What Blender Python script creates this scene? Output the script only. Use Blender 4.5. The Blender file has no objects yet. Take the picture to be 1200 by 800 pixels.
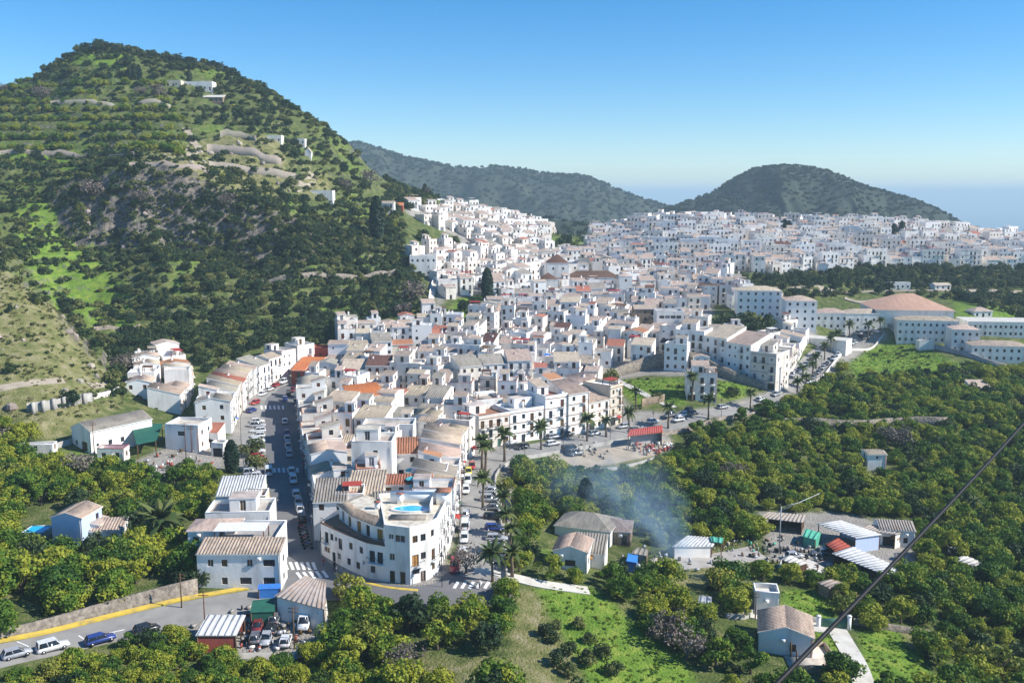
import bpy, math, random
import numpy as np
from mathutils import Matrix, Vector

# ------------------------------------------------------------------ camera, world, sun, exposure
S = bpy.context.scene
COL = S.collection
FPX, PITCH, CAMZ = 1100.0, math.radians(8.9), 67.0
CP, SP = math.cos(PITCH), math.sin(PITCH)
cam_data = bpy.data.cameras.new('camera')
cam_data.sensor_width = 36.0
cam_data.lens = 36.0 * FPX / 1200.0
cam_data.clip_start = 0.5
cam_data.clip_end = 120000.0
cam = bpy.data.objects.new('camera', cam_data)
COL.objects.link(cam)
cam.location = (0, 0, CAMZ)
cam.rotation_euler = (math.pi / 2 - PITCH, 0, 0)
S.camera = cam

SUN_EL, SUN_AZ = math.radians(38), math.radians(-8)      # azimuth counted from +X towards +Y
world = bpy.data.worlds.new('World')
S.world = world
world.use_nodes = True
wn = world.node_tree
wn.nodes.clear()
w_out = wn.nodes.new('ShaderNodeOutputWorld')
w_bg = wn.nodes.new('ShaderNodeBackground')
w_sky = wn.nodes.new('ShaderNodeTexSky')
w_sky.sky_type = 'NISHITA'
w_sky.sun_disc = False
w_sky.sun_elevation = SUN_EL
w_sky.sun_rotation = math.pi / 2 - SUN_AZ
w_sky.altitude = 300
w_sky.air_density = 1.0
w_sky.dust_density = 0.0
w_sky.ozone_density = 6.0
w_bg.inputs[1].default_value = 0.125
w_hsv = wn.nodes.new('ShaderNodeHueSaturation')
w_hsv.inputs['Saturation'].default_value = 1.30
w_tint = wn.nodes.new('ShaderNodeMix'); w_tint.data_type = 'RGBA'; w_tint.blend_type = 'MULTIPLY'; w_tint.inputs[0].default_value = 1.0
w_tint.inputs[7].default_value = (0.88, 0.87, 0.87, 1)
wn.links.new(w_sky.outputs[0], w_hsv.inputs['Color'])
wn.links.new(w_hsv.outputs[0], w_tint.inputs[6])
wn.links.new(w_tint.outputs[2], w_bg.inputs[0])
wn.links.new(w_bg.outputs[0], w_out.inputs[0])

sun_data = bpy.data.lights.new('sun', 'SUN')
sun_data.energy = 5.0
sun_data.angle = math.radians(0.53)
sun_data.color = (1.0, 0.955, 0.88)
sun = bpy.data.objects.new('sun', sun_data)
COL.objects.link(sun)
sdir = Vector((math.cos(SUN_EL) * math.cos(SUN_AZ), math.cos(SUN_EL) * math.sin(SUN_AZ), math.sin(SUN_EL)))
sun.rotation_euler = sdir.to_track_quat('Z', 'Y').to_euler()

S.view_settings.view_transform = 'Standard'
S.view_settings.look = 'None'
S.view_settings.exposure = 0.56
S.view_settings.gamma = 1.0
S.cycles.max_bounces = 6
S.cycles.diffuse_bounces = 4
S.cycles.glossy_bounces = 2
S.cycles.transmission_bounces = 3
S.cycles.volume_bounces = 0
S.cycles.transparent_max_bounces = 6
S.cycles.use_denoising = True
S.cycles.volume_step_rate = 1.0

rnd = random.Random(7)
npr = np.random.RandomState(11)

# ------------------------------------------------------------------ picture <-> place
def e_of_v(v):                       # tangent of the angle below the horizontal of a picture row (centre column)
    return math.tan(math.atan((v - 400.0) / FPX) + PITCH)

def ray(u, v):                       # a = X/Y and e = drop/Y of a picture point
    e = e_of_v(v)
    return (u - 600.0) / FPX * (CP + e * SP), e

def project(X, Y, Z):
    D = CAMZ - Z
    zc = Y * CP + D * SP
    yc = D * CP - Y * SP
    return 600 + FPX * X / zc, 400 + FPX * yc / zc

def inpoly(u, v, poly):
    u = np.asarray(u, float); v = np.asarray(v, float)
    r = np.zeros(u.shape, bool)
    n = len(poly)
    j = n - 1
    for i in range(n):
        xi, yi = poly[i]; xj, yj = poly[j]
        if yi != yj:
            c = ((yi > v) != (yj > v)) & (u < (xj - xi) * (v - yi) / (yj - yi) + xi)
            r ^= c
        j = i
    return r

# ------------------------------------------------------------------ value noise
_perm = npr.rand(256, 256)
def vnoise(x, y):
    xi = np.floor(x).astype(int); yi = np.floor(y).astype(int)
    fx = x - xi; fy = y - yi
    fx = fx * fx * (3 - 2 * fx); fy = fy * fy * (3 - 2 * fy)
    a = _perm[xi & 255, yi & 255]; b = _perm[(xi + 1) & 255, yi & 255]
    c = _perm[xi & 255, (yi + 1) & 255]; d = _perm[(xi + 1) & 255, (yi + 1) & 255]
    return (a * (1 - fx) + b * fx) * (1 - fy) + (c * (1 - fx) + d * fx) * fy
def fbm(x, y, o=4):
    r = 0; s = 0.5
    for k in range(o):
        r = r + s * (vnoise(x * 2 ** k + 13.7 * k, y * 2 ** k + 7.1 * k) - 0.5)
        s *= 0.5
    return r

# ------------------------------------------------------------------ the lie of the land: control points (u, v, depth or drop)
CTRL = []
def cY(u, v, Y): CTRL.append((u, v, Y))
def cD(u, v, D): CTRL.append((u, v, D / e_of_v(v)))
# town plane, streets, orchards below
for u, v, D in [(0, 765, 66), (60, 755, 67), (230, 715, 67), (340, 690, 67), (400, 670, 67), (470, 690, 67), (560, 680, 67), (100, 700, 66),
                (200, 670, 66), (100, 650, 66), (20, 650, 65.5), (60, 560, 64), (0, 600, 65), (130, 515, 62.6), (180, 560, 65), (230, 600, 66),
                (200, 520, 64), (380, 600, 67), (330, 600, 67), (325, 540, 67), (325, 500, 67), (325, 465, 67), (270, 520, 66), (420, 600, 67),
                (500, 620, 67), (450, 540, 67), (540, 620, 67), (570, 620, 67), (590, 560, 67), (545, 540, 67), (620, 520, 67), (700, 505, 67),
                (830, 488, 67), (905, 462, 67), (450, 500, 67), (500, 480, 66), (440, 460, 66), (300, 455, 66), (350, 445, 66),
                (940, 432, 66.5), (985, 405, 65.5), (1020, 388, 64.5),
                (1200, 760, 80), (1200, 700, 80), (1200, 600, 79), (1200, 520, 75), (1200, 450, 71), (1000, 780, 75), (900, 700, 75),
                (800, 760, 73), (700, 760, 71), (640, 720, 70), (655, 695, 69), (700, 600, 73), (800, 600, 75), (900, 600, 76), (1000, 600, 77.5),
                (1100, 600, 78.5), (1100, 700, 78.5), (1000, 690, 77), (700, 560, 72), (800, 550, 73.5), (900, 530, 73.5), (1000, 500, 73.5), (1100, 500, 74),
                (1000, 455, 71), (920, 490, 71.5), (840, 515, 72), (760, 545, 71.5), (620, 580, 70), (640, 640, 71), (600, 640, 68.5),
                (1100, 450, 70), (1040, 410, 67), (600, 800, 69), (400, 800, 71), (500, 740, 69.5), (400, 740, 70), (250, 790, 70), (100, 800, 68), (1200, 800, 81),
                (1330, 800, 82), (1330, 600, 80), (1330, 480, 74), (-120, 800, 64), (-120, 640, 63), (-120, 560, 60)]:
    cD(u, v, D)
for v in (880, 980):
    for u in (-150, 0, 200, 400, 600, 800, 1000, 1200, 1350):
        cD(u, v, 70 + (6 if u > 700 else 0))
# spur at the left
for u, pts in {
    0: [(500, 232), (450, 245), (400, 265), (350, 285), (320, 302), (340, 330), (345, 350), (300, 390), (250, 430), (200, 472), (182, 492), (150, 520), (113, 570), (114, 610), (122, 640), (170, 800), (230, 1100)],
    -120: [(500, 225), (430, 245), (360, 268), (300, 300), (270, 325), (290, 360), (240, 430), (200, 480), (150, 530), (110, 580), (120, 640), (180, 820), (240, 1100)],
    60: [(480, 240), (430, 258), (380, 280), (358, 298), (378, 325), (372, 350), (330, 385), (280, 420), (230, 450), (195, 470), (182, 490), (150, 520), (112, 556), (84, 594), (80, 615), (90, 650), (170, 820), (230, 1100)],
    100: [(470, 250), (430, 270), (403, 292), (412, 320), (400, 345), (350, 385), (292, 428), (250, 440), (212, 450), (182, 485), (150, 515), (108, 552), (75, 580), (59, 602), (59, 620), (80, 650), (160, 820), (225, 1100)],
    140: [(475, 258), (440, 285), (425, 310), (400, 340), (350, 382), (286, 430), (250, 438), (208, 446), (182, 482), (150, 512), (108, 550), (75, 580), (62, 602), (62, 622), (85, 660), (160, 820), (225, 1100)],
    200: [(480, 268), (440, 300), (400, 338), (350, 378), (300, 412), (285, 436), (208, 446), (185, 478), (150, 515), (108, 555), (85, 580), (72, 602), (71, 622), (95, 660), (165, 820), (228, 1100)],
    260: [(430, 318), (400, 348), (360, 385), (320, 415), (296, 436), (222, 450), (200, 480), (180, 500), (150, 530), (120, 560), (95, 580), (82, 600), (80, 620), (100, 660), (170, 820), (230, 1100)],
    310: [(415, 335), (385, 370), (350, 400), (304, 436), (270, 444), (232, 458), (200, 492), (170, 520), (140, 550), (115, 575), (104, 592), (112, 620), (150, 700), (235, 1100)],
    355: [(410, 350), (385, 378), (350, 405), (310, 430), (280, 447), (235, 478), (205, 510), (180, 540), (155, 562), (137, 582), (150, 615), (190, 720), (240, 1100)],
    400: [(390, 375), (350, 410), (310, 440), (285, 455), (250, 485), (220, 520), (190, 555), (168, 585), (162, 600), (180, 640), (220, 750), (245, 1100)],
    450: [(420, 345), (390, 380), (350, 418), (315, 448), (285, 470), (255, 510), (230, 555), (214, 600), (232, 650), (250, 800)],
    500: [(430, 335), (400, 372), (360, 415), (320, 462), (290, 495), (265, 535), (243, 585), (228, 640), (250, 700), (262, 850)],
    550: [(430, 335), (400, 370), (360, 420), (320, 475), (290, 530), (268, 580), (252, 640), (246, 665), (265, 730), (275, 900)],
    600: [(480, 285), (440, 322), (400, 368), (360, 430), (320, 500), (290, 565), (272, 620), (262, 665), (280, 740), (285, 900)],
    650: [(480, 285), (440, 322), (400, 372), (360, 435), (320, 518), (295, 590), (278, 650), (274, 670), (290, 740), (290, 900)],
    700: [(480, 285), (440, 325), (400, 372), (360, 440), (320, 520), (300, 575), (285, 650), (276, 705), (290, 790), (295, 950)],
    750: [(470, 292), (440, 325), (400, 372), (360, 440), (320, 525), (295, 600), (275, 690), (268, 730), (285, 800), (290, 950)],
    800: [(460, 300), (430, 332), (400, 368), (360, 440), (325, 520), (300, 590), (278, 670), (264, 740), (280, 830), (290, 950)],
    850: [(450, 312), (420, 345), (390, 380), (355, 440), (330, 500), (310, 560), (290, 630), (268, 740), (283, 830), (290, 950)],
    900: [(440, 330), (410, 362), (380, 400), (350, 450), (330, 495), (312, 560), (295, 625), (268, 740), (283, 830), (290, 950)],
    960: [(390, 400), (365, 430), (340, 480), (325, 530), (308, 590), (290, 650), (268, 750), (283, 850), (292, 950)],
    1040: [(380, 415), (360, 440), (342, 500), (325, 555), (310, 600), (290, 670), (272, 750), (286, 850), (295, 950)],
    1120: [(420, 375), (385, 418), (360, 450), (342, 510), (325, 560), (312, 610), (295, 680), (278, 760), (290, 860), (298, 950)],
    1200: [(430, 375), (400, 405), (370, 445), (345, 505), (325, 570), (312, 620), (298, 700), (284, 770), (296, 860), (302, 950)],
    1330: [(430, 375), (390, 410), (350, 500), (325, 580), (305, 680), (292, 780), (310, 900)],
}.items():
    for v, Y in pts:
        cY(u, v, Y)
for u in (-150, 100, 350, 600, 850, 1100, 1350):
    CTRL.append((u, 300, 1350.0))
    CTRL.append((u, 330, 1900.0))
_c = []
for u, v, Y in CTRL:
    a, e = ray(u, v)
    _c.append((a, math.log(Y), e))
_c = np.array(_c)
KS = 1.35
def _phi(d2): return np.sqrt(d2 + 0.012 ** 2)
_P = np.stack([_c[:, 0], _c[:, 1] * KS], 1)
_d2 = ((_P[:, None] - _P[None]) ** 2).sum(-1)
_A = _phi(_d2)
_A[np.diag_indices(len(_P))] += -0.004
_n = len(_P)
_M = np.zeros((_n + 3, _n + 3)); _M[:_n, :_n] = _A
_M[:_n, _n] = 1; _M[:_n, _n + 1:] = _P; _M[_n, :_n] = 1; _M[_n + 1:, :_n] = _P.T
_w = np.linalg.solve(_M, np.concatenate([_c[:, 2], [0, 0, 0]]))
NA, NS = 520, 700
A0, A1, S0, S1 = -1.0, 1.0, math.log(72.0), math.log(1500.0)
ga = np.linspace(A0, A1, NA); gs = np.linspace(S0, S1, NS)
GA, GS = np.meshgrid(ga, gs, indexing='ij')
GE = np.empty_like(GA)
for i in range(0, NA, 20):
    q = np.stack([GA[i:i + 20].ravel(), GS[i:i + 20].ravel() * KS], 1)
    d2 = ((q[:, None] - _P[None]) ** 2).sum(-1)
    GE[i:i + 20] = (_phi(d2) @ _w[:_n] + _w[_n] + q @ _w[_n + 1:]).reshape(GE[i:i + 20].shape)
GY = np.exp(GS); GX = GA * GY
GZ = CAMZ - GE * GY
GU, GV = project(GX, GY, GZ)

# where the wild hillside is (terraces, crags); the streets and orchards stay smooth
HILL = [(-200, 530), (20, 520), (60, 500), (90, 470), (150, 462), (165, 420), (230, 405), (300, 395), (380, 378), (440, 365), (470, 330), (465, 285), (440, 240),
        (420, 180), (380, 130), (300, 70), (100, 20), (-200, 40)]
CRAG = [(60, 218), (100, 205), (170, 215), (190, 240), (330, 245), (400, 262), (440, 290), (330, 318), (200, 300), (90, 290)]
BACKT = [(880, 345), (880, 318), (1000, 312), (1300, 312), (1300, 372), (1120, 372), (1060, 350), (960, 345)]
def soft(mask, it=6):
    m = mask.astype(float)
    for k in range(it):
        m = (m + np.roll(m, 1, 0) + np.roll(m, -1, 0) + np.roll(m, 1, 1) + np.roll(m, -1, 1)) / 5
    return m
near_hill = (GY < 680) & (GX < -20)
SPUR = [(-200, 300), (0, 318), (60, 350), (130, 440), (150, 470), (60, 500), (-200, 530)]
hm = soft(inpoly(GU, GV, HILL) & near_hill) * (1 - 0.92 * soft(inpoly(GU, GV, SPUR) & (GY < 330)))
cm = soft(inpoly(GU, GV, CRAG) & near_hill & (GY < 520))
bm = soft(inpoly(GU, GV, BACKT) & (GY > 420) & (GY < 680))
n1 = fbm(GX / 42, GY / 42, 5); n2 = fbm(GX / 11 + 40, GY / 11, 4)
GZ = GZ + hm * (n1 * 11 + n2 * 3.0)
rid = 1 - np.abs(fbm(GX / 15 + 9, (GY + GZ) / 34, 5)) * 4
GZ = GZ + cm * (rid * 8.0 + n2 * 12 - 3)
def terrace(z, h, k):
    q = z / h; f = np.floor(q); r = q - f
    return (f + np.clip((r - 0.5) * k + 0.5, 0, 1)) * h
wob = n1 * 5
UPT = soft(inpoly(GU, GV, [(-200, 100), (100, 96), (200, 92), (215, 150), (222, 186), (120, 184), (-200, 176)]) & near_hill)
GZ = GZ + (terrace(GZ + wob, 4.2, 3.4) - wob - GZ) * np.clip(hm * 1.0 - cm * 0.8 - UPT, 0, 1) * 0.9
GZ = GZ + (terrace(GZ + n1 * 3, 5.6, 4.5) - n1 * 3 - GZ) * UPT * 0.95
GZ = GZ + (terrace(GZ + wob * .4, 4.0, 4.0) - wob * .4 - GZ) * bm * 0.9

def ground(X, Y):
    a = X / Y; s = math.log(Y)
    fa = (a - A0) / (A1 - A0) * (NA - 1); fs = (s - S0) / (S1 - S0) * (NS - 1)
    fa = min(max(fa, 0), NA - 1.001); fs = min(max(fs, 0), NS - 1.001)
    i = int(fa); j = int(fs); fa -= i; fs -= j
    return float((GZ[i, j] * (1 - fs) + GZ[i, j + 1] * fs) * (1 - fa) + (GZ[i + 1, j] * (1 - fs) + GZ[i + 1, j + 1] * fs) * fa)
def ground_np(X, Y):
    fa = np.clip((X / Y - A0) / (A1 - A0) * (NA - 1), 0, NA - 1.001); fs = np.clip((np.log(Y) - S0) / (S1 - S0) * (NS - 1), 0, NS - 1.001)
    i = fa.astype(int); j = fs.astype(int); fa = fa - i; fs = fs - j
    return (GZ[i, j] * (1 - fs) + GZ[i, j + 1] * fs) * (1 - fa) + (GZ[i + 1, j] * (1 - fs) + GZ[i + 1, j + 1] * fs) * fa
def hit(u, v, h=0.0, ymin=74.0):
    """the first place where the line of sight through a picture point meets the land raised by h"""
    a, e = ray(u, v)
    s = np.arange(math.log(ymin), S1, 0.004); Y = np.exp(s)
    z = ground_np(a * Y, Y) + h
    k = np.nonzero(z >= CAMZ - e * Y)[0]
    if len(k) == 0: return hit(u, v + 1.5, h, ymin) if v < 430 else None      # just over the skyline: step down to the crest
    k = k[0]
    y = Y[k]
    if k > 0:
        f1 = z[k] - (CAMZ - e * Y[k]); f0 = z[k - 1] - (CAMZ - e * Y[k - 1])
        y = Y[k] + (Y[k - 1] - Y[k]) * f1 / (f1 - f0 + 1e-9)
    return Vector((a * y, y, float(z[k]) if k == 0 else CAMZ - e * y))

# ------------------------------------------------------------------ materials
MATS = {}
def mat(name, c, c2=None, scale=1.0, rough=0.85, vary=0.12, bump=0.0, bscale=None, stretch=(1, 1, 1), metal=0.0, spec=0.3, trans=0.0, mid=0.5, stain=None, detail=4):
    m = bpy.data.materials.new(name); m.use_nodes = True
    nt = m.node_tree; N = nt.nodes; L = nt.links
    N.clear()
    out = N.new('ShaderNodeOutputMaterial'); b = N.new('ShaderNodeBsdfPrincipled')
    b.inputs['Roughness'].default_value = rough; b.inputs['Metallic'].default_value = metal
    b.inputs['Specular IOR Level'].default_value = spec
    tc = N.new('ShaderNodeTexCoord'); mp = N.new('ShaderNodeMapping')
    mp.inputs['Scale'].default_value = stretch
    L.new(tc.outputs['Object'], mp.inputs[0])
    nz = N.new('ShaderNodeTexNoise'); nz.inputs['Scale'].default_value = scale; nz.inputs['Detail'].default_value = detail
    nz.inputs['Roughness'].default_value = 0.6
    L.new(mp.outputs[0], nz.inputs['Vector'])
    rp = N.new('ShaderNodeValToRGB')
    rp.color_ramp.elements[0].position = mid - 0.16; rp.color_ramp.elements[1].position = mid + 0.16
    c2 = c2 or tuple(x * 0.8 for x in c)
    rp.color_ramp.elements[0].color = (*c, 1); rp.color_ramp.elements[1].color = (*c2, 1)
    L.new(nz.outputs['Fac'], rp.inputs[0])
    cur = rp.outputs[0]
    if stain:
        n2 = N.new('ShaderNodeTexNoise'); n2.inputs['Scale'].default_value = stain[1]; n2.inputs['Detail'].default_value = 5
        m2 = N.new('ShaderNodeMapping'); m2.inputs['Scale'].default_value = stain[2]
        L.new(tc.outputs['Object'], m2.inputs[0]); L.new(m2.outputs[0], n2.inputs['Vector'])
        r2 = N.new('ShaderNodeValToRGB'); r2.color_ramp.elements[0].position = 0.52; r2.color_ramp.elements[1].position = 0.75
        r2.color_ramp.elements[0].color = (0, 0, 0, 1); r2.color_ramp.elements[1].color = (stain[3],) * 3 + (1,)
        L.new(n2.outputs['Fac'], r2.inputs[0])
        mx = N.new('ShaderNodeMix'); mx.data_type = 'RGBA'
        L.new(r2.outputs[0], mx.inputs[0]); L.new(cur, mx.inputs[6]); mx.inputs[7].default_value = (*stain[0], 1)
        cur = mx.outputs[2]
    if vary:
        oi = N.new('ShaderNodeObjectInfo'); hs = N.new('ShaderNodeHueSaturation')
        mr = N.new('ShaderNodeMapRange'); mr.inputs[3].default_value = 1 - vary; mr.inputs[4].default_value = 1 + vary
        L.new(oi.outputs['Random'], mr.inputs[0]); L.new(mr.outputs[0], hs.inputs['Value'])
        ml = N.new('ShaderNodeMath'); ml.operation = 'MULTIPLY'; ml.inputs[1].default_value = 7.31
        fr = N.new('ShaderNodeMath'); fr.operation = 'FRACT'
        mh = N.new('ShaderNodeMapRange'); mh.inputs[3].default_value = 0.5 - vary * 0.1; mh.inputs[4].default_value = 0.5 + vary * 0.1
        L.new(oi.outputs['Random'], ml.inputs[0]); L.new(ml.outputs[0], fr.inputs[0]); L.new(fr.outputs[0], mh.inputs[0]); L.new(mh.outputs[0], hs.inputs['Hue'])
        L.new(cur, hs.inputs['Color']); cur = hs.outputs[0]
    L.new(cur, b.inputs['Base Color'])
    if bump:
        bn = N.new('ShaderNodeTexNoise'); bn.inputs['Scale'].default_value = bscale or scale * 3; bn.inputs['Detail'].default_value = 3
        L.new(mp.outputs[0], bn.inputs['Vector'])
        bp = N.new('ShaderNodeBump'); bp.inputs['Distance'].default_value = bump
        L.new(bn.outputs['Fac'], bp.inputs['Height']); L.new(bp.outputs[0], b.inputs['Normal'])
    if trans:
        tr = N.new('ShaderNodeBsdfTranslucent'); ms = N.new('ShaderNodeMixShader'); ms.inputs[0].default_value = trans
        L.new(cur, tr.inputs[0]); L.new(b.outputs[0], ms.inputs[1]); L.new(tr.outputs[0], ms.inputs[2]); L.new(ms.outputs[0], out.inputs[0])
    else:
        L.new(b.outputs[0], out.inputs[0])
    MATS[name] = m
    return m

def foliage(name, a, b, c, trans=0.25, scale=0.35):
    """leaves: three greens mixed by noise over the tree and from tree to tree"""
    m = bpy.data.materials.new(name); m.use_nodes = True
    nt = m.node_tree; N = nt.nodes; L = nt.links; N.clear()
    out = N.new('ShaderNodeOutputMaterial'); d = N.new('ShaderNodeBsdfPrincipled'); d.inputs['Roughness'].default_value = 0.6
    d.inputs['Specular IOR Level'].default_value = 0.15
    tc = N.new('ShaderNodeTexCoord'); oi = N.new('ShaderNodeObjectInfo')
    n1 = N.new('ShaderNodeTexNoise'); n1.inputs['Scale'].default_value = scale; n1.inputs['Detail'].default_value = 2
    L.new(tc.outputs['Object'], n1.inputs['Vector'])
    ad = N.new('ShaderNodeMath'); ad.operation = 'MULTIPLY_ADD'; ad.inputs[1].default_value = 0.42
    L.new(oi.outputs['Random'], ad.inputs[0]); L.new(n1.outputs['Fac'], ad.inputs[2])
    g = N.new('ShaderNodeTexNoise'); g.inputs['Scale'].default_value = 2.2; g.inputs['Detail'].default_value = 1
    L.new(tc.outputs['Object'], g.inputs['Vector'])
    a2 = N.new('ShaderNodeMath'); a2.operation = 'MULTIPLY_ADD'; a2.inputs[1].default_value = 0.24
    L.new(g.outputs['Fac'], a2.inputs[0]); L.new(ad.outputs[0], a2.inputs[2])
    rp = N.new('ShaderNodeValToRGB'); e = rp.color_ramp.elements
    e[0].position = 0.50; e[0].color = (*a, 1); e[1].position = 0.92; e[1].color = (*c, 1)
    k = e.new(0.74); k.color = (*b, 1)
    L.new(a2.outputs[0], rp.inputs[0])
    L.new(rp.outputs[0], d.inputs['Base Color'])
    tr = N.new('ShaderNodeBsdfTranslucent'); ms = N.new('ShaderNodeMixShader'); ms.inputs[0].default_value = trans
    L.new(rp.outputs[0], tr.inputs[0]); L.new(d.outputs[0], ms.inputs[1]); L.new(tr.outputs[0], ms.inputs[2]); L.new(ms.outputs[0], out.inputs[0])
    MATS[name] = m

W = ((0.40, 0.35, 0.30), 0.45, (1, 1, 0.22), 0.6)
mat('white_wall', (0.86, 0.83, 0.78), (0.78, 0.75, 0.69), 0.25, 0.9, 0.055, bump=0.03, bscale=2, stain=W)
mat('bright_wall', (0.87, 0.85, 0.82), (0.82, 0.80, 0.76), 0.3, 0.9, 0.03, bump=0.02, bscale=2)
mat('warm_wall', (0.82, 0.75, 0.66), (0.72, 0.65, 0.56), 0.25, 0.9, 0.09, bump=0.03, bscale=2, stain=W)
mat('cream_wall', (0.68, 0.62, 0.50), (0.60, 0.54, 0.43), 0.3, 0.9, 0.08, stain=W)
mat('blue_wall', (0.52, 0.62, 0.80), (0.46, 0.56, 0.74), 0.3, 0.9, 0.05)
mat('red_wall', (0.36, 0.09, 0.055), (0.28, 0.07, 0.045), 0.5, 0.9, 0.05)
mat('stone_front', (0.34, 0.26, 0.18), (0.20, 0.15, 0.10), 1.6, 0.95, 0.1, bump=0.1, bscale=2)
mat('tan_tiles', (0.54, 0.43, 0.33), (0.36, 0.28, 0.21), 0.9, 0.9, 0.22, bump=0.12, bscale=5, stretch=(2.4, 0.5, 0.5), stain=((0.20, 0.17, 0.14), 0.5, (1, 1, 1), 0.7))
mat('terracotta_tiles', (0.46, 0.20, 0.11), (0.30, 0.13, 0.08), 0.9, 0.9, 0.15, bump=0.12, bscale=5, stretch=(2.4, 0.5, 0.5))
mat('orange_tiles', (0.62, 0.20, 0.07), (0.48, 0.15, 0.06), 0.9, 0.9, 0.05, bump=0.12, bscale=5, stretch=(2.4, 0.5, 0.5))
mat('brown_tiles', (0.16, 0.085, 0.06), (0.10, 0.055, 0.04), 0.9, 0.9, 0.2, bump=0.12, bscale=5, stretch=(2.4, 0.5, 0.5))
mat('hall_tiles', (0.50, 0.30, 0.22), (0.40, 0.24, 0.17), 0.4, 0.9, 0.05, bump=0.05, bscale=3, stretch=(2.4, 0.5, 0.5))
mat('grey_tiles', (0.38, 0.34, 0.28), (0.26, 0.23, 0.19), 0.7, 0.95, 0.15, bump=0.1, bscale=4, stretch=(2.4, 0.6, 0.6), stain=((0.12, 0.11, 0.08), 0.4, (1, 1, 1), 0.6))
mat('terrace_floor', (0.56, 0.49, 0.41), (0.42, 0.36, 0.30), 0.6, 0.9, 0.25, stain=((0.18, 0.16, 0.14), 0.6, (1, 1, 1), 0.7))
mat('red_floor', (0.34, 0.15, 0.10), (0.26, 0.12, 0.08), 0.6, 0.9, 0.15)
mat('glass', (0.035, 0.045, 0.06), (0.02, 0.025, 0.035), 1.0, 0.18, 0.3, spec=0.6)
mat('curtained_glass', (0.20, 0.22, 0.25), (0.12, 0.13, 0.15), 1.0, 0.3, 0.3, spec=0.5)
mat('wood', (0.13, 0.065, 0.03), (0.09, 0.045, 0.02), 2.0, 0.6, 0.3)
mat('honey_wood', (0.42, 0.22, 0.06), (0.34, 0.17, 0.05), 2.0, 0.6, 0.1)
mat('green_shutter', (0.05, 0.14, 0.09), None, 2.0, 0.6, 0.2)
mat('blue_paint', (0.03, 0.10, 0.42), None, 2.0, 0.5, 0.1)
mat('teal_canvas', (0.10, 0.50, 0.50), None, 2.0, 0.7, 0.1)
mat('white_canvas', (0.75, 0.74, 0.72), None, 2.0, 0.8, 0.05)
mat('red_canvas', (0.40, 0.05, 0.04), None, 2.0, 0.8, 0.1)
mat('blue_canvas', (0.05, 0.22, 0.62), None, 2.0, 0.7, 0.1)
mat('iron', (0.03, 0.03, 0.032), None, 2.0, 0.5, 0.1)
mat('galvanised', (0.42, 0.43, 0.44), (0.34, 0.35, 0.36), 1.0, 0.5, 0.1, metal=0.3)
mat('sheet_roof', (0.62, 0.62, 0.60), (0.50, 0.49, 0.46), 0.4, 0.6, 0.1, bump=0.08, bscale=2, stretch=(4, 0.3, 0.3), stain=((0.32, 0.26, 0.2), 0.5, (1, 1, 1), 0.5))
mat('rusty_sheet', (0.36, 0.27, 0.20), (0.46, 0.42, 0.38), 0.6, 0.8, 0.2, stain=((0.2, 0.12, 0.07), 0.6, (1, 1, 1), 0.7))
mat('red_sheet', (0.42, 0.075, 0.05), (0.34, 0.06, 0.04), 0.6, 0.6, 0.1, stretch=(4, 0.3, 0.3))
mat('concrete', (0.42, 0.40, 0.36), (0.32, 0.30, 0.27), 0.5, 0.9, 0.12, bump=0.03, stain=((0.16, 0.14, 0.12), 0.5, (1, 1, 0.4), 0.6))
mat('pale_concrete', (0.60, 0.57, 0.51), (0.50, 0.47, 0.41), 0.4, 0.9, 0.05, stain=((0.3, 0.26, 0.2), 0.6, (1, 1, 1), 0.5))
mat('dry_stone', (0.34, 0.29, 0.23), (0.15, 0.125, 0.10), 1.3, 0.95, 0.08, bump=0.25, bscale=1.6)
mat('stone', (0.36, 0.31, 0.25), (0.26, 0.22, 0.18), 1.5, 0.95, 0.35, bump=0.1, bscale=2)
mat('hill_soil', (0.40, 0.34, 0.26), (0.30, 0.25, 0.19), 0.3, 0.95, 0)
mat('asphalt', (0.17, 0.165, 0.165), (0.13, 0.13, 0.132), 0.25, 0.92, 0, bump=0.01, stain=((0.20, 0.19, 0.18), 0.25, (1, 1, 1), 0.6))
mat('light_asphalt', (0.30, 0.285, 0.26), (0.23, 0.22, 0.205), 0.2, 0.92, 0, stain=((0.16, 0.15, 0.14), 0.35, (1, 1, 1), 0.6))
mat('pavement', (0.40, 0.37, 0.33), (0.33, 0.30, 0.27), 0.4, 0.9, 0, stain=((0.25, 0.22, 0.2), 0.8, (1, 1, 1), 0.5))
mat('white_paint', (0.72, 0.72, 0.70), (0.6, 0.6, 0.58), 1.5, 0.8, 0)
mat('yellow_paint', (0.66, 0.47, 0.07), (0.50, 0.36, 0.07), 0.8, 0.8, 0, stain=((0.3, 0.25, 0.15), 0.8, (1, 1, 1), 0.6))
mat('pool_water', (0.02, 0.42, 0.72), (0.03, 0.50, 0.78), 0.6, 0.08, 0, bump=0.02, spec=0.6)
mat('green_net', (0.015, 0.085, 0.06), (0.02, 0.12, 0.08), 0.8, 0.8, 0)
mat('mint_sheet', (0.10, 0.42, 0.30), None, 1.0, 0.6, 0.1)
mat('teal_paint', (0.08, 0.36, 0.42), None, 1.0, 0.7, 0)
mat('bark', (0.13, 0.10, 0.075), (0.08, 0.06, 0.045), 3.0, 0.95, 0.2, bump=0.05)
mat('palm_bark', (0.19, 0.14, 0.10), (0.11, 0.08, 0.055), 4.0, 0.95, 0.1, bump=0.1, stretch=(1, 1, 4))
mat('twigs', (0.21, 0.165, 0.14), (0.14, 0.11, 0.09), 1.0, 0.95, 0.2)
mat('tyre', (0.02, 0.02, 0.02), None, 2.0, 0.9, 0)
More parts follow.
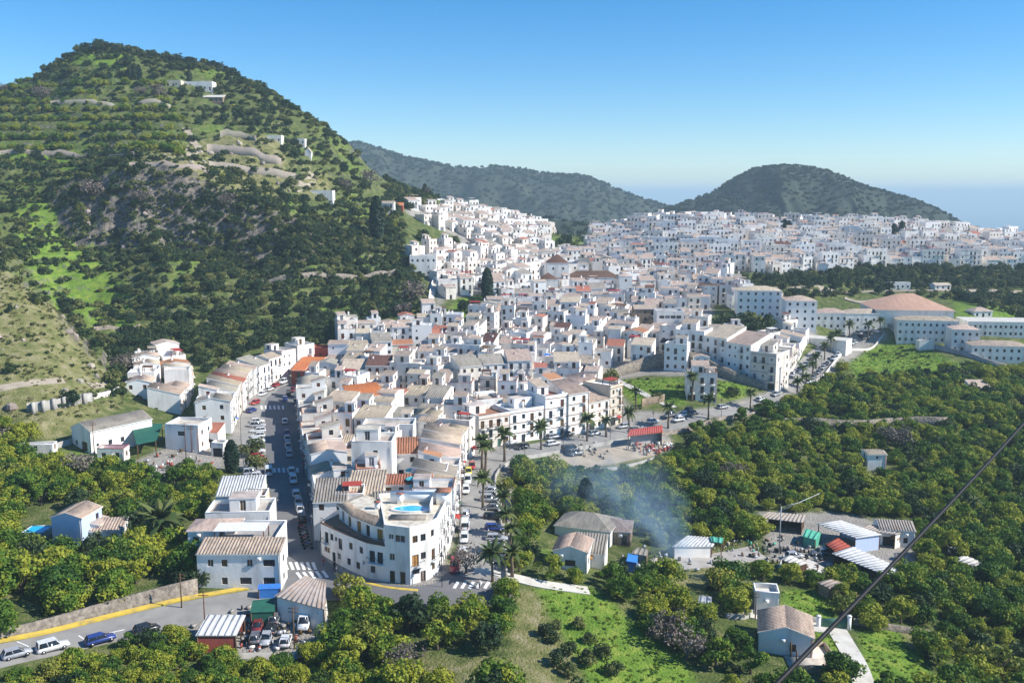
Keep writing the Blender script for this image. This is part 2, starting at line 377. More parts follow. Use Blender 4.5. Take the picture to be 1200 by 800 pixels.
mat('alloy', (0.5, 0.5, 0.5), None, 2.0, 0.35, 0, metal=0.8)
mat('headlamp', (0.7, 0.7, 0.7), None, 2.0, 0.2, 0)
mat('tail_lamp', (0.4, 0.02, 0.02), None, 2.0, 0.3, 0)
mat('car_glass', (0.02, 0.025, 0.03), None, 2.0, 0.08, 0, spec=0.7)
for nm, c in dict(white=(0.74, 0.74, 0.73), silver=(0.42, 0.43, 0.45), grey=(0.16, 0.17, 0.18), black=(0.022, 0.022, 0.026), red=(0.42, 0.03, 0.03),
                  blue=(0.03, 0.055, 0.24), yellow=(0.58, 0.52, 0.05), green=(0.05, 0.16, 0.09), maroon=(0.19, 0.03, 0.035)).items():
    mat(nm + '_paint_car', c, None, 2.0, 0.28, 0.04, spec=0.6)
mat('skin', (0.50, 0.30, 0.21), None, 2.0, 0.7, 0)
mat('dark_cloth', (0.04, 0.045, 0.06), None, 2.0, 0.9, 0.1)
mat('denim', (0.06, 0.09, 0.17), None, 2.0, 0.9, 0.1)
mat('red_cloth', (0.42, 0.06, 0.05), None, 2.0, 0.9, 0.1)
mat('pale_cloth', (0.6, 0.58, 0.54), None, 2.0, 0.9, 0.1)
mat('hair', (0.03, 0.02, 0.015), None, 2.0, 0.8, 0)
mat('rubber', (0.012, 0.012, 0.013), None, 2.0, 0.6, 0)
foliage('orchard_leaves', (0.034, 0.088, 0.016), (0.105, 0.19, 0.020), (0.30, 0.32, 0.034))
foliage('dark_leaves', (0.022, 0.045, 0.020), (0.036, 0.068, 0.026), (0.065, 0.10, 0.034))
foliage('hill_leaves', (0.030, 0.056, 0.022), (0.075, 0.105, 0.034), (0.19, 0.20, 0.062))
foliage('yellow_leaves', (0.10, 0.15, 0.03), (0.19, 0.22, 0.04), (0.30, 0.30, 0.05))
foliage('bare_twigs', (0.12, 0.10, 0.085), (0.17, 0.14, 0.12), (0.22, 0.18, 0.15), 0.1)
foliage('pine_needles', (0.014, 0.030, 0.018), (0.024, 0.046, 0.024), (0.042, 0.066, 0.030), 0.1)
foliage('palm_leaves', (0.03, 0.055, 0.02), (0.055, 0.09, 0.028), (0.12, 0.14, 0.04), 0.2, 0.8)
foliage('grass_blades', (0.09, 0.18, 0.022), (0.14, 0.24, 0.03), (0.26, 0.32, 0.045), 0.3, 0.15)

# ------------------------------------------------------------------ meshes
class MB:
    def __init__(s):
        s.v = []; s.f = []; s.m = []; s.T = None
    def add(s, vs, fs, m):
        n = len(s.v)
        if s.T is not None:
            c, sn, tx, ty, tz = s.T
            vs = [(x * c - y * sn + tx, x * sn + y * c + ty, z + tz) for x, y, z in vs]
        s.v.extend(vs)
        for f in fs: s.f.append([i + n for i in f])
        s.m.extend([m] * len(fs))
        return s
    def at(s, x=0, y=0, z=0, a=0):
        s.T = (math.cos(a), math.sin(a), x, y, z); return s
    def quad(s, a, b, c, d, m): return s.add([a, b, c, d], [(0, 1, 2, 3)], m)
    def box(s, x0, y0, z0, x1, y1, z1, m):
        return s.add([(x0, y0, z0), (x1, y0, z0), (x1, y1, z0), (x0, y1, z0), (x0, y0, z1), (x1, y0, z1), (x1, y1, z1), (x0, y1, z1)],
                     [(0, 3, 2, 1), (4, 5, 6, 7), (0, 1, 5, 4), (1, 2, 6, 5), (2, 3, 7, 6), (3, 0, 4, 7)], m)
    def beam(s, p, q, r, m, up=(0, 0, 1)):
        p = Vector(p); q = Vector(q); d = (q - p).normalized(); up = Vector(up)
        if abs(d.dot(up)) > 0.95: up = Vector((1, 0, 0))
        a = d.cross(up).normalized() * r; b = d.cross(a).normalized() * r
        vs = [tuple(x) for x in (p + a + b, p - a + b, p - a - b, p + a - b, q + a + b, q - a + b, q - a - b, q + a - b)]
        return s.add(vs, [(0, 3, 2, 1), (4, 5, 6, 7), (0, 1, 5, 4), (1, 2, 6, 5), (2, 3, 7, 6), (3, 0, 4, 7)], m)
    def tube(s, pts, rs, m, n=6, cap=True):
        k = len(pts); vs = []
        for i, p in enumerate(pts):
            d = (Vector(pts[min(i + 1, k - 1)]) - Vector(pts[max(i - 1, 0)])).normalized()
            up = Vector((0, 0, 1)) if abs(d.z) < 0.9 else Vector((1, 0, 0))
            a = d.cross(up).normalized(); b = d.cross(a)
            r = rs[i] if hasattr(rs, '__len__') else rs
            for j in range(n):
                t = 2 * math.pi * j / n
                q = Vector(p) + a * (math.cos(t) * r) + b * (math.sin(t) * r)
                vs.append(tuple(q))
        fs = [(i * n + j, (i + 1) * n + j, (i + 1) * n + (j + 1) % n, i * n + (j + 1) % n) for i in range(k - 1) for j in range(n)]
        if cap: fs += [tuple(range(n)), tuple(range((k - 1) * n, k * n))[::-1]]
        return s.add(vs, fs, m)
    def slab(s, pts, th, m, m2=None):
        """a thick sheet under the polygon PTS (counter-clockwise seen from above)"""
        n = len(pts)
        lo = [(x, y, z - th) for x, y, z in pts]
        s.add(list(pts), [tuple(range(n))], m)
        s.add(lo, [tuple(range(n))[::-1]], m2 or m)
        for i in range(n):
            j = (i + 1) % n
            s.add([pts[i], lo[i], lo[j], pts[j]], [(0, 1, 2, 3)], m2 or m)
        return s
    def append(s, o, x, y, z, a):
        c, sn = math.cos(a), math.sin(a); n = len(s.v)
        s.v.extend((p[0] * c - p[1] * sn + x, p[0] * sn + p[1] * c + y, p[2] + z) for p in o.v)
        for f in o.f: s.f.append([i + n for i in f])
        s.m.extend(o.m)
    def mesh(s, name, smooth=False):
        me = bpy.data.meshes.new(name)
        names = sorted(set(s.m)); ix = {n: i for i, n in enumerate(names)}
        for n in names: me.materials.append(MATS[n])
        me.vertices.add(len(s.v)); me.vertices.foreach_set('co', np.array(s.v, np.float32).ravel())
        tot = np.array([len(f) for f in s.f], np.int32); st = np.concatenate([[0], np.cumsum(tot)[:-1]]).astype(np.int32)
        me.loops.add(int(tot.sum())); me.loops.foreach_set('vertex_index', np.array([i for f in s.f for i in f], np.int32))
        me.polygons.add(len(s.f)); me.polygons.foreach_set('loop_start', st); me.polygons.foreach_set('loop_total', tot)
        me.polygons.foreach_set('material_index', np.array([ix[n] for n in s.m], np.int32))
        if smooth: me.polygons.foreach_set('use_smooth', np.ones(len(s.f), bool))
        me.update(calc_edges=True)
        return me
    def build(s, name, parent=None, smooth=False):
        return link(name, s.mesh(name, smooth), parent)

def link(name, data, parent=None, loc=None, rz=0.0):
    o = bpy.data.objects.new(name, data); COL.objects.link(o)
    if parent is not None: o.parent = parent
    if loc is not None: o.location = loc
    if rz: o.rotation_euler = (0, 0, rz)
    return o
def empty(name, loc, rz=0.0):
    o = link(name, None, None, loc, rz); o.empty_display_size = 0.5; return o
def tag(o, label=None, cat=None, group=None, kind=None):
    if label: o['label'] = label
    if cat: o['category'] = cat
    if group: o['group'] = group
    if kind: o['kind'] = kind
    return o
def copy_tree(o, kids, loc=None, rz=None):
    c = o.copy(); COL.objects.link(c)
    if loc is not None: c.location = loc
    if rz is not None: c.rotation_euler = (0, 0, rz)
    for ch in kids.get(o, ()):
        d = ch.copy(); COL.objects.link(d); d.parent = c
        for g in kids.get(ch, ()):
            h = g.copy(); COL.objects.link(h); h.parent = d
    return c
def mesh_np(name, V, F, mats, smooth=False, mi=None):
    me = bpy.data.meshes.new(name)
    for m in mats: me.materials.append(MATS[m])
    me.vertices.add(len(V)); me.vertices.foreach_set('co', np.ascontiguousarray(V, np.float32).ravel())
    k = F.shape[1]
    me.loops.add(F.size); me.loops.foreach_set('vertex_index', np.ascontiguousarray(F, np.int32).ravel())
    me.polygons.add(len(F)); me.polygons.foreach_set('loop_start', np.arange(0, F.size, k, dtype=np.int32)); me.polygons.foreach_set('loop_total', np.full(len(F), k, np.int32))
    if mi is not None: me.polygons.foreach_set('material_index', mi)
    if smooth: me.polygons.foreach_set('use_smooth', np.ones(len(F), bool))
    me.update(calc_edges=True)
    return me
ORD = ['', 'second', 'third', 'fourth', 'fifth', 'sixth', 'seventh', 'eighth', 'ninth', 'tenth', 'eleventh', 'twelfth', 'thirteenth', 'fourteenth', 'fifteenth', 'sixteenth', 'seventeenth', 'eighteenth', 'nineteenth', 'twentieth']

# ------------------------------------------------------------------ the ground sheet
def poly_mask(polys, warp=6.0):
    wu = GU + fbm(GX / 6, GY / 6, 3) * warp; wv = GV + fbm(GX / 6 + 50, GY / 6, 3) * warp * 0.7
    m = np.zeros(GU.shape, bool)
    for p in polys: m |= inpoly(wu, wv, p)
    return m
LUSH = [[(622, 688), (700, 690), (740, 725), (800, 770), (835, 830), (700, 830), (672, 770), (640, 730)], [(1003, 740), (1050, 735), (1085, 770), (1100, 812), (1020, 812)],
        [(915, 690), (960, 690), (985, 715), (970, 726), (915, 722)], [(1010, 398), (1080, 405), (1130, 430), (1090, 445), (1000, 440), (995, 420)],
        [(716, 446), (800, 442), (805, 474), (745, 474)], [(840, 445), (880, 452), (870, 468), (840, 466)], [(440, 760), (480, 750), (500, 812), (440, 812)],
        [(950, 735), (985, 745), (1000, 790), (970, 780)], [(0, 175), (90, 180), (130, 200), (0, 195)], [(60, 530), (110, 530), (140, 545), (100, 560), (60, 550)],
        [(20, 235), (110, 245), (110, 300), (150, 330), (160, 400), (60, 350), (20, 300)], [(1085, 612), (1130, 630), (1100, 640), (1075, 630)],
        [(510, 375), (540, 350), (575, 345), (560, 372)], [(60, 60), (150, 65), (150, 85), (70, 80)], [(360, 780), (400, 770), (400, 800), (360, 800)], [(1000, 640), (1040, 640), (1040, 660), (1000, 660)],
        [(1115, 345), (1215, 345), (1215, 380), (1120, 372)], [(650, 278), (690, 285), (670, 300), (640, 290)], [(580, 480), (600, 560), (590, 600), (578, 560)]]
DRY = [[(-80, 320), (0, 320), (60, 350), (130, 440), (90, 470), (0, 500), (-80, 500)], [(600, 690), (628, 690), (650, 730), (680, 780), (695, 830), (620, 830), (600, 760)], [(470, 770), (640, 770), (640, 812), (450, 812)],
       [(250, 160), (330, 165), (340, 230), (240, 220), (160, 195)], [(360, 200), (390, 205), (385, 230), (350, 230)], [(880, 690), (840, 650), (830, 690)], [(780, 650), (840, 640), (850, 690), (790, 690)],
       [(1055, 740), (1100, 735), (1090, 760), (1065, 762)], [(0, 475), (80, 470), (150, 470), (60, 520), (0, 500)], [(590, 540), (600, 700), (585, 700), (580, 560)], [(990, 670), (1040, 660), (1030, 720), (985, 715)],
       [(640, 515), (760, 510), (770, 550), (660, 545)]]
TOWN = [(385, 425), (400, 396), (440, 386), (505, 372), (512, 345), (500, 322), (476, 306), (478, 288), (520, 292), (540, 280), (500, 262), (475, 250), (478, 238), (530, 243), (580, 256),
        (640, 268), (690, 288), (700, 270), (760, 262), (800, 258), (900, 262), (1000, 264), (1100, 274), (1215, 282), (1340, 286), (1340, 312), (1215, 312), (1150, 316), (1080, 313), (1000, 317), (960, 322), (900, 325),
        (870, 318), (840, 320), (880, 345), (950, 375), (960, 400), (905, 400), (905, 455), (830, 485), (735, 496), (620, 515), (575, 530), (545, 600), (515, 680), (380, 660), (350, 560), (345, 470), (355, 440)]
PAVED = [TOWN, [(300, 430), (345, 440), (360, 460), (350, 560), (380, 650), (470, 684), (580, 640), (590, 530), (920, 450), (1030, 375), (1040, 395), (930, 465), (600, 540), (600, 700), (560, 690), (400, 692), (330, 690), (330, 600), (262, 530), (285, 460)],
         [(200, 520), (262, 515), (262, 548), (180, 560), (150, 545)], [(220, 730), (375, 690), (382, 760), (330, 775), (230, 765)], [(640, 512), (780, 500), (790, 530), (650, 548)],
         [(890, 600), (1000, 600), (1080, 640), (1060, 680), (900, 655)]]
sc_l = soft(poly_mask(LUSH) & (GY < 700), 2); sc_d = soft(poly_mask(DRY) & (GY < 700), 2); sc_p = soft(poly_mask(PAVED, 2.0) & ~poly_mask([[(712, 446), (760, 440), (800, 440), (860, 446), (905, 458), (850, 474), (790, 484), (742, 480)], [(508, 376), (520, 350), (575, 343), (572, 378)], [(640, 268), (672, 275), (690, 296), (650, 298)]], 3) & ~poly_mask([[(838, 352), (862, 362), (905, 378), (900, 402), (835, 398)]], 3), 1)
hn = fbm(GX / 18 + 3, GY / 18 + 8, 4)
sc_l = np.clip(sc_l + np.clip((hn - 0.02) * 6, 0, 1) * hm * 0.42 + (hn > 0.16) * 0.6 * (GX > 0) * (GY < 420), 0, 1) * (1 - sc_p)
_N = np.arange(NA * NS).reshape(NA, NS)
V = np.stack([GX, GY, GZ], -1).reshape(-1, 3)
F = np.stack([_N[:-1, :-1], _N[1:, :-1], _N[1:, 1:], _N[:-1, 1:]], -1).reshape(-1, 4)
def ground_material():
    m = bpy.data.materials.new('ground_cover'); m.use_nodes = True
    nt = m.node_tree; N = nt.nodes; L = nt.links
    b = N['Principled BSDF']; b.inputs['Roughness'].default_value = 0.95; b.inputs['Specular IOR Level'].default_value = 0.1
    geo = N.new('ShaderNodeNewGeometry')
    def noise(sc, dt=5, rg=0.6):
        n = N.new('ShaderNodeTexNoise'); n.inputs['Scale'].default_value = sc; n.inputs['Detail'].default_value = dt; n.inputs['Roughness'].default_value = rg
        L.new(geo.outputs['Position'], n.inputs['Vector']); return n.outputs['Fac']
    def ramp(f, stops):
        r = N.new('ShaderNodeValToRGB'); e = r.color_ramp.elements
        e[0].position, e[0].color = stops[0][0], (*stops[0][1], 1); e[1].position, e[1].color = stops[-1][0], (*stops[-1][1], 1)
        for p, c in stops[1:-1]:
            k = e.new(p); k.color = (*c, 1)
        L.new(f, r.inputs[0]); return r.outputs[0]
    def mix(f, a, c):
        x = N.new('ShaderNodeMix'); x.data_type = 'RGBA'; L.new(f, x.inputs[0]); L.new(a, x.inputs[6]); L.new(c, x.inputs[7]); return x.outputs[2]
    n_big = noise(0.05); n_mid = noise(0.35); n_sm = noise(2.2, 3)
    scrub = ramp(n_mid, [(0.3, (0.045, 0.07, 0.022)), (0.5, (0.10, 0.13, 0.036)), (0.7, (0.20, 0.19, 0.085))])
    lush = ramp(n_mid, [(0.3, (0.08, 0.155, 0.02)), (0.5, (0.145, 0.24, 0.032)), (0.7, (0.25, 0.30, 0.055))])
    dry = ramp(n_mid, [(0.3, (0.095, 0.12, 0.035)), (0.5, (0.20, 0.195, 0.075)), (0.72, (0.32, 0.28, 0.17))])
    paved = ramp(n_mid, [(0.3, (0.26, 0.24, 0.21)), (0.7, (0.38, 0.35, 0.31))])
    rock = ramp(noise(0.5, 6, 0.75), [(0.36, (0.035, 0.033, 0.032)), (0.46, (0.115, 0.102, 0.09)), (0.54, (0.20, 0.175, 0.15)), (0.66, (0.34, 0.27, 0.20))])
    def attr(n):
        a = N.new('ShaderNodeAttribute'); a.attribute_name = n; return a.outputs['Fac']
    c = mix(attr('lush'), scrub, lush); c = mix(attr('dry'), c, dry)
    sx = N.new('ShaderNodeSeparateXYZ'); L.new(geo.outputs['Normal'], sx.inputs[0])
    ma = N.new('ShaderNodeMath'); ma.operation = 'MULTIPLY_ADD'; ma.inputs[1].default_value = 0.5
    L.new(n_mid, ma.inputs[0]); L.new(sx.outputs['Z'], ma.inputs[2])
    mr = N.new('ShaderNodeMapRange'); mr.inputs[1].default_value = 1.0; mr.inputs[2].default_value = 0.86
    L.new(ma.outputs[0], mr.inputs[0])
    c = mix(mr.outputs[0], c, rock); c = mix(attr('paved'), c, paved)
    L.new(c, b.inputs['Base Color'])
    bp = N.new('ShaderNodeBump'); bp.inputs['Distance'].default_value = 0.5; L.new(n_sm, bp.inputs['Height']); L.new(bp.outputs[0], b.inputs['Normal'])
    MATS['ground_cover'] = m
ground_material()
gm = mesh_np('ground', V, F, ['ground_cover'], smooth=True)
for nme, arr in (('lush', sc_l), ('dry', sc_d), ('paved', sc_p)):
    at_ = gm.attributes.new(nme, 'FLOAT', 'POINT'); at_.data.foreach_set('value', arr.astype(np.float32).ravel())
tag(link('ground', gm), kind='structure')

# coastal plain beyond the town, and the sea
def simple_sheet(name, pts, m):
    o = MB().add(pts, [(0, 1, 2, 3)], m).build(name); return tag(o, kind='structure')
mat('sea_water', (0.03, 0.10, 0.16), (0.04, 0.12, 0.19), 0.002, 0.35, 0, spec=0.4)
mat('plain_soil', (0.06, 0.08, 0.04), (0.10, 0.11, 0.06), 0.01, 0.95, 0)
simple_sheet('coastal_plain', [(-9000, 1050, -115), (9000, 1050, -115), (9000, 5200, -300.4), (-9000, 5200, -300.4)], 'plain_soil')
simple_sheet('sea', [(-60000, 900, -300), (60000, 900, -300), (60000, 70000, -300), (-60000, 70000, -300)], 'sea_water')
simple_sheet('valley_floor', [(-3500, -300, -32), (3500, -300, -32), (3500, 1200, -116), (-3500, 1200, -116)], 'plain_soil')

def far_hill(name, Yc, depth, sil, seed, rough, zb=-140, nx=300, ny=70, amp=1.0, mname='forest_floor'):
    """a hill whose crest stands at depth YC (its distance) and runs through the picture heights SIL"""
    us = np.array([p[0] for p in sil], float); xs = []; zs = []
    for u, v in sil:
        a, e = ray(u, v); xs.append(a * Yc); zs.append(CAMZ - e * Yc)
    X = np.linspace(xs[0], xs[-1], nx); Zc = np.interp(X, xs, zs)
    k = np.ones(9) / 9; Zc = np.convolve(np.pad(Zc, 4, 'edge'), k, 'valid')
    t = np.linspace(-1, 1, ny)
    XX, TT = np.meshgrid(X, t, indexing='ij')
    prof = np.where(TT < 0, np.cos(np.clip(-TT, 0, 1) * math.pi / 2) ** 1.25, np.cos(TT * math.pi / 2))
    gul = np.abs(fbm(XX / rough + seed, (TT * depth) / (rough * 2.2) + XX / (rough * 3), 5)) * 2
    ZZ = zb + (Zc[:, None] - zb) * prof * (1 - gul * 0.42 * amp * np.clip(np.abs(TT) * 2.6, 0, 1))
    YY = Yc + TT * depth
    Vv = np.stack([XX, YY, ZZ], -1).reshape(-1, 3)
    ii = np.arange(nx * ny).reshape(nx, ny)
    Ff = np.stack([ii[:-1, :-1], ii[1:, :-1], ii[1:, 1:], ii[:-1, 1:]], -1).reshape(-1, 4)
    o = link(name, mesh_np(name, Vv, Ff, [mname], smooth=True)); tag(o, kind='structure')
    return XX, YY, ZZ
mat('forest_floor', (0.020, 0.032, 0.020), (0.048, 0.056, 0.032), 0.02, 0.95, 0, bump=0.5, bscale=0.2, detail=8, mid=0.52)
FH = []
FH.append(far_hill('far_ridge', 2150, 620, [(250, 240), (330, 190), (400, 163), (430, 170), (470, 183), (520, 194), (550, 198), (580, 194), (620, 200), (655, 206), (680, 205), (700, 212),
                                    (730, 226), (760, 236), (790, 245), (830, 262), (900, 290)], 3, 160, zb=-160))
FH.append(far_hill('round_hill', 1500, 420, [(600, 310), (660, 292), (700, 278), (740, 262), (780, 245), (810, 235), (840, 222), (862, 208), (880, 199), (905, 194), (930, 193.5), (955, 197), (975, 204),
                                     (1000, 214), (1030, 223), (1065, 233), (1095, 246), (1118, 259), (1138, 272), (1165, 284), (1210, 310)], 8, 110, zb=-130))
FH.append(far_hill('low_saddle_hill', 1080, 230, [(430, 300), (500, 262), (540, 246), (570, 246), (610, 252), (660, 258), (700, 266), (740, 262), (790, 256), (850, 258), (900, 262), (980, 272), (1060, 285), (1150, 310)], 15, 70, zb=-110))

# ------------------------------------------------------------------ roads, pavements, paths, walls (their pixel outlines are thrown onto the land)
def resample(pts, step):
    out = [Vector(pts[0])]
    for a, b in zip(pts[:-1], pts[1:]):
        a = Vector(a); b = Vector(b); n = max(1, int((b - a).length / step))
        out += [a.lerp(b, (k + 1) / n) for k in range(n)]
    return out
def smoothline(pts, it=2):
    for _ in range(it):
        q = [pts[0]]
        for a, b in zip(pts[:-1], pts[1:]):
            q += [a.lerp(b, .25), a.lerp(b, .75)]
        q.append(pts[-1]); pts = q
    return pts
def world_line(px, step=3.0, it=2):
    w = [hit(u, v) for u, v in px]
    return resample(smoothline(w, it), step)
def even(pts, n):
    L = [0.0]
    for a, b in zip(pts[:-1], pts[1:]): L.append(L[-1] + (b - a).length)
    xs = np.linspace(0, L[-1], n); A = np.array([tuple(p) for p in pts])
    return [Vector((np.interp(x, L, A[:, 0]), np.interp(x, L, A[:, 1]), 0)) for x in xs]
def ladder(name, Lpx, Rpx, m, dz, nu=6, step=2.5, kerb=None, thick=0.7):
    a = world_line(Lpx, 1.5); b = world_line(Rpx, 1.5)
    n = int(max(sum((q - p).length for p, q in zip(a[:-1], a[1:])), 6) / step) + 2
    a = even(a, n); b = even(b, n)
    mb = MB(); g = []
    for p, q in zip(a, b):
        row = []
        for k in range(nu + 1):
            c = p.lerp(q, k / nu); row.append((c.x, c.y, ground(c.x, c.y) + dz))
        g.append(row)
    vs = [p for r in g for p in r]; w = nu + 1
    mb.add(vs, [(i * w + k, i * w + k + 1, (i + 1) * w + k + 1, (i + 1) * w + k) for i in range(n - 1) for k in range(nu)], m)
    for col_ in (0, nu):
        e = [r[col_] for r in g]
        lo = [(x, y, z - thick) for x, y, z in e]
        mb.add(e + lo, [(i, i + 1, n + i + 1, n + i) for i in range(n - 1)], m)
    o = mb.build(name)
    return tag(o, kind='structure')
def strip(name, px, width, m, dz, step=2.0, thick=0.5, parent=None, world=None, it=2):
    c = world or world_line(px, step, it); mb = MB(); vs = []
    for i, p in enumerate(c):
        d = (c[min(i + 1, len(c) - 1)] - c[max(i - 1, 0)]); d.z = 0; d.normalize(); nrm = Vector((-d.y, d.x, 0)) * width / 2
        for q in (p + nrm, p - nrm):
            vs.append((q.x, q.y, ground(q.x, q.y) + dz))
    n = len(c)
    mb.add(vs, [(2 * i + 1, 2 * i + 3, 2 * i + 2, 2 * i) for i in range(n - 1)], m)
    for s_ in (0, 1):
        e = [vs[2 * i + s_] for i in range(n)]; lo = [(x, y, z - thick) for x, y, z in e]
        mb.add(e + lo, [(i, i + 1, n + i + 1, n + i) for i in range(n - 1)], m)
    return mb.build(name, parent)
def wall_along(name, px, h, th, m, label=None, cat='wall', cap=None, down=1.5, step=3.0, world=None, hs=None, it=1, group=None):
    c = world or world_line(px, step, it); n = len(c); mb = MB()
    L = []; R = []
    for i, p in enumerate(c):
        d = (c[min(i + 1, n - 1)] - c[max(i - 1, 0)]); d.z = 0; d.normalize(); nrm = Vector((-d.y, d.x, 0)) * th / 2
        z = ground(p.x, p.y); L.append((p + nrm, z)); R.append((p - nrm, z))
    def rib(a, z, hh): return [(a.x, a.y, z - down), (a.x, a.y, z + hh)]
    vs = []
    for i, (l, r) in enumerate(zip(L, R)):
        hh = h if hs is None else float(np.interp(i / (n - 1), np.linspace(0, 1, len(hs)), hs))
        vs += rib(l[0], l[1], hh) + rib(r[0], r[1], hh)[::-1]
    fs = []
    for i in range(n - 1):
        a = 4 * i; b = a + 4
        for k in range(4):
            fs.append((a + k, a + (k + 1) % 4, b + (k + 1) % 4, b + k))
    fs += [(0, 1, 2, 3), (4 * n - 4, 4 * n - 3, 4 * n - 2, 4 * n - 1)]
    mb.add(vs, fs, m)
    o = mb.build(name)
    if label: tag(o, label, cat, group)
    if cap:
        e = MB()
        for i in range(n - 1):
            a = c[i]; b = c[i + 1]
            ha = vs[4 * i + 1][2] + .06; hb = vs[4 * i + 5][2] + .06
            e.beam((a.x, a.y, ha), (b.x, b.y, hb), th * .62, cap)
        e.build('coping', o)
    return o

# main street with its kerbside strips, the avenue, the road at the lower left
ladder('main_street', [(337, 676), (326, 640), (318, 600), (313, 560), (312, 520), (311, 490), (309, 470), (322, 457), (340, 450)],
       [(396, 668), (372, 648), (370, 610), (362, 570), (354, 540), (350, 510), (346, 484), (344, 470), (352, 458), (362, 451)], 'asphalt', 0.10)
ladder('parking_strip', [(322, 640), (312, 600), (300, 580), (288, 556), (284, 530), (282, 505), (282, 482), (303, 461), (325, 447)],
       [(326, 640), (318, 600), (313, 560), (312, 535), (312, 520), (311, 490), (309, 470), (322, 457), (340, 450)], 'light_asphalt', 0.13)
ladder('pavement', [(376, 652), (373, 610), (366, 575), (357, 540), (352, 500), (349, 482)],
       [(384, 648), (378, 610), (371, 575), (361, 540), (355, 500), (352, 482)], 'pavement', 0.22, nu=2)
ladder('junction_road', [(337, 676), (360, 668), (396, 668), (440, 684), (500, 690), (520, 676), (538, 660)],
       [(330, 706), (360, 704), (400, 702), (440, 706), (500, 712), (560, 712), (598, 706)], 'asphalt', 0.11)
ladder('avenue', [(530, 672), (537, 640), (540, 600), (543, 570), (544, 548), (554, 536), (580, 527), (625, 520), (680, 511), (740, 500), (800, 489), (850, 480), (890, 466), (905, 457), (915, 442), (935, 423), (960, 406), (985, 393), (1012, 380)],
       [(600, 700), (592, 660), (588, 620), (583, 590), (580, 565), (588, 548), (606, 538), (650, 528), (700, 519), (755, 509), (815, 497), (862, 487), (905, 474), (935, 460), (955, 443), (972, 426), (990, 408), (1012, 398), (1036, 388)], 'light_asphalt', 0.12, nu=8)
ladder('town_road', [(-40, 762), (60, 742), (140, 722), (230, 702), (300, 690), (340, 684)],
       [(-40, 792), (60, 768), (140, 750), (230, 730), (300, 716), (345, 708)], 'light_asphalt', 0.10)
yk = strip('yellow_kerb', [(-40, 758), (60, 739), (140, 719), (230, 699), (300, 687), (330, 682)], 1.1, 'yellow_paint', 0.26)
tag(yk, kind='structure')
tag(strip('yellow_kerb_line', [(392, 672), (425, 682), (460, 690), (490, 692)], 0.6, 'yellow_paint', 0.135, it=2), kind='structure')
tag(strip('yellow_kerb_line', [(334, 676), (327, 650), (322, 630)], 0.7, 'yellow_paint', 0.20), kind='structure')
tag(strip('yellow_kerb_line', [(318, 600), (314, 575), (312, 562)], 0.5, 'yellow_paint', 0.20), kind='structure')
# painted stripes: each bar of a crossing is a piece of the setting
def bar(px0, px1, w, dz, name='zebra_stripe'):
    a = hit(*px0); b = hit(*px1)
    o = strip(name, None, w, 'white_paint', dz, thick=0.01, world=[a, a.lerp(b, .5), b]); return tag(o, kind='structure')
for k in range(6):                                   # crossing at the street's mouth
    u = 337 + k * 6.6; bar((u, 668), (u - 3.5, 659), 0.55, 0.106 + .02)
for k in range(5):
    bar((354 + k * 7.5, 679 - k * .5), (348 + k * 7.5, 671 - k * .5), 0.55, 0.135)
for k in range(7):                                   # crossing half way up
    u = 316.5 + k * 5.4; bar((u, 554), (u - .6, 548.5), 0.6, 0.126)
for k in range(6):
    u = 307 + k * 5.0; bar((u, 480), (u - .8, 475.5), 0.6, 0.15)
for k in range(5):
    u = 532 + k * 9.0; bar((u, 690), (u + 5, 682), 0.6, 0.15)
for (p, q) in (((92, 745), (103, 752)), ((128, 742), (146, 738)), ((20, 752), (34, 758))):
    bar(p, q, 0.25, 0.125, 'lane_marking')
for v0 in (575, 590, 605, 620, 635, 650):            # bay lines on the avenue
    bar((583, v0), (592, v0 + 1.5), 0.15, 0.145, 'bay_marking')

# paths
tag(strip('concrete_path', [(975, 728), (985, 745), (1000, 770), (1012, 800), (1020, 830)], 3.6, 'pale_concrete', 0.15), kind='structure')
tag(strip('lane', [(870, 716), (905, 724), (945, 733), (978, 736)], 4.5, 'pale_concrete', 0.12), kind='structure')
tag(strip('lane', [(556, 668), (600, 676), (640, 686), (690, 692)], 3.2, 'pale_concrete', 0.14), kind='structure')
tag(strip('hill_path', [(-30, 458), (0, 456), (30, 450), (60, 447), (75, 446)], 2.4, 'hill_soil', 0.2), kind='structure')
tag(strip('hill_path', [(105, 452), (130, 450), (152, 452)], 2.2, 'hill_soil', 0.2), kind='structure')
tag(strip('hill_track', [(196, 186), (222, 184), (236, 178), (226, 168), (218, 152)], 4.0, 'hill_soil', 0.35), kind='structure')
tag(strip('hill_track', [(345, 222), (362, 212), (368, 204)], 4.5, 'hill_soil', 0.35), kind='structure')
tag(strip('stairway_path', [(497, 375), (505, 358), (507, 340), (513, 322), (516, 310)], 2.4, 'pale_concrete', 0.3), kind='structure')
tag(strip('ravine_road', [(905, 338), (960, 340), (1040, 341), (1120, 342), (1220, 343)], 5.0, 'hill_soil', 0.5), kind='structure')
tag(strip('ravine_track', [(1140, 368), (1155, 357), (1180, 344)], 4.0, 'hill_soil', 0.5), kind='structure')
tag(strip('ravine_track', [(990, 350), (1010, 356), (1030, 352)], 3.0, 'hill_soil', 0.5), kind='structure')
tag(strip('garden_path', [(712, 440), (735, 452), (765, 468), (790, 478)], 2.6, 'pale_concrete', 0.25), kind='structure')
ladder('building_yard', [(640, 532), (700, 528), (750, 520), (785, 515)], [(655, 548), (700, 547), (740, 540), (790, 528)], 'hill_soil', 0.2)
ladder('farm_yard', [(780, 655), (830, 650), (880, 640)], [(790, 668), (840, 664), (900, 655)], 'pavement', 0.15)
ladder('farm_yard', [(918, 650), (950, 655), (970, 668)], [(912, 665), (935, 672), (955, 680)], 'pale_concrete', 0.15)

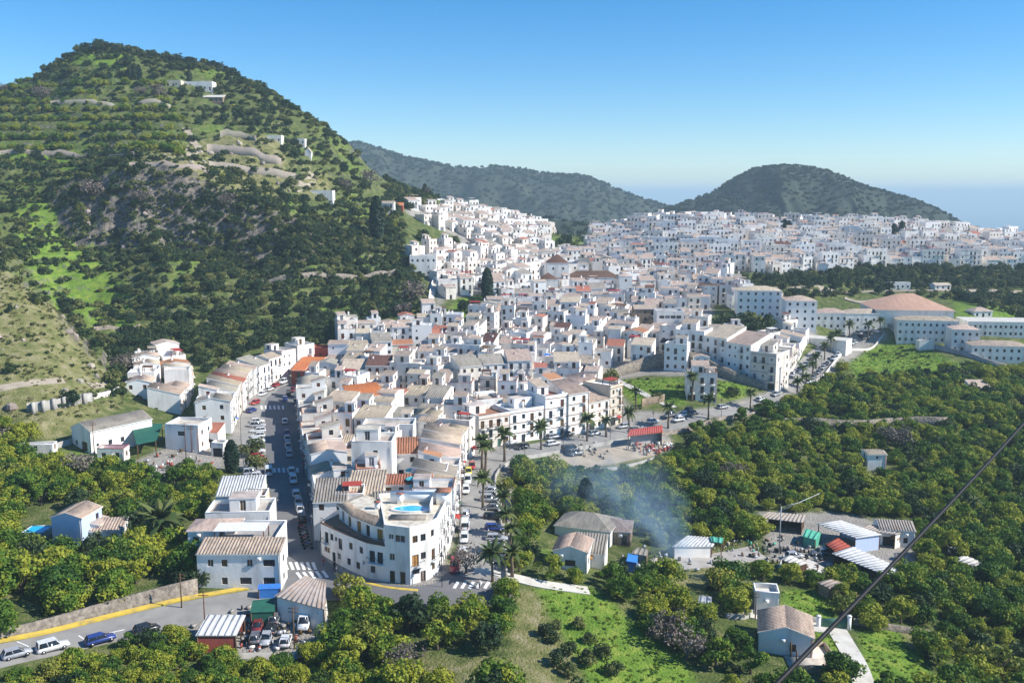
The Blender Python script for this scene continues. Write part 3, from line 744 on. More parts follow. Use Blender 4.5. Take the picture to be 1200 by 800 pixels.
# walls
wall_along('retaining_wall', [(600, 540), (655, 531), (705, 522), (760, 512)], 1.0, 0.5, 'concrete', 'grey retaining wall with parapet along the avenue above the builders yard', down=6)
wall_along('retaining_wall', [(760, 512), (820, 500), (868, 490), (905, 478)], 1.0, 0.5, 'dry_stone', 'stone retaining wall below the avenue where it climbs past the orchards', down=7)
wall_along('retaining_wall', [(905, 478), (938, 463), (958, 446), (975, 428), (995, 410), (1036, 391)], 0.9, 0.5, 'pale_concrete', 'pale parapet wall on the outer edge of the palm lined upper road', down=5)
wall_along('retaining_wall', [(594, 690), (592, 650), (586, 610), (582, 585), (579, 566), (586, 550), (600, 541)], 0.9, 0.4, 'concrete', 'low parapet wall beside the palms on the outer side of the avenue bend', down=4)
wall_along('retaining_wall', [(655, 548), (690, 552), (740, 548), (775, 536)], 0.7, 0.5, 'concrete', 'long grey wall holding up the builders yard over the orchard', down=5)
wall_along('stone_wall', [(-40, 755), (60, 735), (140, 715), (232, 696)], 1.4, 0.5, 'dry_stone', 'brown dry stone wall between the yellow kerbed road and the orchard', down=4, hs=[1.3, 1.7, 2.4, 2.8])
wall_along('terrace_wall', [(700, 447), (725, 440), (760, 432), (800, 428), (850, 444), (895, 456)], 4.5, 0.7, 'dry_stone', 'tall curved stone terrace wall below the houses above the lawn', hs=[1.5, 3.5, 5, 6, 4, 2], down=2)
wall_along('terrace_wall', [(752, 476), (775, 472), (778, 470)], 2.4, 0.5, 'stone_front', 'brown stone wall at the end of the lawn beside the avenue')
wall_along('terrace_wall', [(300, 333), (340, 331), (400, 326), (440, 324), (470, 322)], 2.6, 0.6, 'dry_stone', 'long grey dry stone terrace wall across the dark orchard hillside')
wall_along('terrace_wall', [(245, 196), (285, 202), (330, 208), (352, 212)], 3.2, 0.6, 'stone', 'brown terrace wall under the grassy bank on the crag', down=3)
wall_along('terrace_wall', [(243, 178), (275, 180), (305, 188), (330, 196)], 4.5, 0.6, 'stone', 'tall grey terrace wall beside the bend of the hill track', down=3)
wall_along('terrace_wall', [(258, 160), (290, 162), (300, 166)], 3.0, 0.6, 'stone', 'small stone terrace wall just above the hill track bend', down=3)
wall_along('terrace_wall', [(152, 194), (185, 196), (215, 200), (245, 204)], 2.2, 0.6, 'stone', 'broken pale stone wall under the hill track parking', down=3)
wall_along('terrace_wall', [(0, 182), (50, 182), (100, 183), (160, 185)], 2.2, 0.6, 'stone', 'long dry stone wall under the upper orchard terraces', down=3)
wall_along('terrace_wall', [(60, 123), (110, 124), (160, 126), (200, 127)], 2.0, 0.6, 'stone', 'dry stone terrace wall below the hilltop villa trees', down=3)
wall_along('terrace_wall', [(110, 388), (135, 386), (165, 384)], 1.6, 0.5, 'dry_stone', 'short grey stone wall among bushes at the hill foot', down=2)
wall_along('buttress_wall', [(32, 483), (60, 480), (85, 474), (108, 470)], 2.4, 0.5, 'concrete', 'pale buttressed concrete wall on the dry spur', down=2)
for k in range(6):
    p = hit(40 + k * 12, 484 - k * 2.2)
    tag(MB().box(-.4, -.6, -1, .3, .4, 2.9, 'concrete').build('buttress'), 'pale concrete buttress on the wall across the dry spur, %s from the left' % (['first'] + ORD[1:])[k], 'buttress', 'buttresses of the spur wall').location = (p.x, p.y, p.z)
wall_along('path_wall', [(108, 468), (125, 464), (140, 458), (152, 454)], 1.4, 0.4, 'pale_concrete', 'pale wall climbing from the buttresses to the blue shed', down=2)
wall_along('ramp_wall', [(155, 458), (168, 464), (180, 470)], 1.0, 0.5, 'concrete', 'low grey wall running from the blue shed down to the white cluster', down=2)
wall_along('yard_wall', [(36, 528), (60, 527), (84, 520)], 1.4, 0.4, 'concrete', 'grey wall running up to the gabled farm warehouse', down=2)
wall_along('yard_wall', [(380, 702), (384, 730), (376, 755), (345, 772), (325, 778)], 1.0, 0.4, 'pale_concrete', 'pale curved wall at the lower corner of the scrap yard', down=4)
wall_along('yard_wall', [(250, 772), (290, 770), (325, 770)], 0.8, 0.4, 'concrete', 'grey wall along the bottom of the scrap yard', down=4)
wall_along('garden_wall', [(868, 700), (880, 712), (882, 722), (868, 726), (850, 724)], 1.0, 0.4, 'concrete', 'grey curved garden wall beside the small white pump house', down=1.5)
wall_along('garden_wall', [(915, 722), (950, 728), (972, 732)], 1.0, 0.3, 'concrete', 'grey lane wall leading to the green gate', down=1)
wall_along('garden_wall', [(1000, 731), (1040, 738), (1080, 744), (1110, 750)], 1.2, 0.4, 'dry_stone', 'dark stone wall along the top of the bright lawn', down=2)
wall_along('terrace_wall', [(900, 497), (950, 503), (1000, 508), (1060, 500), (1110, 505)], 3.5, 0.6, 'dry_stone', 'long dry stone terrace wall between the middle orchards', hs=[2, 4, 4, 3.5, 4.5])
wall_along('path_wall', [(494, 372), (502, 356), (504, 340), (510, 322)], 1.2, 0.5, 'white_wall', 'white wall beside the stairway up the left edge of the old town', down=2)

# ------------------------------------------------------------------ houses
WIN = {'window': (1.0, 1.25, 0.95), 'small_window': (0.65, 0.75, 1.2), 'french_window': (1.15, 2.1, 0.05), 'door': (1.0, 2.1, 0.0), 'garage_door': (2.5, 2.3, 0.0), 'wide_window': (2.0, 1.2, 1.0), 'shutter_door': (1.3, 2.1, 0.05)}
def win_mb(kind, w, h, rg, detail):
    mb = MB(); r = 0.2
    if kind in ('door',): pm = rg.choice(['wood', 'wood', 'iron', 'green_shutter'])
    elif kind == 'garage_door': pm = rg.choice(['galvanised', 'wood', 'iron', 'curtained_glass'])
    elif kind == 'shutter_door': pm = 'honey_wood'
    else: pm = rg.choice(['glass', 'glass', 'glass', 'curtained_glass', 'wood'])
    mb.quad((-w / 2, r - .02, 0), (w / 2, r - .02, 0), (w / 2, r - .02, h), (-w / 2, r - .02, h), pm)
    if detail:
        fm = rg.choice(['wood', 'bright_wall', 'iron']) if kind != 'shutter_door' else 'wood'
        t = 0.06
        for b in ((-w / 2, 0, -w / 2 + t, h), (w / 2 - t, 0, w / 2, h), (-w / 2, h - t, w / 2, h), (-w / 2, 0, w / 2, t), (-t / 2, 0, t / 2, h)):
            mb.box(b[0], r - .08, b[1], b[2], r - .025, b[3], fm)
    return mb
WMESH = {}
def win_mesh(kind, rg, detail):
    k = (kind, rg.randrange(5), detail)
    if k not in WMESH:
        w, h, _ = WIN[kind]
        WMESH[k] = win_mb(kind, w, h, random.Random(hash((kind, k[1])) & 0xffff if False else (len(kind) * 31 + k[1] * 7)), detail).mesh(kind)
    return WMESH[k]
def balcony_mb(w, rail='iron', d=0.75, detail=True):
    mb = MB().box(-w / 2, -d, -.1, w / 2, 0.02, 0.02, 'bright_wall')
    mb.box(-w / 2, -d, .95, w / 2, -d + .05, 1.0, rail); mb.box(-w / 2, -d, .95, -w / 2 + .05, 0, 1.0, rail); mb.box(w / 2 - .05, -d, .95, w / 2, 0, 1.0, rail)
    if detail:
        n = int(w / .22)
        for i in range(n + 1):
            x = -w / 2 + .02 + (w - .06) * i / n
            mb.box(x, -d + .01, .02, x + .025, -d + .035, .95, rail)
    else:
        n = max(3, int(w / .45))
        for i in range(n + 1):
            x = -w / 2 + (w - .06) * i / n
            mb.box(x, -d, .02, x + .06, -d + .05, .95, rail)
    return mb

def facade(mb, p0, p1, zb, zt, ops, m, wins):
    """one outside wall from P0 to P1 (outside on the right hand) with its openings set back 0.2 m"""
    dx, dy = p1[0] - p0[0], p1[1] - p0[1]; L = math.hypot(dx, dy)
    if L < 0.05: return
    dx /= L; dy /= L; nx, ny = dy, -dx
    ops = [o for o in ops if o[0] > 0.05 and o[1] < L - 0.05 and o[3] < zt - 0.05]
    xs = sorted({0.0, L, *[o[0] for o in ops], *[o[1] for o in ops]}); zs = sorted({zb, zt, *[o[2] for o in ops], *[o[3] for o in ops]})
    def P(s, z, d=0.0): return (p0[0] + dx * s - nx * d, p0[1] + dy * s - ny * d, z)
    if not ops:
        mb.quad(P(0, zb), P(L, zb), P(L, zt), P(0, zt), m); return
    for j in range(len(zs) - 1):
        z0, z1 = zs[j], zs[j + 1]; i = 0
        while i < len(xs) - 1:
            def inside(k): return any(o[0] - 1e-6 <= xs[k] and xs[k + 1] <= o[1] + 1e-6 and o[2] - 1e-6 <= z0 and z1 <= o[3] + 1e-6 for o in ops)
            if inside(i): i += 1; continue
            k = i
            while k + 1 < len(xs) - 1 and not inside(k + 1): k += 1
            mb.quad(P(xs[i], z0), P(xs[k + 1], z0), P(xs[k + 1], z1), P(xs[i], z1), m); i = k + 1
    for o in ops:
        a, b, c, d, kind = o[:5]
        for q in ((P(a, c), P(a, c, .2), P(a, d, .2), P(a, d)), (P(b, c, .2), P(b, c), P(b, d), P(b, d, .2)), (P(a, c), P(b, c), P(b, c, .2), P(a, c, .2)), (P(a, d, .2), P(b, d, .2), P(b, d), P(a, d))):
            mb.quad(*q, m)
        wins.append((*P((a + b) / 2, c), math.atan2(dy, dx), kind, b - a, d - c))
def auto_ops(L, n, fh, z0, rg, dens=0.85, front=True, balc=0.3, spacing=2.7, kinds=None):
    ops = []; k = int((L - 0.6) / spacing)
    if k < 1: k = 1 if L > 2.4 else 0
    for f in range(n):
        for i in range(k):
            s = L * (i + .5) / k + rg.uniform(-.12, .12)
            if rg.random() > dens: continue
            if f == 0 and front:
                kind = rg.choice(['door', 'window', 'window', 'french_window', 'garage_door' if L / k > 3 else 'window'])
            else:
                kind = 'french_window' if (front and rg.random() < balc + .1) else rg.choice(['window', 'window', 'window', 'small_window'])
            w, h, zz = WIN[kind]
            if s - w / 2 < .2 or s + w / 2 > L - .2: continue
            ops.append((s - w / 2, s + w / 2, z0 + f * fh + zz, z0 + f * fh + zz + h, kind))
    return ops

def house_parts(sp, rg, lod):
    """mesh builders of one house in its own axes: front wall on -y, z = 0 at the front doorstep"""
    w, d, n, fh = sp['w'], sp['d'], sp['n'], sp.get('fh', 2.9)
    H = n * fh; wm = sp.get('wall', 'white_wall'); rt = sp['roof']; tm = sp.get('tiles', 'tan_tiles')
    P = dict(wall=MB(), roof=MB(), windows=[], balconies=[], extras=[])
    wl = P['wall']; x0, x1, y0, y1 = -w / 2, w / 2, -d / 2, d / 2
    dens = sp.get('dens', 0.85); base = -sp.get('sink', 3.5)
    c = [(x0, y0), (x1, y0), (x1, y1), (x0, y1)]
    top = H
    par = 0.0
    if rt == 'flat': par = 0.85; top = H + par
    for i in range(4):
        a, b = c[i], c[(i + 1) % 4]; L = math.hypot(b[0] - a[0], b[1] - a[1])
        if i == 0: ops = auto_ops(L, n, fh, 0, rg, dens, True, sp.get('balc', .3), sp.get('spacing', 2.35))
        elif i in (1, 3): ops = auto_ops(L, n, fh, 0, rg, sp.get('side', .45), False, spacing=3.2)
        else: ops = []
        if lod >= 3: ops = [o for o in ops if o[4] != 'small_window']
        facade(wl, a, b, base, top, ops, wm, P['windows'])
        if i == 0:
            for o in ops:
                if o[4] == 'french_window' and o[2] > 1.5 and rg.random() < .8:
                    P['balconies'].append(((o[0] + o[1]) / 2 + x0, y0, o[2] - .03, o[1] - o[0] + .7))
    ov = 0.28; r = P['roof']; th = 0.16
    if rt == 'flat':
        t = 0.2
        wl.box(x0 + t, y0 + t, H - .1, x1 - t, y1 - t, H, sp.get('floor', 'terrace_floor')) if False else r.quad((x0, y0, H), (x1, y0, H), (x1, y1, H), (x0, y1, H), sp.get('floor', 'terrace_floor'))
        for q in (((x0, y0 + t, H), (x1, y0 + t, H)), ((x1 - t, y0, H), (x1 - t, y1, H)), ((x1, y1 - t, H), (x0, y1 - t, H)), ((x0 + t, y1, H), (x0 + t, y0, H))):
            (ax, ay, az), (bx, by, bz) = q
            wl.quad((bx, by, bz), (ax, ay, az), (ax, ay, top), (bx, by, top), wm)
        e = 0.03
        for b in ((x0 - e, y0 - e, x1 + e, y0 + t + e), (x0 - e, y1 - t - e, x1 + e, y1 + e), (x0 - e, y0 + t + e, x0 + t + e, y1 - t - e), (x1 - t - e, y0 + t + e, x1 + e, y1 - t - e)):
            wl.box(b[0], b[1], top, b[2], b[3], top + .06, sp.get('coping', 'bright_wall'))
    elif rt == 'shed':
        s = sp.get('pitch', .28); rise = d * s
        wl.add([(x1, y0, H), (x1, y1, H), (x1, y1, H + rise)], [(0, 1, 2)], wm); wl.add([(x0, y0, H), (x0, y1, H), (x0, y1, H + rise)], [(0, 2, 1)], wm)
        wl.quad((x1, y1, H), (x0, y1, H), (x0, y1, H + rise), (x1, y1, H + rise), wm)
        r.slab([(x0 - .1, y0 - ov, H - ov * s + th), (x1 + .1, y0 - ov, H - ov * s + th), (x1 + .1, y1 + .1, H + rise + .1 * s + th), (x0 - .1, y1 + .1, H + rise + .1 * s + th)], th, tm, 'bright_wall')
    elif rt in ('gable', 'gable_front'):
        s = sp.get('pitch', .32)
        if rt == 'gable':
            rise = d / 2 * s
            for sx in (x0, x1):
                wl.add([(sx, y0, H), (sx, y1, H), (sx, 0, H + rise)], [(0, 1, 2) if sx == x1 else (0, 2, 1)], wm)
            r.slab([(x0 - .15, y0 - ov, H - ov * s + th), (x1 + .15, y0 - ov, H - ov * s + th), (x1 + .15, 0, H + rise + th), (x0 - .15, 0, H + rise + th)], th, tm, 'bright_wall')
            r.slab([(x1 + .15, y1 + ov, H - ov * s + th), (x0 - .15, y1 + ov, H - ov * s + th), (x0 - .15, 0, H + rise + th), (x1 + .15, 0, H + rise + th)], th, tm, 'bright_wall')
        else:
            rise = w / 2 * s
            for sy in (y0, y1):
                wl.add([(x0, sy, H), (x1, sy, H), (0, sy, H + rise)], [(0, 1, 2) if sy == y0 else (0, 2, 1)], wm)
            r.slab([(x0 - ov, y1 + .15, H - ov * s + th), (x0 - ov, y0 - .15, H - ov * s + th), (0, y0 - .15, H + rise + th), (0, y1 + .15, H + rise + th)], th, tm, 'bright_wall')
            r.slab([(x1 + ov, y0 - .15, H - ov * s + th), (x1 + ov, y1 + .15, H - ov * s + th), (0, y1 + .15, H + rise + th), (0, y0 - .15, H + rise + th)], th, tm, 'bright_wall')
    elif rt == 'hip':
        s = sp.get('pitch', .4); m_ = min(w, d) / 2; rise = m_ * s; z = H - ov * s + th
        if w >= d: A, B = (x0 + m_, 0, H + rise + th), (x1 - m_, 0, H + rise + th)
        else: A, B = (0, y0 + m_, H + rise + th), (0, y1 - m_, H + rise + th)
        e = [(x0 - ov, y0 - ov, z), (x1 + ov, y0 - ov, z), (x1 + ov, y1 + ov, z), (x0 - ov, y1 + ov, z)]
        if w >= d:
            r.add([e[0], e[1], B, A], [(0, 1, 2, 3)], tm); r.add([e[1], e[2], B], [(0, 1, 2)], tm); r.add([e[2], e[3], A, B], [(0, 1, 2, 3)], tm); r.add([e[3], e[0], A], [(0, 1, 2)], tm)
        else:
            r.add([e[0], e[1], A], [(0, 1, 2)], tm); r.add([e[1], e[2], B, A], [(0, 1, 2, 3)], tm); r.add([e[2], e[3], B], [(0, 1, 2)], tm); r.add([e[3], e[0], A, B], [(0, 1, 2, 3)], tm)
        for i in range(4):
            a, b = e[i], e[(i + 1) % 4]; r.quad((a[0], a[1], a[2] - th), (b[0], b[1], b[2] - th), b, a, 'bright_wall')
        r.quad(*[(p[0], p[1], p[2] - th) for p in e[::-1]], 'bright_wall')
    # what stands on the roof
    for ex in sp.get('extras', ()):
        mb = MB(); k = ex[0]
        if k == 'chimney':
            x, y, hh = ex[1], ex[2], ex[3]; zz = H + (0 if rt == 'flat' else 0.1)
            mb.box(x - .3, y - .3, zz, x + .3, y + .3, H + hh, 'bright_wall').box(x - .38, y - .38, H + hh, x + .38, y + .38, H + hh + .1, 'bright_wall').box(x - .22, y - .22, H + hh + .1, x + .22, y + .22, H + hh + .35, 'terracotta_tiles')
            P['extras'].append(('chimney', mb))
        elif k == 'roof_room':                       # a small storey set back on the terrace
            a, b, e_, f = ex[1:5]; hh = 2.5; wn_ = []
            mb2 = MB()
            cc = [(a, b), (e_, b), (e_, f), (a, f)]
            for i in range(4):
                p, q = cc[i], cc[(i + 1) % 4]; L = math.hypot(q[0] - p[0], q[1] - p[1])
                op = []
                if L > 2 and i in (0, 1, 3):
                    kd = 'french_window' if i == 0 else 'window'; ww, hw, zz = WIN[kd]
                    op = [(L / 2 - ww / 2, L / 2 + ww / 2, H + zz + .02, H + zz + hw, kd)]
                facade(mb2, p, q, H, H + hh, op, wm, P['windows'])
            if ex[5] == 'tile':
                s = .26; ri = (f - b) * s
                mb2.add([(e_, b, H + hh), (e_, f, H + hh), (e_, f, H + hh + ri)], [(0, 1, 2)], wm); mb2.add([(a, b, H + hh), (a, f, H + hh), (a, f, H + hh + ri)], [(0, 2, 1)], wm)
                mb2.quad((e_, f, H + hh), (a, f, H + hh), (a, f, H + hh + ri), (e_, f, H + hh + ri), wm)
                mb2.slab([(a - .15, b - .3, H + hh + .06), (e_ + .15, b - .3, H + hh + .06), (e_ + .15, f + .1, H + hh + ri + .16), (a - .15, f + .1, H + hh + ri + .16)], .14, tm, 'bright_wall')
            else:
                mb2.slab([(a - .12, b - .12, H + hh + .12), (e_ + .12, b - .12, H + hh + .12), (e_ + .12, f + .12, H + hh + .12), (a - .12, f + .12, H + hh + .12)], .14, 'terrace_floor', 'bright_wall')
            P['extras'].append(('roof_room', mb2))
        elif k == 'pergola':
            a, b, e_, f = ex[1:5]
            for x in (a, e_):
                for y in (b, f): mb.box(x - .08, y - .08, H, x + .08, y + .08, H + 2.2, 'wood')
            mb.slab([(a - .2, b - .2, H + 2.3), (e_ + .2, b - .2, H + 2.3), (e_ + .2, f + .2, H + 2.45), (a - .2, f + .2, H + 2.45)], .1, ex[5])
            P['extras'].append(('pergola', mb))
        elif k == 'tank':
            x, y = ex[1], ex[2]
            mb.tube([(x, y, H), (x, y, H + 1.2)], .5, 'bright_wall', 8); P['extras'].append(('water_tank', mb))
        elif k == 'aerial':
            x, y = ex[1], ex[2]
            mb.tube([(x, y, H), (x, y, H + 2.6)], .03, 'galvanised', 4)
            for q in range(4): mb.box(x - .5 + .06 * q, y - .02 + .25 * q - .4, H + 2.35, x + .5 - .06 * q, y + .02 + .25 * q - .4, H + 2.38, 'galvanised')
            P['extras'].append(('aerial', mb))
    if lod <= 1 and rg.random() < .22:
        x = rg.uniform(x0 + 1.2, x1 - 1.4); ww = rg.uniform(.9, 1.5); cm_ = rg.choice(['white_canvas', 'green_shutter', 'red_canvas', 'blue_canvas', 'honey_wood'])
        P['extras'].append(('awning', MB().slab([(x - ww, y0 - 1.0, 2.15), (x + ww, y0 - 1.0, 2.15), (x + ww, y0 - .02, 2.6), (x - ww, y0 - .02, 2.6)], .05, cm_)))
    if lod <= 1:
        x = x1 - .25; P['extras'].append(('drainpipe', MB().box(x - .05, y0 - .12, 0, x + .05, y0 - .02, H - .2, 'galvanised' if rg.random() < .6 else 'terracotta_tiles')))
        if rg.random() < .35: q = rg.uniform(x0 + 1, x1 - 1.5); P['extras'].append(('air_conditioner', MB().box(q, y0 - .38, H - 1.1, q + .8, y0 - .03, H - .5, 'bright_wall')))
    if sp.get('cornice'):
        for z in [fh * k for k in range(1, n + (1 if rt == 'flat' else 0))]:
            wl.box(x0 - .06, y0 - .08, z - .09, x1 + .06, y0, z + .04, sp['cornice'])
    return P

HOUSES = []                              # every house: its spec, place and how large it shows
def foot_ok(x, y, r, slack=1.0):
    for h in HOUSES:
        if (h['x'] - x) ** 2 + (h['y'] - y) ** 2 < ((h['r'] + r) * slack) ** 2: return False
    return True
def add_house(x, y, rz, sp, z=None, where=None, name=None, label=None, seed=None, always=False):
    c, s = math.cos(rz), math.sin(rz)
    if z is None:
        zz = [ground(x + a * c - b * s, y + a * s + b * c) for a, b in ((0, -sp['d'] / 2), (-sp['w'] / 2, -sp['d'] / 2), (sp['w'] / 2, -sp['d'] / 2))]
        z = (zz[0] * 2 + min(zz)) / 3
    sp.setdefault('sink', 4.0)
    H = sp['n'] * sp.get('fh', 2.9)
    u, v = project(x, y, z + H / 2)
    size = max(sp['w'], H) / math.hypot(y, CAMZ - z) * FPX
    h = dict(x=x, y=y, z=z, rz=rz, sp=sp, r=0.5 * math.sqrt(sp['w'] * sp['d']), u=u, v=v, size=size, where=where, name=name, label=label, always=always, seed=seed if seed is not None else rnd.randrange(10 ** 6))
    HOUSES.append(h); return h

def rand_spec(rg, w=None, d=None, n=None, roofs=None, walls=None, big=False):
    w = w or rg.uniform(5.5, 9.5); d = d or rg.uniform(7, 9.5); n = n or rg.choice([2, 2, 2, 3, 3])
    roof = rg.choice(roofs or ['flat'] * 5 + ['shed', 'shed', 'gable', 'gable', 'gable_front'])
    sp = dict(w=w, d=d, n=n, roof=roof, fh=rg.uniform(2.7, 3.05))
    sp['wall'] = rg.choices(walls or ['white_wall', 'bright_wall', 'warm_wall', 'cream_wall'], [13, 6, 5, .4] if not walls else None)[0]
    sp['tiles'] = rg.choices(['tan_tiles', 'terracotta_tiles', 'brown_tiles', 'grey_tiles'], [12, 1.2, 1.0, 2.5])[0]
    sp['floor'] = rg.choice(['terrace_floor', 'terrace_floor', 'red_floor', 'concrete', 'pavement', 'pale_concrete', 'bright_wall']); sp['pitch'] = rg.uniform(.18, .3)
    if roof == 'flat' and rg.random() < .3: sp['coping'] = 'terracotta_tiles'
    ex = []
    if roof == 'flat':
        t = rg.random()
        if t < .62:
            a = -w / 2 + .3 if rg.random() < .5 else -w / 2 + w * .4
            ex.append(('roof_room', a, rg.uniform(-.5, 1.0), a + w * .55 - .3, d / 2 - .3, rg.choice(['tile', 'tile', 'flat'])))
        if t > .7: ex.append(('pergola', -w / 2 + .6, -d / 2 + .8, rg.uniform(0, w / 2 - .6), -d / 2 + 3.2, rg.choice(['tan_tiles', 'white_canvas', 'wood', 'red_canvas'])))
        if rg.random() < .18: ex.append(('tank', w / 2 - 1, -d / 2 + 1.2))
    if rg.random() < .5: ex.append(('chimney', rg.uniform(-w / 3, w / 3), rg.uniform(0, d / 3), rg.uniform(1.4, 2.2) if roof != 'flat' else 1.6))
    if rg.random() < .25: ex.append(('aerial', rg.uniform(-w / 3, w / 3), rg.uniform(0, d / 3)))
    sp['extras'] = ex
    if rg.random() < .12: sp['cornice'] = 'terracotta_tiles'
    if w > 7 and rg.random() < .3: sp['spacing'] = 2.2
    return sp

def row(px, seed, wr=(5.5, 8.5), dr=(8, 10), n=(2, 3), roofs=None, where=None, gap=0.05, zoff=0.0, step=None, jit=0.35, world=None, wallm=None, **kw):
    """houses side by side; the fronts face the right hand of the line"""
    rg = random.Random(seed)
    c = world or [hit(u, v) for u, v in px]
    pts = resample(smoothline(c, 2), 0.5)
    i = 0
    while i < len(pts) - 4:
        w = rg.uniform(*wr); j = i
        while j < len(pts) - 1 and (pts[j] - pts[i]).to_2d().length < w: j += 1
        L = (pts[j] - pts[i]).to_2d().length
        if L < w * .75: break
        t = (pts[j] - pts[i]).to_2d().normalized(); dd = rg.uniform(*dr)
        mid = (pts[i] + pts[j]) / 2; inn = Vector((-t.y, t.x))
        off = dd / 2 + rg.uniform(-jit, jit)
        x, y = mid.x + inn.x * off, mid.y + inn.y * off
        sp = rand_spec(rg, L - gap, dd, rg.choice(n), roofs, wallm); sp.update(kw)
        add_house(x, y, math.atan2(t.y, t.x), sp, where=where, always=True)
        i = j
    return

# ------------------------------------------------------------------ buildings with a shape of their own
SPECIAL_KEEP = []                        # circles (x, y, r) where nothing else may stand
def keep(x, y, r): SPECIAL_KEEP.append((x, y, r))
def clear_of(x, y, r):
    for a, b, c in SPECIAL_KEEP:
        if (a - x) ** 2 + (b - y) ** 2 < (c + r) ** 2: return False
    return True
def ribs(mb, a, b, c, d, pitch=0.5, m='tan_tiles', hgt=0.09):
    """raised tile rows on the roof plane a-b (eave) d-c (ridge)"""
    a, b, c, d = map(Vector, (a, b, c, d)); n = max(2, int((b - a).length / pitch))
    nr = (b - a).cross(d - a).normalized() * hgt
    if nr.z < 0: nr = -nr
    for i in range(n):
        t0, t1 = (i + .2) / n, (i + .7) / n
        p, q, r, s = a.lerp(b, t0), a.lerp(b, t1), d.lerp(c, t1), d.lerp(c, t0)
        mb.add([tuple(x) for x in (p, q, r, s, p + nr, q + nr, r + nr, s + nr)], [(4, 5, 6, 7), (0, 1, 5, 4), (1, 2, 6, 5), (3, 0, 4, 7), (2, 3, 7, 6)], m)
def put_windows(wins, root, rg, detail):
    for (x, y, z, a, kind, w, h) in wins:
        std = WIN[kind]
        me = win_mesh(kind, rg, detail) if abs(std[0] - w) < .02 and abs(std[1] - h) < .02 else win_mb(kind, w, h, rg, detail).mesh(kind)
        nm = {'small_window': 'window', 'wide_window': 'window', 'shutter_door': 'door', 'french_window': 'window'}.get(kind, kind)
        link(nm, me, root, (x, y, z), a)
def op(s, z, kind, w=None, h=None):
    ww, hh, zz = WIN[kind]; w = w or ww; h = h or hh
    return (s - w / 2, s + w / 2, z + zz, z + zz + h, kind)
def corner_block():
    g = [hit(u, v) for u, v in [(377, 650), (404, 665), (431, 677), (452, 681), (481, 685), (502, 679), (514, 670), (527, 641)]]
    A, B, C, D, E, F_, G, H_ = [Vector((p.x, p.y)) for p in g]
    O = Vector((D.x, D.y)); z0 = -0.1
    root = empty('corner_building', (O.x, O.y, z0))
    tag(root, 'large white rounded corner building at the street junction with a rooftop pool terrace', 'building')
    L = lambda p: (p.x - O.x, p.y - O.y)
    bl = Vector((-25.5, 173.0)); br = H_ + Vector((0.2, 4)); wl = MB(); wins = []; rg = random.Random(5)
    right = [L(D), L(E), L(F_), L(G), L(H_), L(br), L(bl)]
    zt = 9.9; zp = 10.6; fh = 3.25
    e = [math.dist(right[i], right[(i + 1) % 7]) for i in range(7)]
    opsR = {0: [op(1.2, 6.9, 'small_window', .9, .9)[:4] + ('window',), op(1.3, .15, 'door', 1.0, 2.2), op(1.3, 3.3, 'window'), op(3.3, .1, 'door', 1.0, 2.3), op(2.9, 6.7, 'wide_window', 1.9, 1.3)],
            1: [op(e[1] * .32, .9, 'wide_window', 1.4, .9), op(e[1] * .72, .1, 'door'), op(e[1] * .3, 3.3, 'shutter_door', 1.3, 2.1), op(e[1] * .74, 3.4, 'window'), op(e[1] * .3, 6.7, 'window'), op(e[1] * .74, 6.7, 'window')],
            2: [op(e[2] * .5, .6, 'window'), op(e[2] * .5, 3.3, 'french_window'), op(e[2] * .45, 6.8, 'window')]}
    for i in (3, 4):
        opsR[i] = auto_ops(e[i], 3, fh, 0, rg, 1.0, True, .6, 2.0)
    for i in range(7):
        facade(wl, right[i], right[(i + 1) % 7], -3.5 if i < 6 else 0, zp, opsR.get(i, []), 'white_wall', wins)
    rf = MB(); rf.add([(x, y, zt) for x, y in right], [tuple(range(7))], 'terrace_floor')
    for i in range(7):                      # inside faces and coping of the parapet
        a = Vector(right[i]); b = Vector(right[(i + 1) % 7]); d = (b - a).normalized(); n = Vector((-d.y, d.x)) * .22
        wl.quad((b.x + n.x, b.y + n.y, zt), (a.x + n.x, a.y + n.y, zt), (a.x + n.x, a.y + n.y, zp), (b.x + n.x, b.y + n.y, zp), 'white_wall')
        wl.quad((a.x, a.y, zp), (b.x, b.y, zp), (b.x + n.x, b.y + n.y, zp), (a.x + n.x, a.y + n.y, zp), 'bright_wall')
    # the lower left wing with its terrace
    al = A + Vector((4.2, 9)); left = [L(A), L(B), L(C), L(D), (right[6][0] + 1.0, right[6][1]), L(al)]
    zl = 6.6; zlp = 6.75
    e = [math.dist(left[i], left[(i + 1) % 6]) for i in range(6)]
    opsL = {0: [op(e[0] * .25, 3.3, 'french_window'), op(e[0] * .48, 3.4, 'window'), op(e[0] * .66, 3.4, 'small_window'), op(e[0] * .84, 3.3, 'french_window'), op(e[0] * .25, .5, 'wide_window', 1.8, 1.1), op(e[0] * .55, .1, 'door'), op(e[0] * .78, .3, 'window')],
            1: [op(e[1] * .3, 3.3, 'window'), op(e[1] * .75, 3.3, 'window'), op(e[1] * .2, .2, 'window'), op(e[1] * .6, .2, 'window'), op(e[1] * .85, 1.2, 'small_window')],
            2: [op(e[2] * .28, 3.25, 'french_window'), op(e[2] * .72, 3.25, 'french_window'), op(e[2] * .3, .4, 'window')]}
    for i in (0, 1, 2, 4, 5):
        facade(wl, left[i], left[(i + 1) % 6], -3.5, zlp, opsL.get(i, []), 'white_wall', wins)
    rf.add([(x, y, zl) for x, y in left], [tuple(range(6))], 'red_floor')
    wall = wl.build('wall', root); rf.build('terrace', root)
    # terrace railing: brown coping band and iron bars
    band = MB()
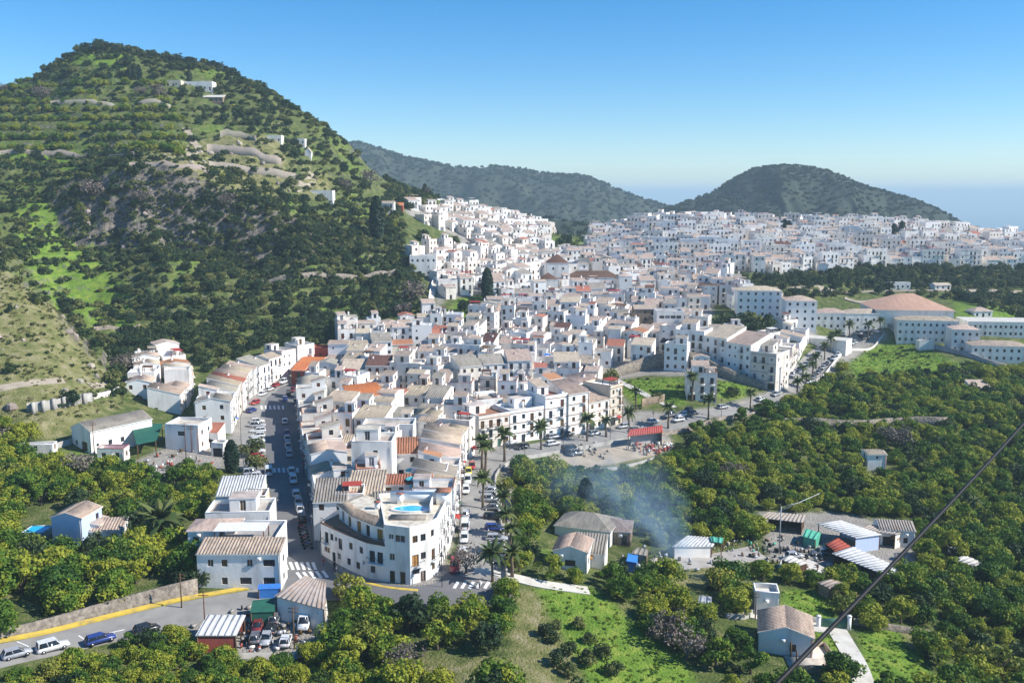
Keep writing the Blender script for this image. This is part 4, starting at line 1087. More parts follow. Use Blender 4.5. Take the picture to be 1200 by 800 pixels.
    for i in (0, 1, 2):
        a = Vector(left[i]); b = Vector(left[i + 1]); d = (b - a).normalized(); n = Vector((d.y, -d.x)) * .12
        band.slab([(a.x + n.x, a.y + n.y, zlp + .12), (b.x + n.x, b.y + n.y, zlp + .12), (b.x - n.x * 2, b.y - n.y * 2, zlp + .12), (a.x - n.x * 2, a.y - n.y * 2, zlp + .12)], .2, 'brown_tiles')
    band.build('coping', root)
    for i in (0, 1, 2):
        a = Vector(left[i]); b = Vector(left[i + 1]); rl = MB(); nb = int((b - a).length / .3)
        rl.beam((a.x, a.y, zlp + 1.0), (b.x, b.y, zlp + 1.0), .03, 'iron')
        for k in range(nb):
            p = a.lerp(b, k / nb); rl.beam((p.x, p.y, zlp + .1), (p.x, p.y, zlp + 1.0), .014, 'iron')
        rl.build('railing', root)
    # set back top storey of the wing with ribbed tile roofs
    inn = []
    for i in range(4):
        p = Vector(left[i]); q = Vector(left[4] if i == 3 else left[5]); inn.append(p)
    sA = Vector(left[0]) + Vector((3.0, 2.6)); sB = Vector(left[1]) + Vector((1.4, 2.2)); sC = Vector(left[2]) + Vector((.8, 2.0)); sD = Vector(left[3]) + Vector((-.05, 2.0))
    up = [tuple(sA), tuple(sB), tuple(sC), tuple(sD), (right[6][0] + .9, right[6][1] - 1), (sA.x + 3.5, sA.y + 6)]
    w2 = MB(); zz = 9.4
    e = [math.dist(up[i], up[(i + 1) % 6]) for i in range(6)]
    oo = {0: [op(e[0] * .3, zl, 'french_window'), op(e[0] * .75, zl, 'shutter_door')], 1: [op(e[1] * .3, zl, 'shutter_door'), op(e[1] * .75, zl, 'french_window')], 2: [op(e[2] * .55, zl, 'shutter_door', 1.3, 2.1)]}
    for i in range(6): facade(w2, up[i], up[(i + 1) % 6], zl, zz, oo.get(i, []), 'white_wall', wins)
    w2.build('upper_storey', root)
    rr = MB(); rb = MB(); cx = sum(p[0] for p in up) / 6; cy = sum(p[1] for p in up) / 6 + 1
    for i in range(6):
        a = Vector(up[i]); b = Vector(up[(i + 1) % 6]); d = (b - a).normalized(); n = Vector((d.y, -d.x)) * .5
        k0 = a + (a - Vector((cx, cy))).normalized() * .6; k1 = b + (b - Vector((cx, cy))).normalized() * .6
        t0 = a.lerp(Vector((cx, cy)), .38); t1 = b.lerp(Vector((cx, cy)), .38)
        q = [(k0.x, k0.y, zz - .1), (k1.x, k1.y, zz - .1), (t1.x, t1.y, zz + .8), (t0.x, t0.y, zz + .8)]
        rr.add(q, [(0, 1, 2, 3)], 'brown_tiles' if i < 2 else 'tan_tiles'); rr.add([(x, y, z - .16) for x, y, z in q], [(3, 2, 1, 0)], 'bright_wall')
        rr.quad((k0.x, k0.y, zz - .26), (k1.x, k1.y, zz - .26), (k1.x, k1.y, zz - .1), (k0.x, k0.y, zz - .1), 'bright_wall')
        if i < 3: ribs(rb, *q, pitch=.42, m='tan_tiles')
    rr.add([(Vector(p).lerp(Vector((cx, cy)), .38).x, Vector(p).lerp(Vector((cx, cy)), .38).y, zz + .8) for p in up], [tuple(range(6))], 'terrace_floor')
    ro = rr.build('roof', root); rbo = rb.build('roof_tiles', ro); rbo['kind'] = 'stuff'
    # balconies on the rounded front
    for (edge, frac, z, w) in ((0, None, 3.25, 0),):
        pass
    for P0, P1, f, z in ((right[1], right[2], .5, 3.3), (right[2], right[3], .5, 3.3), (left[2], left[3], .72, 3.25), (left[0], left[1], .25, 3.3), (left[2], left[3], .28, 3.25)):
        a = Vector(P0); b = Vector(P1); p = a.lerp(b, f); ang = math.atan2((b - a).y, (b - a).x)
        link('balcony', balcony_mb(1.7).mesh('balcony'), root, (p.x, p.y, z), ang)
    for i in (3, 4):
        a = Vector(right[i]); b = Vector(right[i + 1]); ang = math.atan2((b - a).y, (b - a).x); Lb = (b - a).length
        for z in (3.25, 6.5):
            nbal = max(1, int(Lb / 3.2))
            for k in range(nbal):
                p = a.lerp(b, (k + .5) / nbal); link('balcony', balcony_mb(1.9).mesh('balcony'), root, (p.x, p.y, z), ang)
    for (x, y, w_, d_, h_) in ((0.6, 13.0, 1.0, 1.0, 1.9), (8.0, 12.5, 2.6, 2.2, 2.4), (-3.0, 9.0, .9, .9, 1.6)):
        MB().box(x, y, 9.9, x + w_, y + d_, 9.9 + h_, 'bright_wall').box(x - .12, y - .12, 9.9 + h_, x + w_ + .12, y + d_ + .12, 9.9 + h_ + .14, 'terracotta_tiles').build('chimney', root)
    put_windows(wins, root, rg, True)
    # the pool on the roof
    c = hit(481, 597.5); k = (CAMZ - zt - z0) / (CAMZ - c.z); px_, py_ = c.x * k - O.x, c.y * k - O.y
    pool = MB(); n = 24
    ring = []
    for i in range(n):
        t = 2 * math.pi * i / n; rx = 2.9 * (1 + .12 * math.cos(2 * t + .6)); ry = 1.55 * (1 + .1 * math.sin(t)); ring.append((px_ + rx * math.cos(t), py_ + ry * math.sin(t)))
    pool.add([(x, y, zt + .26) for x, y in ring], [tuple(range(n))], 'pool_water')
    for i in range(n):
        a, b = ring[i], ring[(i + 1) % n]; o2 = lambda p: (px_ + (p[0] - px_) * 1.14, py_ + (p[1] - py_) * 1.18)
        pool.quad((*a, zt + .34), (*b, zt + .34), (*o2(b), zt + .34), (*o2(a), zt + .34), 'bright_wall')
        pool.quad((*a, zt + .2), (*b, zt + .2), (*b, zt + .34), (*a, zt + .34), 'bright_wall')
        pool.quad((*o2(b), zt), (*o2(a), zt), (*o2(a), zt + .34), (*o2(b), zt + .34), 'bright_wall')
    pool.build('swimming_pool', root)
    fw = MB().box(px_ - 4.2, py_ + 4.0, zt, px_ + 6.0, py_ + 4.25, zt + 2.2, 'bright_wall').box(px_ - 4.2, py_ + 3.9, zt + 2.2, px_ + 6.0, py_ + 4.35, zt + 2.3, 'blue_wall')
    fw.build('screen_wall', root)
    MB().box(px_ + 3.6, py_ - 1.5, zt, px_ + 3.9, py_ + 3.6, zt + 1.6, 'bright_wall').build('screen_wall', root)
    MB().box(px_ - 3.2, py_ - 5.4, zt + .01, px_ + 3.2, py_ - 3.0, zt + .28, 'grey_tiles').build('roof_slab', root)
    for p in [(-30, 165, 8), (-18, 163, 8), (-15, 168, 6), (-34, 172, 4)]: keep(*p)
corner_block()

def hall(name, label, cat, poly, z, H, roofkind, tiles, wallm='white_wall', edge=None, ridge=None, par=0.0, rg=None):
    root = empty(name, (poly[0][0], poly[0][1], z)); ox, oy = poly[0]; P = [(x - ox, y - oy) for x, y in poly]
    tag(root, label, cat); wl = MB(); wins = []; n = len(P)
    for i in range(n):
        facade(wl, P[i], P[(i + 1) % n], -5, H + par, (edge or {}).get(i, []), wallm, wins)
    wo = wl
    rf = MB()
    if roofkind == 'flat':
        rf.add([(x, y, H) for x, y in P], [tuple(range(n))], tiles)
    else:
        cx = sum(p[0] for p in P) / n; cy = sum(p[1] for p in P) / n; rise = ridge or 2.0
        e = [(x + (x - cx) * .03, y + (y - cy) * .03, H - .1) for x, y in P]
        if roofkind == 'hip' and n == 4:
            d01 = math.dist(P[0], P[1]); d12 = math.dist(P[1], P[2])
            if d01 > d12:
                a = ((P[0][0] + P[3][0]) / 2, (P[0][1] + P[3][1]) / 2); b = ((P[1][0] + P[2][0]) / 2, (P[1][1] + P[2][1]) / 2); k = d12 / 2 / d01
                A = (a[0] + (b[0] - a[0]) * k, a[1] + (b[1] - a[1]) * k, H + rise); B = (b[0] + (a[0] - b[0]) * k, b[1] + (a[1] - b[1]) * k, H + rise)
                fs = [(0, 1, 5, 4), (1, 2, 5), (2, 3, 4, 5), (3, 0, 4)]
            else:
                a = ((P[0][0] + P[1][0]) / 2, (P[0][1] + P[1][1]) / 2); b = ((P[3][0] + P[2][0]) / 2, (P[3][1] + P[2][1]) / 2); k = d01 / 2 / d12
                A = (a[0] + (b[0] - a[0]) * k, a[1] + (b[1] - a[1]) * k, H + rise); B = (b[0] + (a[0] - b[0]) * k, b[1] + (a[1] - b[1]) * k, H + rise)
                fs = [(0, 1, 4), (1, 2, 5, 4), (2, 3, 5), (3, 0, 4, 5)]
            rf.add(e + [A, B], fs, tiles)
        else:                                # pyramid
            rf.add(e + [(cx, cy, H + rise)], [(i, (i + 1) % n, n) for i in range(n)], tiles)
        for i in range(n):
            a, b = e[i], e[(i + 1) % n]; rf.quad((a[0], a[1], a[2] - .2), (b[0], b[1], b[2] - .2), b, a, 'bright_wall')
    wo.build('wall', root); rf.build('roof', root)
    if wins:
        mb = MB()
        for (x, y, zz, a, kind, w, h) in wins: mb.append(win_mb(kind, w, h, rg or rnd, False), x, y, zz, a)
        o = mb.build('windows', root); o['kind'] = 'stuff'
    cx = sum(p[0] for p in poly) / n; cy = sum(p[1] for p in poly) / n
    keep(cx, cy, max(math.dist(p, (cx, cy)) for p in poly) * .8)
    return root
def rect(u, v, w, d, rz, ymin=74):
    """footprint whose front edge is centred at the picture point"""
    p = hit(u, v, 0, ymin); c, s = math.cos(rz), math.sin(rz)
    return [(p.x + a * c - b * s, p.y + a * s + b * c) for a, b in ((-w / 2, 0), (w / 2, 0), (w / 2, d), (-w / 2, d))], p.z

# church: long brown nave, square tower and smaller pyramid roofs
pl, z = rect(696, 340, 27, 11, 0.06); hall('church', 'white church nave under a long dark brown tiled roof in the old town middle', 'church', pl, z, 6.5, 'hip', 'brown_tiles', ridge=3.0, edge={0: [op(3 + 4 * k, 2.5, 'window') for k in range(6)]})
pl, z = rect(654, 338, 11, 11, 0.05); hall('church_tower', 'square white church tower with a steep dark pyramid roof left of the nave', 'church tower', pl, z + 4, 9.0, 'pyramid', 'brown_tiles', ridge=4.2, edge={0: [op(3, 4.5, 'window'), op(8, 4.5, 'window')]})
pl, z = rect(643, 345, 9, 8, 0.05); hall('chapel', 'small white chapel with dark pyramid roof in front of the church tower', 'chapel', pl, z + 2, 5.5, 'pyramid', 'brown_tiles', ridge=3.0)
pl, z = rect(733, 355, 6, 6, 0.0); hall('bell_tower', 'slender white bell tower at the right end of the church nave', 'bell tower', pl, z, 13.0, 'pyramid', 'tan_tiles', ridge=1.4, edge={0: [op(3, 9.3, 'window')]})
# school
def grid_ops(L, n, fh, k, kind='window', z0=0.0, skip0=False):
    return [op(L * (i + .5) / k, z0 + f * fh, kind) for f in range(1 if skip0 else 0, n) for i in range(k)]
pl, z = rect(1071, 388, 33, 27, -0.10); hall('sports_hall', 'big sports hall under a broad pink tiled roof on the school hill', 'hall', pl, z, 9.5, 'hip', 'hall_tiles', ridge=6.0)
pl, z = rect(1086, 402, 25, 8, -0.16); hall('school_building', 'three-storey white school block with rows of windows below the pink roof', 'school', pl, z, 10.0, 'hip', 'tan_tiles', ridge=1.5, edge={0: grid_ops(25, 3, 3.2, 10)})
pl, z = rect(1131, 413, 11, 10, -0.16); hall('school_building', 'narrow white school wing right of the long window block', 'school', pl, z, 9.8, 'hip', 'tan_tiles', ridge=1.5, edge={0: grid_ops(11, 3, 3.1, 4)})
pl, z = rect(1172, 424, 22, 10, -0.16); hall('school_building', 'low white school wing with tan roof at the right edge', 'school', pl, z, 6.6, 'hip', 'tan_tiles', ridge=1.6, edge={0: grid_ops(22, 2, 3.1, 8)})
pl, z = rect(1175, 395, 30, 16, -0.12); hall('covered_court', 'flat white roofed sports court behind the low school wing', 'sports court', pl, z, 6.8, 'flat', 'pale_concrete', edge={0: grid_ops(30, 2, 3.0, 14)})
pl, z = rect(1014, 388, 18, 10, 0.0); hall('civic_building', 'two-storey white civic building with arched entrance left of the pink roofed hall', 'building', pl, z, 8.0, 'hip', 'tan_tiles', ridge=1.6, edge={0: grid_ops(18, 2, 3.5, 5)})
pl, z = rect(889, 372, 19, 11, -0.12); hall('apartment_block', 'long cream white apartment block above the trees, left of the taller tower block', 'apartment block', pl, z, 12.0, 'hip', 'tan_tiles', ridge=1.6, wallm='bright_wall', edge={0: grid_ops(19, 4, 3.0, 6), 1: grid_ops(11, 4, 3.0, 3)})
pl, z = rect(938, 386, 13, 11, -0.10); hall('apartment_block', 'tall four-storey white apartment block with balconies at the head of the palm road', 'apartment block', pl, z, 12.4, 'hip', 'tan_tiles', ridge=1.8, wallm='bright_wall', edge={0: grid_ops(13, 4, 3.1, 4), 1: grid_ops(11, 4, 3.1, 3)})
pl, z = rect(974, 386, 14, 9, -0.08); hall('apartment_block', 'lower white apartment house with tiled roof between tower block and civic building', 'apartment block', pl, z, 7.5, 'hip', 'tan_tiles', ridge=1.6, edge={0: grid_ops(14, 2, 3.4, 5)})
pl, z = rect(962, 407, 20, 9, -0.6); hall('market_hall', 'low pale building with slanting roof beside the palm lined upper road', 'hall', pl, z, 3.6, 'flat', 'pale_concrete')
wall_along('school_wall', [(1040, 384), (1070, 398), (1110, 412), (1150, 425), (1200, 436)], 2.0, 0.6, 'concrete', 'long pale sloping wall under the school buildings', down=4)

# hand laid rows of the lower town
row([(272, 508), (281, 488), (289, 474), (303, 459)], 21, (6, 8), (8, 10), (3,), ['shed', 'gable', 'shed', 'flat'], 'left row of the main street', balc=.5)
row([(303, 458), (322, 447), (345, 437), (372, 428)], 22, (6, 8), (8, 10), (3,), ['shed', 'gable', 'flat'], 'street curve below the red house', balc=.5)
row([(213, 486), (226, 466), (226, 446), (206, 424)], 23, (6, 8), (7, 9), (2, 2, 3), ['shed', 'flat', 'gable'], 'cluster at the hill foot')
row([(178, 470), (190, 450), (186, 432)], 24, (6, 8), (7, 8), (2,), ['gable', 'flat'], 'rear of the hill foot cluster')
row([(350, 474), (349, 490), (352, 510), (356, 535), (361, 560), (366, 582), (372, 606)], 25, (6, 8.5), (7.5, 9), (3, 2), ['flat', 'shed', 'gable', 'shed'], 'shaded side of the main street', balc=.5)
row([(531, 626), (536, 600), (540, 575), (541, 556), (545, 540), (556, 531)], 26, (5.5, 7.5), (8, 9.5), (3,), ['flat', 'shed', 'gable'], 'sunny side of the wedge block', balc=.6, dens=.95)
row([(562, 527), (580, 524), (625, 516), (662, 511), (700, 504), (730, 495)], 27, (7, 11), (9, 10), (3, 4, 3), ['flat', 'flat', 'shed'], 'front row facing the avenue', balc=.55, dens=.97, spacing=2.3, cornice='terracotta_tiles')
row([(560, 505), (600, 500), (650, 492), (700, 480), (715, 472)], 28, (7, 10), (8, 9), (3, 3, 2), ['flat', 'shed', 'gable'], 'second row above the avenue', balc=.4, dens=.95)
row([(790, 424), (825, 428), (868, 444), (908, 461)], 29, (9, 12), (10, 12), (4,), ['flat', 'flat', 'shed'], 'long stepped terrace above the lawn', balc=.5, dens=1.0, spacing=2.3)
row([(913, 459), (925, 438), (938, 415), (948, 402)], 30, (7, 9), (9, 10), (3, 2), ['flat', 'gable', 'shed'], 'corner by the upper palm road', balc=.5, dens=.95)
row([(385, 432), (420, 430), (460, 424), (500, 420)], 31, (7, 10), (8, 9), (3, 2), ['gable', 'shed', 'flat'], 'left edge above the red house')
row([(400, 462), (440, 458), (480, 456), (530, 462)], 32, (8, 11), (8, 9), (3,), ['flat', 'shed'], 'curved row behind the orange roof', balc=.5, dens=.95)
row([(540, 462), (580, 455), (640, 452), (700, 452)], 33, (7, 9), (8, 9), (3, 3, 2), ['flat', 'shed', 'gable'], 'third row above the avenue', dens=.95)

RG = random.Random(99)
def one(u, v, w, d, n, roof, rz=0.0, label=None, name='white_house', h=0.0, **kw):
    p = hit(u, v, h)
    sp = dict(w=w, d=d, n=n, roof=roof, extras=kw.pop('extras', [])); sp.update(kw)
    c, s = math.cos(rz), math.sin(rz)
    x, y = p.x - (d / 2) * s, p.y + (d / 2) * c
    return add_house(x, y, rz, sp, label=label, name=name, always=True)
one(281, 690, 14.2, 4.6, 2, 'shed', 0.0, 'two-storey white house with ribbed tile roof beside the zebra crossing', fh=3.2, pitch=.24, front_ops=[(2.3, 1, 'window'), (4.7, 1, 'window'), (9.0, 1, 'window'), (12.3, 1, 'wide_window'), (4.6, 0, 'window'), (8.2, 0, 'wide_window'), (12.2, 0, 'wide_window')])
one(287, 676, 11, 9.5, 2, 'flat', 0.02, 'white house with pale flat canopy roof just behind the ribbed tile roof', extras=[('pergola', -5, -4.4, 3.5, -.8, 'white_canvas'), ('chimney', -4.6, 0, 1.5)], fh=3.1, floor='pavement', tiles='tan_tiles')
one(250, 662, 8.5, 6.0, 2, 'hip', 0.05, 'white house with low hipped tile roof and a red shuttered window', fh=3.3, pitch=.35)
one(280, 640, 12, 8, 2, 'flat', 0.1, 'long flat roofed pale house with satellite gear left of the shaded street', fh=3, extras=[('roof_room', -2, -1, 3, 3.4, 'flat')], floor='pavement')
one(281, 612, 9, 7, 2, 'shed', 0.1, 'white house with grey metal roof behind the parked cars', fh=2.9, tiles='sheet_roof', extras=[])
one(299, 618, 4.5, 5, 2, 'flat', 0.1, 'small ochre house with terrace beside the row of parked cars', wall='cream_wall', floor='red_floor')
one(96, 526, 8.5, 17, 1, 'gable_front', -0.62, 'white gabled farm warehouse with green door and weathered grey roof', name='farm_warehouse', fh=5.2, tiles='grey_tiles', pitch=.4, front_ops=[(2.0, 0, 'window'), (5.6, 0, 'garage_door')], side=.3)
one(214, 528, 9.0, 8, 2, 'flat', -0.12, 'plain white house with pale yellow roof beside the green netting', fh=3.1, floor='terrace_floor', front_ops=[(4.4, 1, 'wide_window')], side=.9)
one(245, 524, 5.0, 5, 1, 'shed', -0.1, 'small white outbuilding with red tile edge beside the plain house', fh=4.0, tiles='terracotta_tiles')
one(255, 535, 3.2, 3.2, 1, 'flat', -0.1, 'tiny white box shed on the paved yard', fh=2.8)
one(250, 497, 10, 8, 2, 'gable', 0.12, 'big white gable end house at the near end of the street row', fh=3.1, side=.3)
one(130, 540, 6.5, 3.5, 1, 'flat', 0.0, 'low store with a pink red roof in front of the warehouse', fh=2.4, floor='red_sheet', coping='red_sheet')
one(42, 532, 8, 3, 1, 'flat', 0.1, 'low white flat roof on the terrace left of the warehouse', fh=1.6, floor='pale_concrete')
one(80, 641, 6.0, 7, 2, 'gable_front', -0.12, 'small house with pale blue wall and tan tiled roof beside the turquoise pool', name='pool_house', wall='blue_wall', fh=2.9, front_ops=[], side=.4)
one(103, 636, 4.5, 5, 1, 'gable_front', 0.1, 'low annex with rusty striped roof next to the blue walled house', fh=3.4, tiles='rusty_sheet')
one(125, 637, 6, 4, 1, 'shed', 0.1, 'low white annex with tan roof at the end of the pool house', fh=2.6)
one(668, 668, 6.4, 7.5, 1, 'gable_front', -0.22, 'white gabled farmhouse with tan roof in the orchards below the avenue', name='farmhouse', fh=3.8, front_ops=[(3.2, 0, 'wide_window')])
one(690, 664, 6, 6, 1, 'shed', -0.2, 'lean-to wing of pale tiles beside the gabled farmhouse', fh=2.9, tiles='grey_tiles')
one(682, 634, 12, 9, 1, 'hip', -0.35, 'wide low farmhouse under a grey brown hipped roof near the smoke', name='farmhouse', fh=3.0, tiles='grey_tiles', pitch=.45)
one(716, 637, 8, 7, 1, 'hip', -0.2, 'brown walled house end with hipped tiles right of the wide farmhouse', fh=3.0, wall='stone_front')
one(1027, 552, 5.2, 5.0, 2, 'gable', 0.0, 'lonely small white tower house standing among dark orchards', name='orchard_house', fh=2.4, pitch=.2, front_ops=[(2.6, 1, 'small_window')])
one(1150, 463, 7, 6, 1, 'shed', 0.0, 'low tiled farm hut above the dark orchards at the right', fh=2.8)
one(1086, 410, 6.5, 4, 1, 'flat', 0.0, 'small flat white hut on the green slope below the school', fh=3.2, front_ops=[])
one(1152, 372, 9, 7, 1, 'hip', 0.1, 'white farmhouse with porch on the terraces behind the school', name='farmhouse', fh=3.2)
one(1105, 340, 9, 6, 1, 'gable', 0.1, 'small pale roofed hut beside the ravine road', fh=2.8)
one(1055, 339, 11, 5, 1, 'flat', 0.0, 'low white roadside building on the ravine road', fh=2.8)
one(920, 768, 8.5, 8.5, 1, 'gable_front', -0.25, 'white cottage with tan brown tiled roof and barred window at the lower right', name='cottage', fh=3.6, tiles='tan_tiles', front_ops=[(5.4, 0, 'window')])
one(898, 722, 4.2, 4.0, 1, 'flat', -0.15, 'small white windowless pump house above the cottage', name='pump_house', fh=3.8, front_ops=[], side=0, floor='pale_concrete')
one(1051, 640, 7.5, 7, 1, 'gable', -0.15, 'white farm building at the right end of the corrugated sheds', fh=3.8, tiles='rusty_sheet')
one(822, 470, 9.5, 8, 3, 'flat', -0.1, 'detached three-storey white villa with roof terraces beside the lawn', name='villa', fh=2.9, extras=[('roof_room', -3, -1, 2.5, 3, 'tile'), ('pergola', 1, -3.5, 4.4, -1, 'tan_tiles')], coping='terracotta_tiles', balc=.7, dens=1.0)
one(756, 386, 9.5, 8, 3, 'gable', 0.0, 'brown stone fronted house among white ones in the town centre', name='stone_house', wall='stone_front', fh=2.9)
one(785, 394, 11, 9, 3, 'flat', 0.0, 'tall white house with dark glazed gallery beside the stone fronted house', fh=3.2, front_ops=[(2, 2, 'wide_window'), (4.3, 2, 'wide_window'), (6.6, 2, 'wide_window'), (8.9, 2, 'wide_window'), (4, 1, 'window'), (6, 1, 'window')])
one(364, 446, 8.5, 9, 2, 'gable', -0.12, 'brick red house with orange roof terraces above the main street bend', name='red_house', wall='red_wall', tiles='orange_tiles', fh=3.2, front_ops=[])
one(376, 430, 8, 7, 2, 'flat', -0.12, 'upper brick red house with red terrace behind the first red one', name='red_house', wall='red_wall', floor='red_floor', coping='red_wall', fh=3.2)
one(350, 452, 5, 6, 2, 'shed', -0.12, 'narrow red house with bright orange tiles at the street edge', name='red_house', wall='red_wall', tiles='orange_tiles', fh=2.8)
one(433, 497, 11, 7, 3, 'shed', 0.55, 'white house under a bright orange shed roof in the wedge block', tiles='orange_tiles', fh=2.8, pitch=.35)
one(437, 590, 8.8, 8, 4, 'flat', 0.0, 'tall plain white tower house in the middle of the wedge block', name='tower_house', fh=3.3, front_ops=[(5.2, 3, 'window'), (3.3, 2, 'small_window')], extras=[('roof_room', -4, 0, 1, 3.6, 'flat')])
one(428, 622, 7.5, 11, 3, 'shed', 0.05, 'house with long plain tan roof slope behind the corner building', fh=2.5, pitch=.16, side=.3, tiles='tan_tiles')
one(388, 633, 6.5, 8, 3, 'shed', 0.1, 'house with dark tan sloping roof above the shaded street corner', fh=2.6, tiles='grey_tiles', side=.3)
one(409, 628, 6.0, 6, 3, 'flat', 0.1, 'house with cluttered roof terrace and red awning behind the corner wing', fh=2.6, extras=[('pergola', -1, -2, 2.4, 0, 'red_canvas')], floor='red_floor')
one(478, 612, 10, 7, 3, 'gable', 0.0, 'house with rusty red tiled roof directly behind the rooftop pool', fh=2.7, tiles='terracotta_tiles')
one(505, 600, 7, 6, 3, 'flat', 0.0, 'house with turquoise parasols on its roof terrace behind the pool', fh=2.8, floor='terrace_floor')
one(470, 575, 8, 7, 3, 'shed', 0.1, 'house with faded pink tiles right of the tall tower house', fh=2.9, tiles='terracotta_tiles')
one(400, 545, 16, 7, 2, 'gable', 0.0, 'long low house with grey tan gable roof in the upper wedge block', fh=2.9)
one(455, 540, 13, 7, 3, 'flat', 0.0, 'long white flat house with three square windows above the tower house', fh=2.9, front_ops=[(2.5, 2, 'window'), (6.5, 2, 'window'), (9.5, 2, 'window')])
# the hill
one(231, 104, 18, 8, 1, 'flat', 0.0, 'long white villa with arched loggia near the hilltop', name='hilltop_villa', fh=4.4, spacing=2.6, dens=1)
one(248, 119, 13, 6, 1, 'shed', 0.0, 'low stone outbuilding with white roof below the hilltop villa', wall='stone_front', tiles='pale_concrete', fh=3)
one(203, 101, 9, 6, 1, 'flat', 0.0, 'lower left wing of the hilltop villa behind bare trees', fh=3.0, wall='cream_wall')
one(317, 165, 12, 6, 1, 'flat', 0.0, 'small white farmstead on the right shoulder of the hill', fh=3.2)
one(349, 168, 8, 5, 1, 'flat', 0.0, 'little white cottage right of the shoulder farmstead', fh=2.8)
one(361, 184, 3.5, 3.5, 1, 'gable_front', 0.0, 'tiny white shrine with steep gable on the hillside', name='shrine', fh=3.6, pitch=1.2, front_ops=[])
one(374, 231, 14, 7, 1, 'flat', 0.0, 'isolated white house with porch on the crag edge', fh=4.2, spacing=3)
one(452, 249, 9, 7, 2, 'gable', 0.0, 'white two-storey house beside the tall cypress', fh=2.9)
one(467, 246, 5, 5, 1, 'shed', 0.0, 'small orange red shed next to the cypress house', wall='red_wall', tiles='orange_tiles', fh=3)
one(496, 322, 13, 11, 3, 'flat', 0.05, 'blocky white house above the head of the stairway', fh=3.0, dens=.3)
one(525, 345, 9, 8, 2, 'flat', 0.2, 'white house right of the stairway beside the small garden', fh=3.0)
one(152, 455, 3, 2.5, 1, 'flat', 0.0, 'small bright blue shed on the hill path', name='blue_shed', wall='blue_paint', coping='blue_paint', floor='blue_paint', fh=2.0, front_ops=[])

def shed(name, label, px, h, roofm, wallm=None, cat='shed', th=.12, sides=(0, 1, 2, 3), slope=0.0, extra=None, group=None):
    """roof outline in picture points (counter-clockwise from its near left corner) at height h above the land"""
    P = [hit(u, v, h if i < 2 else h + slope) for i, (u, v) in enumerate(px)]
    O = P[0]; z0 = min(ground(p.x, p.y) for p in P)
    root = empty(name, (O.x, O.y, z0)); tag(root, label, cat, group)
    Z = [P[i].z for i in range(4)]; Q = [(p.x - O.x, p.y - O.y, zz - z0) for p, zz in zip(P, Z)]
    r = MB().slab([(x, y, z) for x, y, z in Q], th, roofm); ro = r.build('roof', root)
    rb = MB(); 
    if roofm not in ('green_net', 'blue_canvas'):
        ribs(rb, Q[0], Q[1], Q[2], Q[3], pitch=.9, m=roofm, hgt=.06); rb.build('roof_sheets', ro)['kind'] = 'stuff'
    cx = sum(q[0] for q in Q) / 4; cy = sum(q[1] for q in Q) / 4
    ins = [(cx + (x - cx) * .93, cy + (y - cy) * .93, z - th) for x, y, z in Q]
    if wallm:
        for i in sides:
            a, b = ins[i], ins[(i + 1) % 4]
            MB().add([(a[0], a[1], -2), (b[0], b[1], -2), (b[0], b[1], b[2]), (a[0], a[1], a[2])], [(0, 1, 2, 3)], wallm).build('wall', root)
    for i, q in enumerate(ins):
        MB().box(-.09, -.09, -2, .09, .09, q[2], 'wood').build('post', root).location = (q[0], q[1], 0)
    keep(cx + O.x, cy + O.y, max(math.hypot(q[0] - cx, q[1] - cy) for q in Q) * .7)
    return root
shed('corrugated_shed', 'open shed with rusty grey sheet roof behind the pylon', [(888, 606), (941, 612), (944, 603), (900, 599)], 3.0, 'rusty_sheet', 'wood', sides=(1, 2))
shed('corrugated_shed', 'long shed with pale ribbed metal roof in the farmyard', [(957, 613), (1003, 630), (1034, 626), (985, 609)], 3.6, 'sheet_roof', 'blue_wall', sides=(1, 2))
shed('corrugated_shed', 'rusty roofed shed behind the long pale metal roof', [(1005, 620), (1050, 626), (1064, 622), (1020, 614)], 3.4, 'rusty_sheet', 'white_wall', sides=(1, 2, 3))
shed('corrugated_shed', 'low shed with red sheet roof between the two grey roofs', [(968, 637), (978, 645), (997, 640), (982, 630)], 2.6, 'red_sheet', 'wood', sides=(1, 2, 3))
shed('corrugated_shed', 'very long low grey metal roof slanting down to the right', [(975, 648), (1034, 672), (1067, 671), (1000, 640)], 2.8, 'sheet_roof', 'wood', sides=(1, 2, 3))
shed('corrugated_shed', 'small shed with bright white roof in the cluttered farmyard', [(916, 655), (934, 663), (946, 659), (926, 650)], 2.4, 'pale_concrete', 'wood', sides=(0, 1, 3))
shed('corrugated_shed', 'low pinkish roof hidden in trees below the grey shed', [(958, 682), (972, 689), (990, 683), (974, 678)], 2.4, 'rusty_sheet', 'stone_front')
shed('corrugated_shed', 'small corrugated roof by the lane at the far right', [(1118, 655), (1140, 663), (1158, 661), (1130, 650)], 2.2, 'pale_concrete', 'wood', sides=(1, 2))
shed('builders_shed', 'open sided builders shed with a long red roof beside the avenue', [(735, 511), (777, 506), (776, 498), (738, 503)], 4.2, 'red_sheet', 'concrete', sides=(1, 2), slope=.8)
shed('scrapyard_shed', 'scrapyard shed with pale grey roof and red post', [(229, 744), (277, 744), (288, 720), (243, 720)], 3.2, 'sheet_roof', 'red_wall', sides=(0, 2))
shed('workshop', 'workshop with broad weathered fibre roof and teal doors at the junction', [(321, 698), (381, 714), (382, 682), (357, 674)], 4.0, 'rusty_sheet', 'white_wall', slope=.6)
shed('lean_to', 'dark green netting lean-to between road and workshop', [(293, 717), (322, 716), (322, 700), (296, 703)], 2.6, 'green_net', 'green_net', sides=(0, 3))
shed('net_canopy', 'large dark green net canopy hung between warehouse and plain house', [(160, 520), (183, 516), (191, 496), (153, 496)], 4.0, 'green_net', None, cat='canopy')
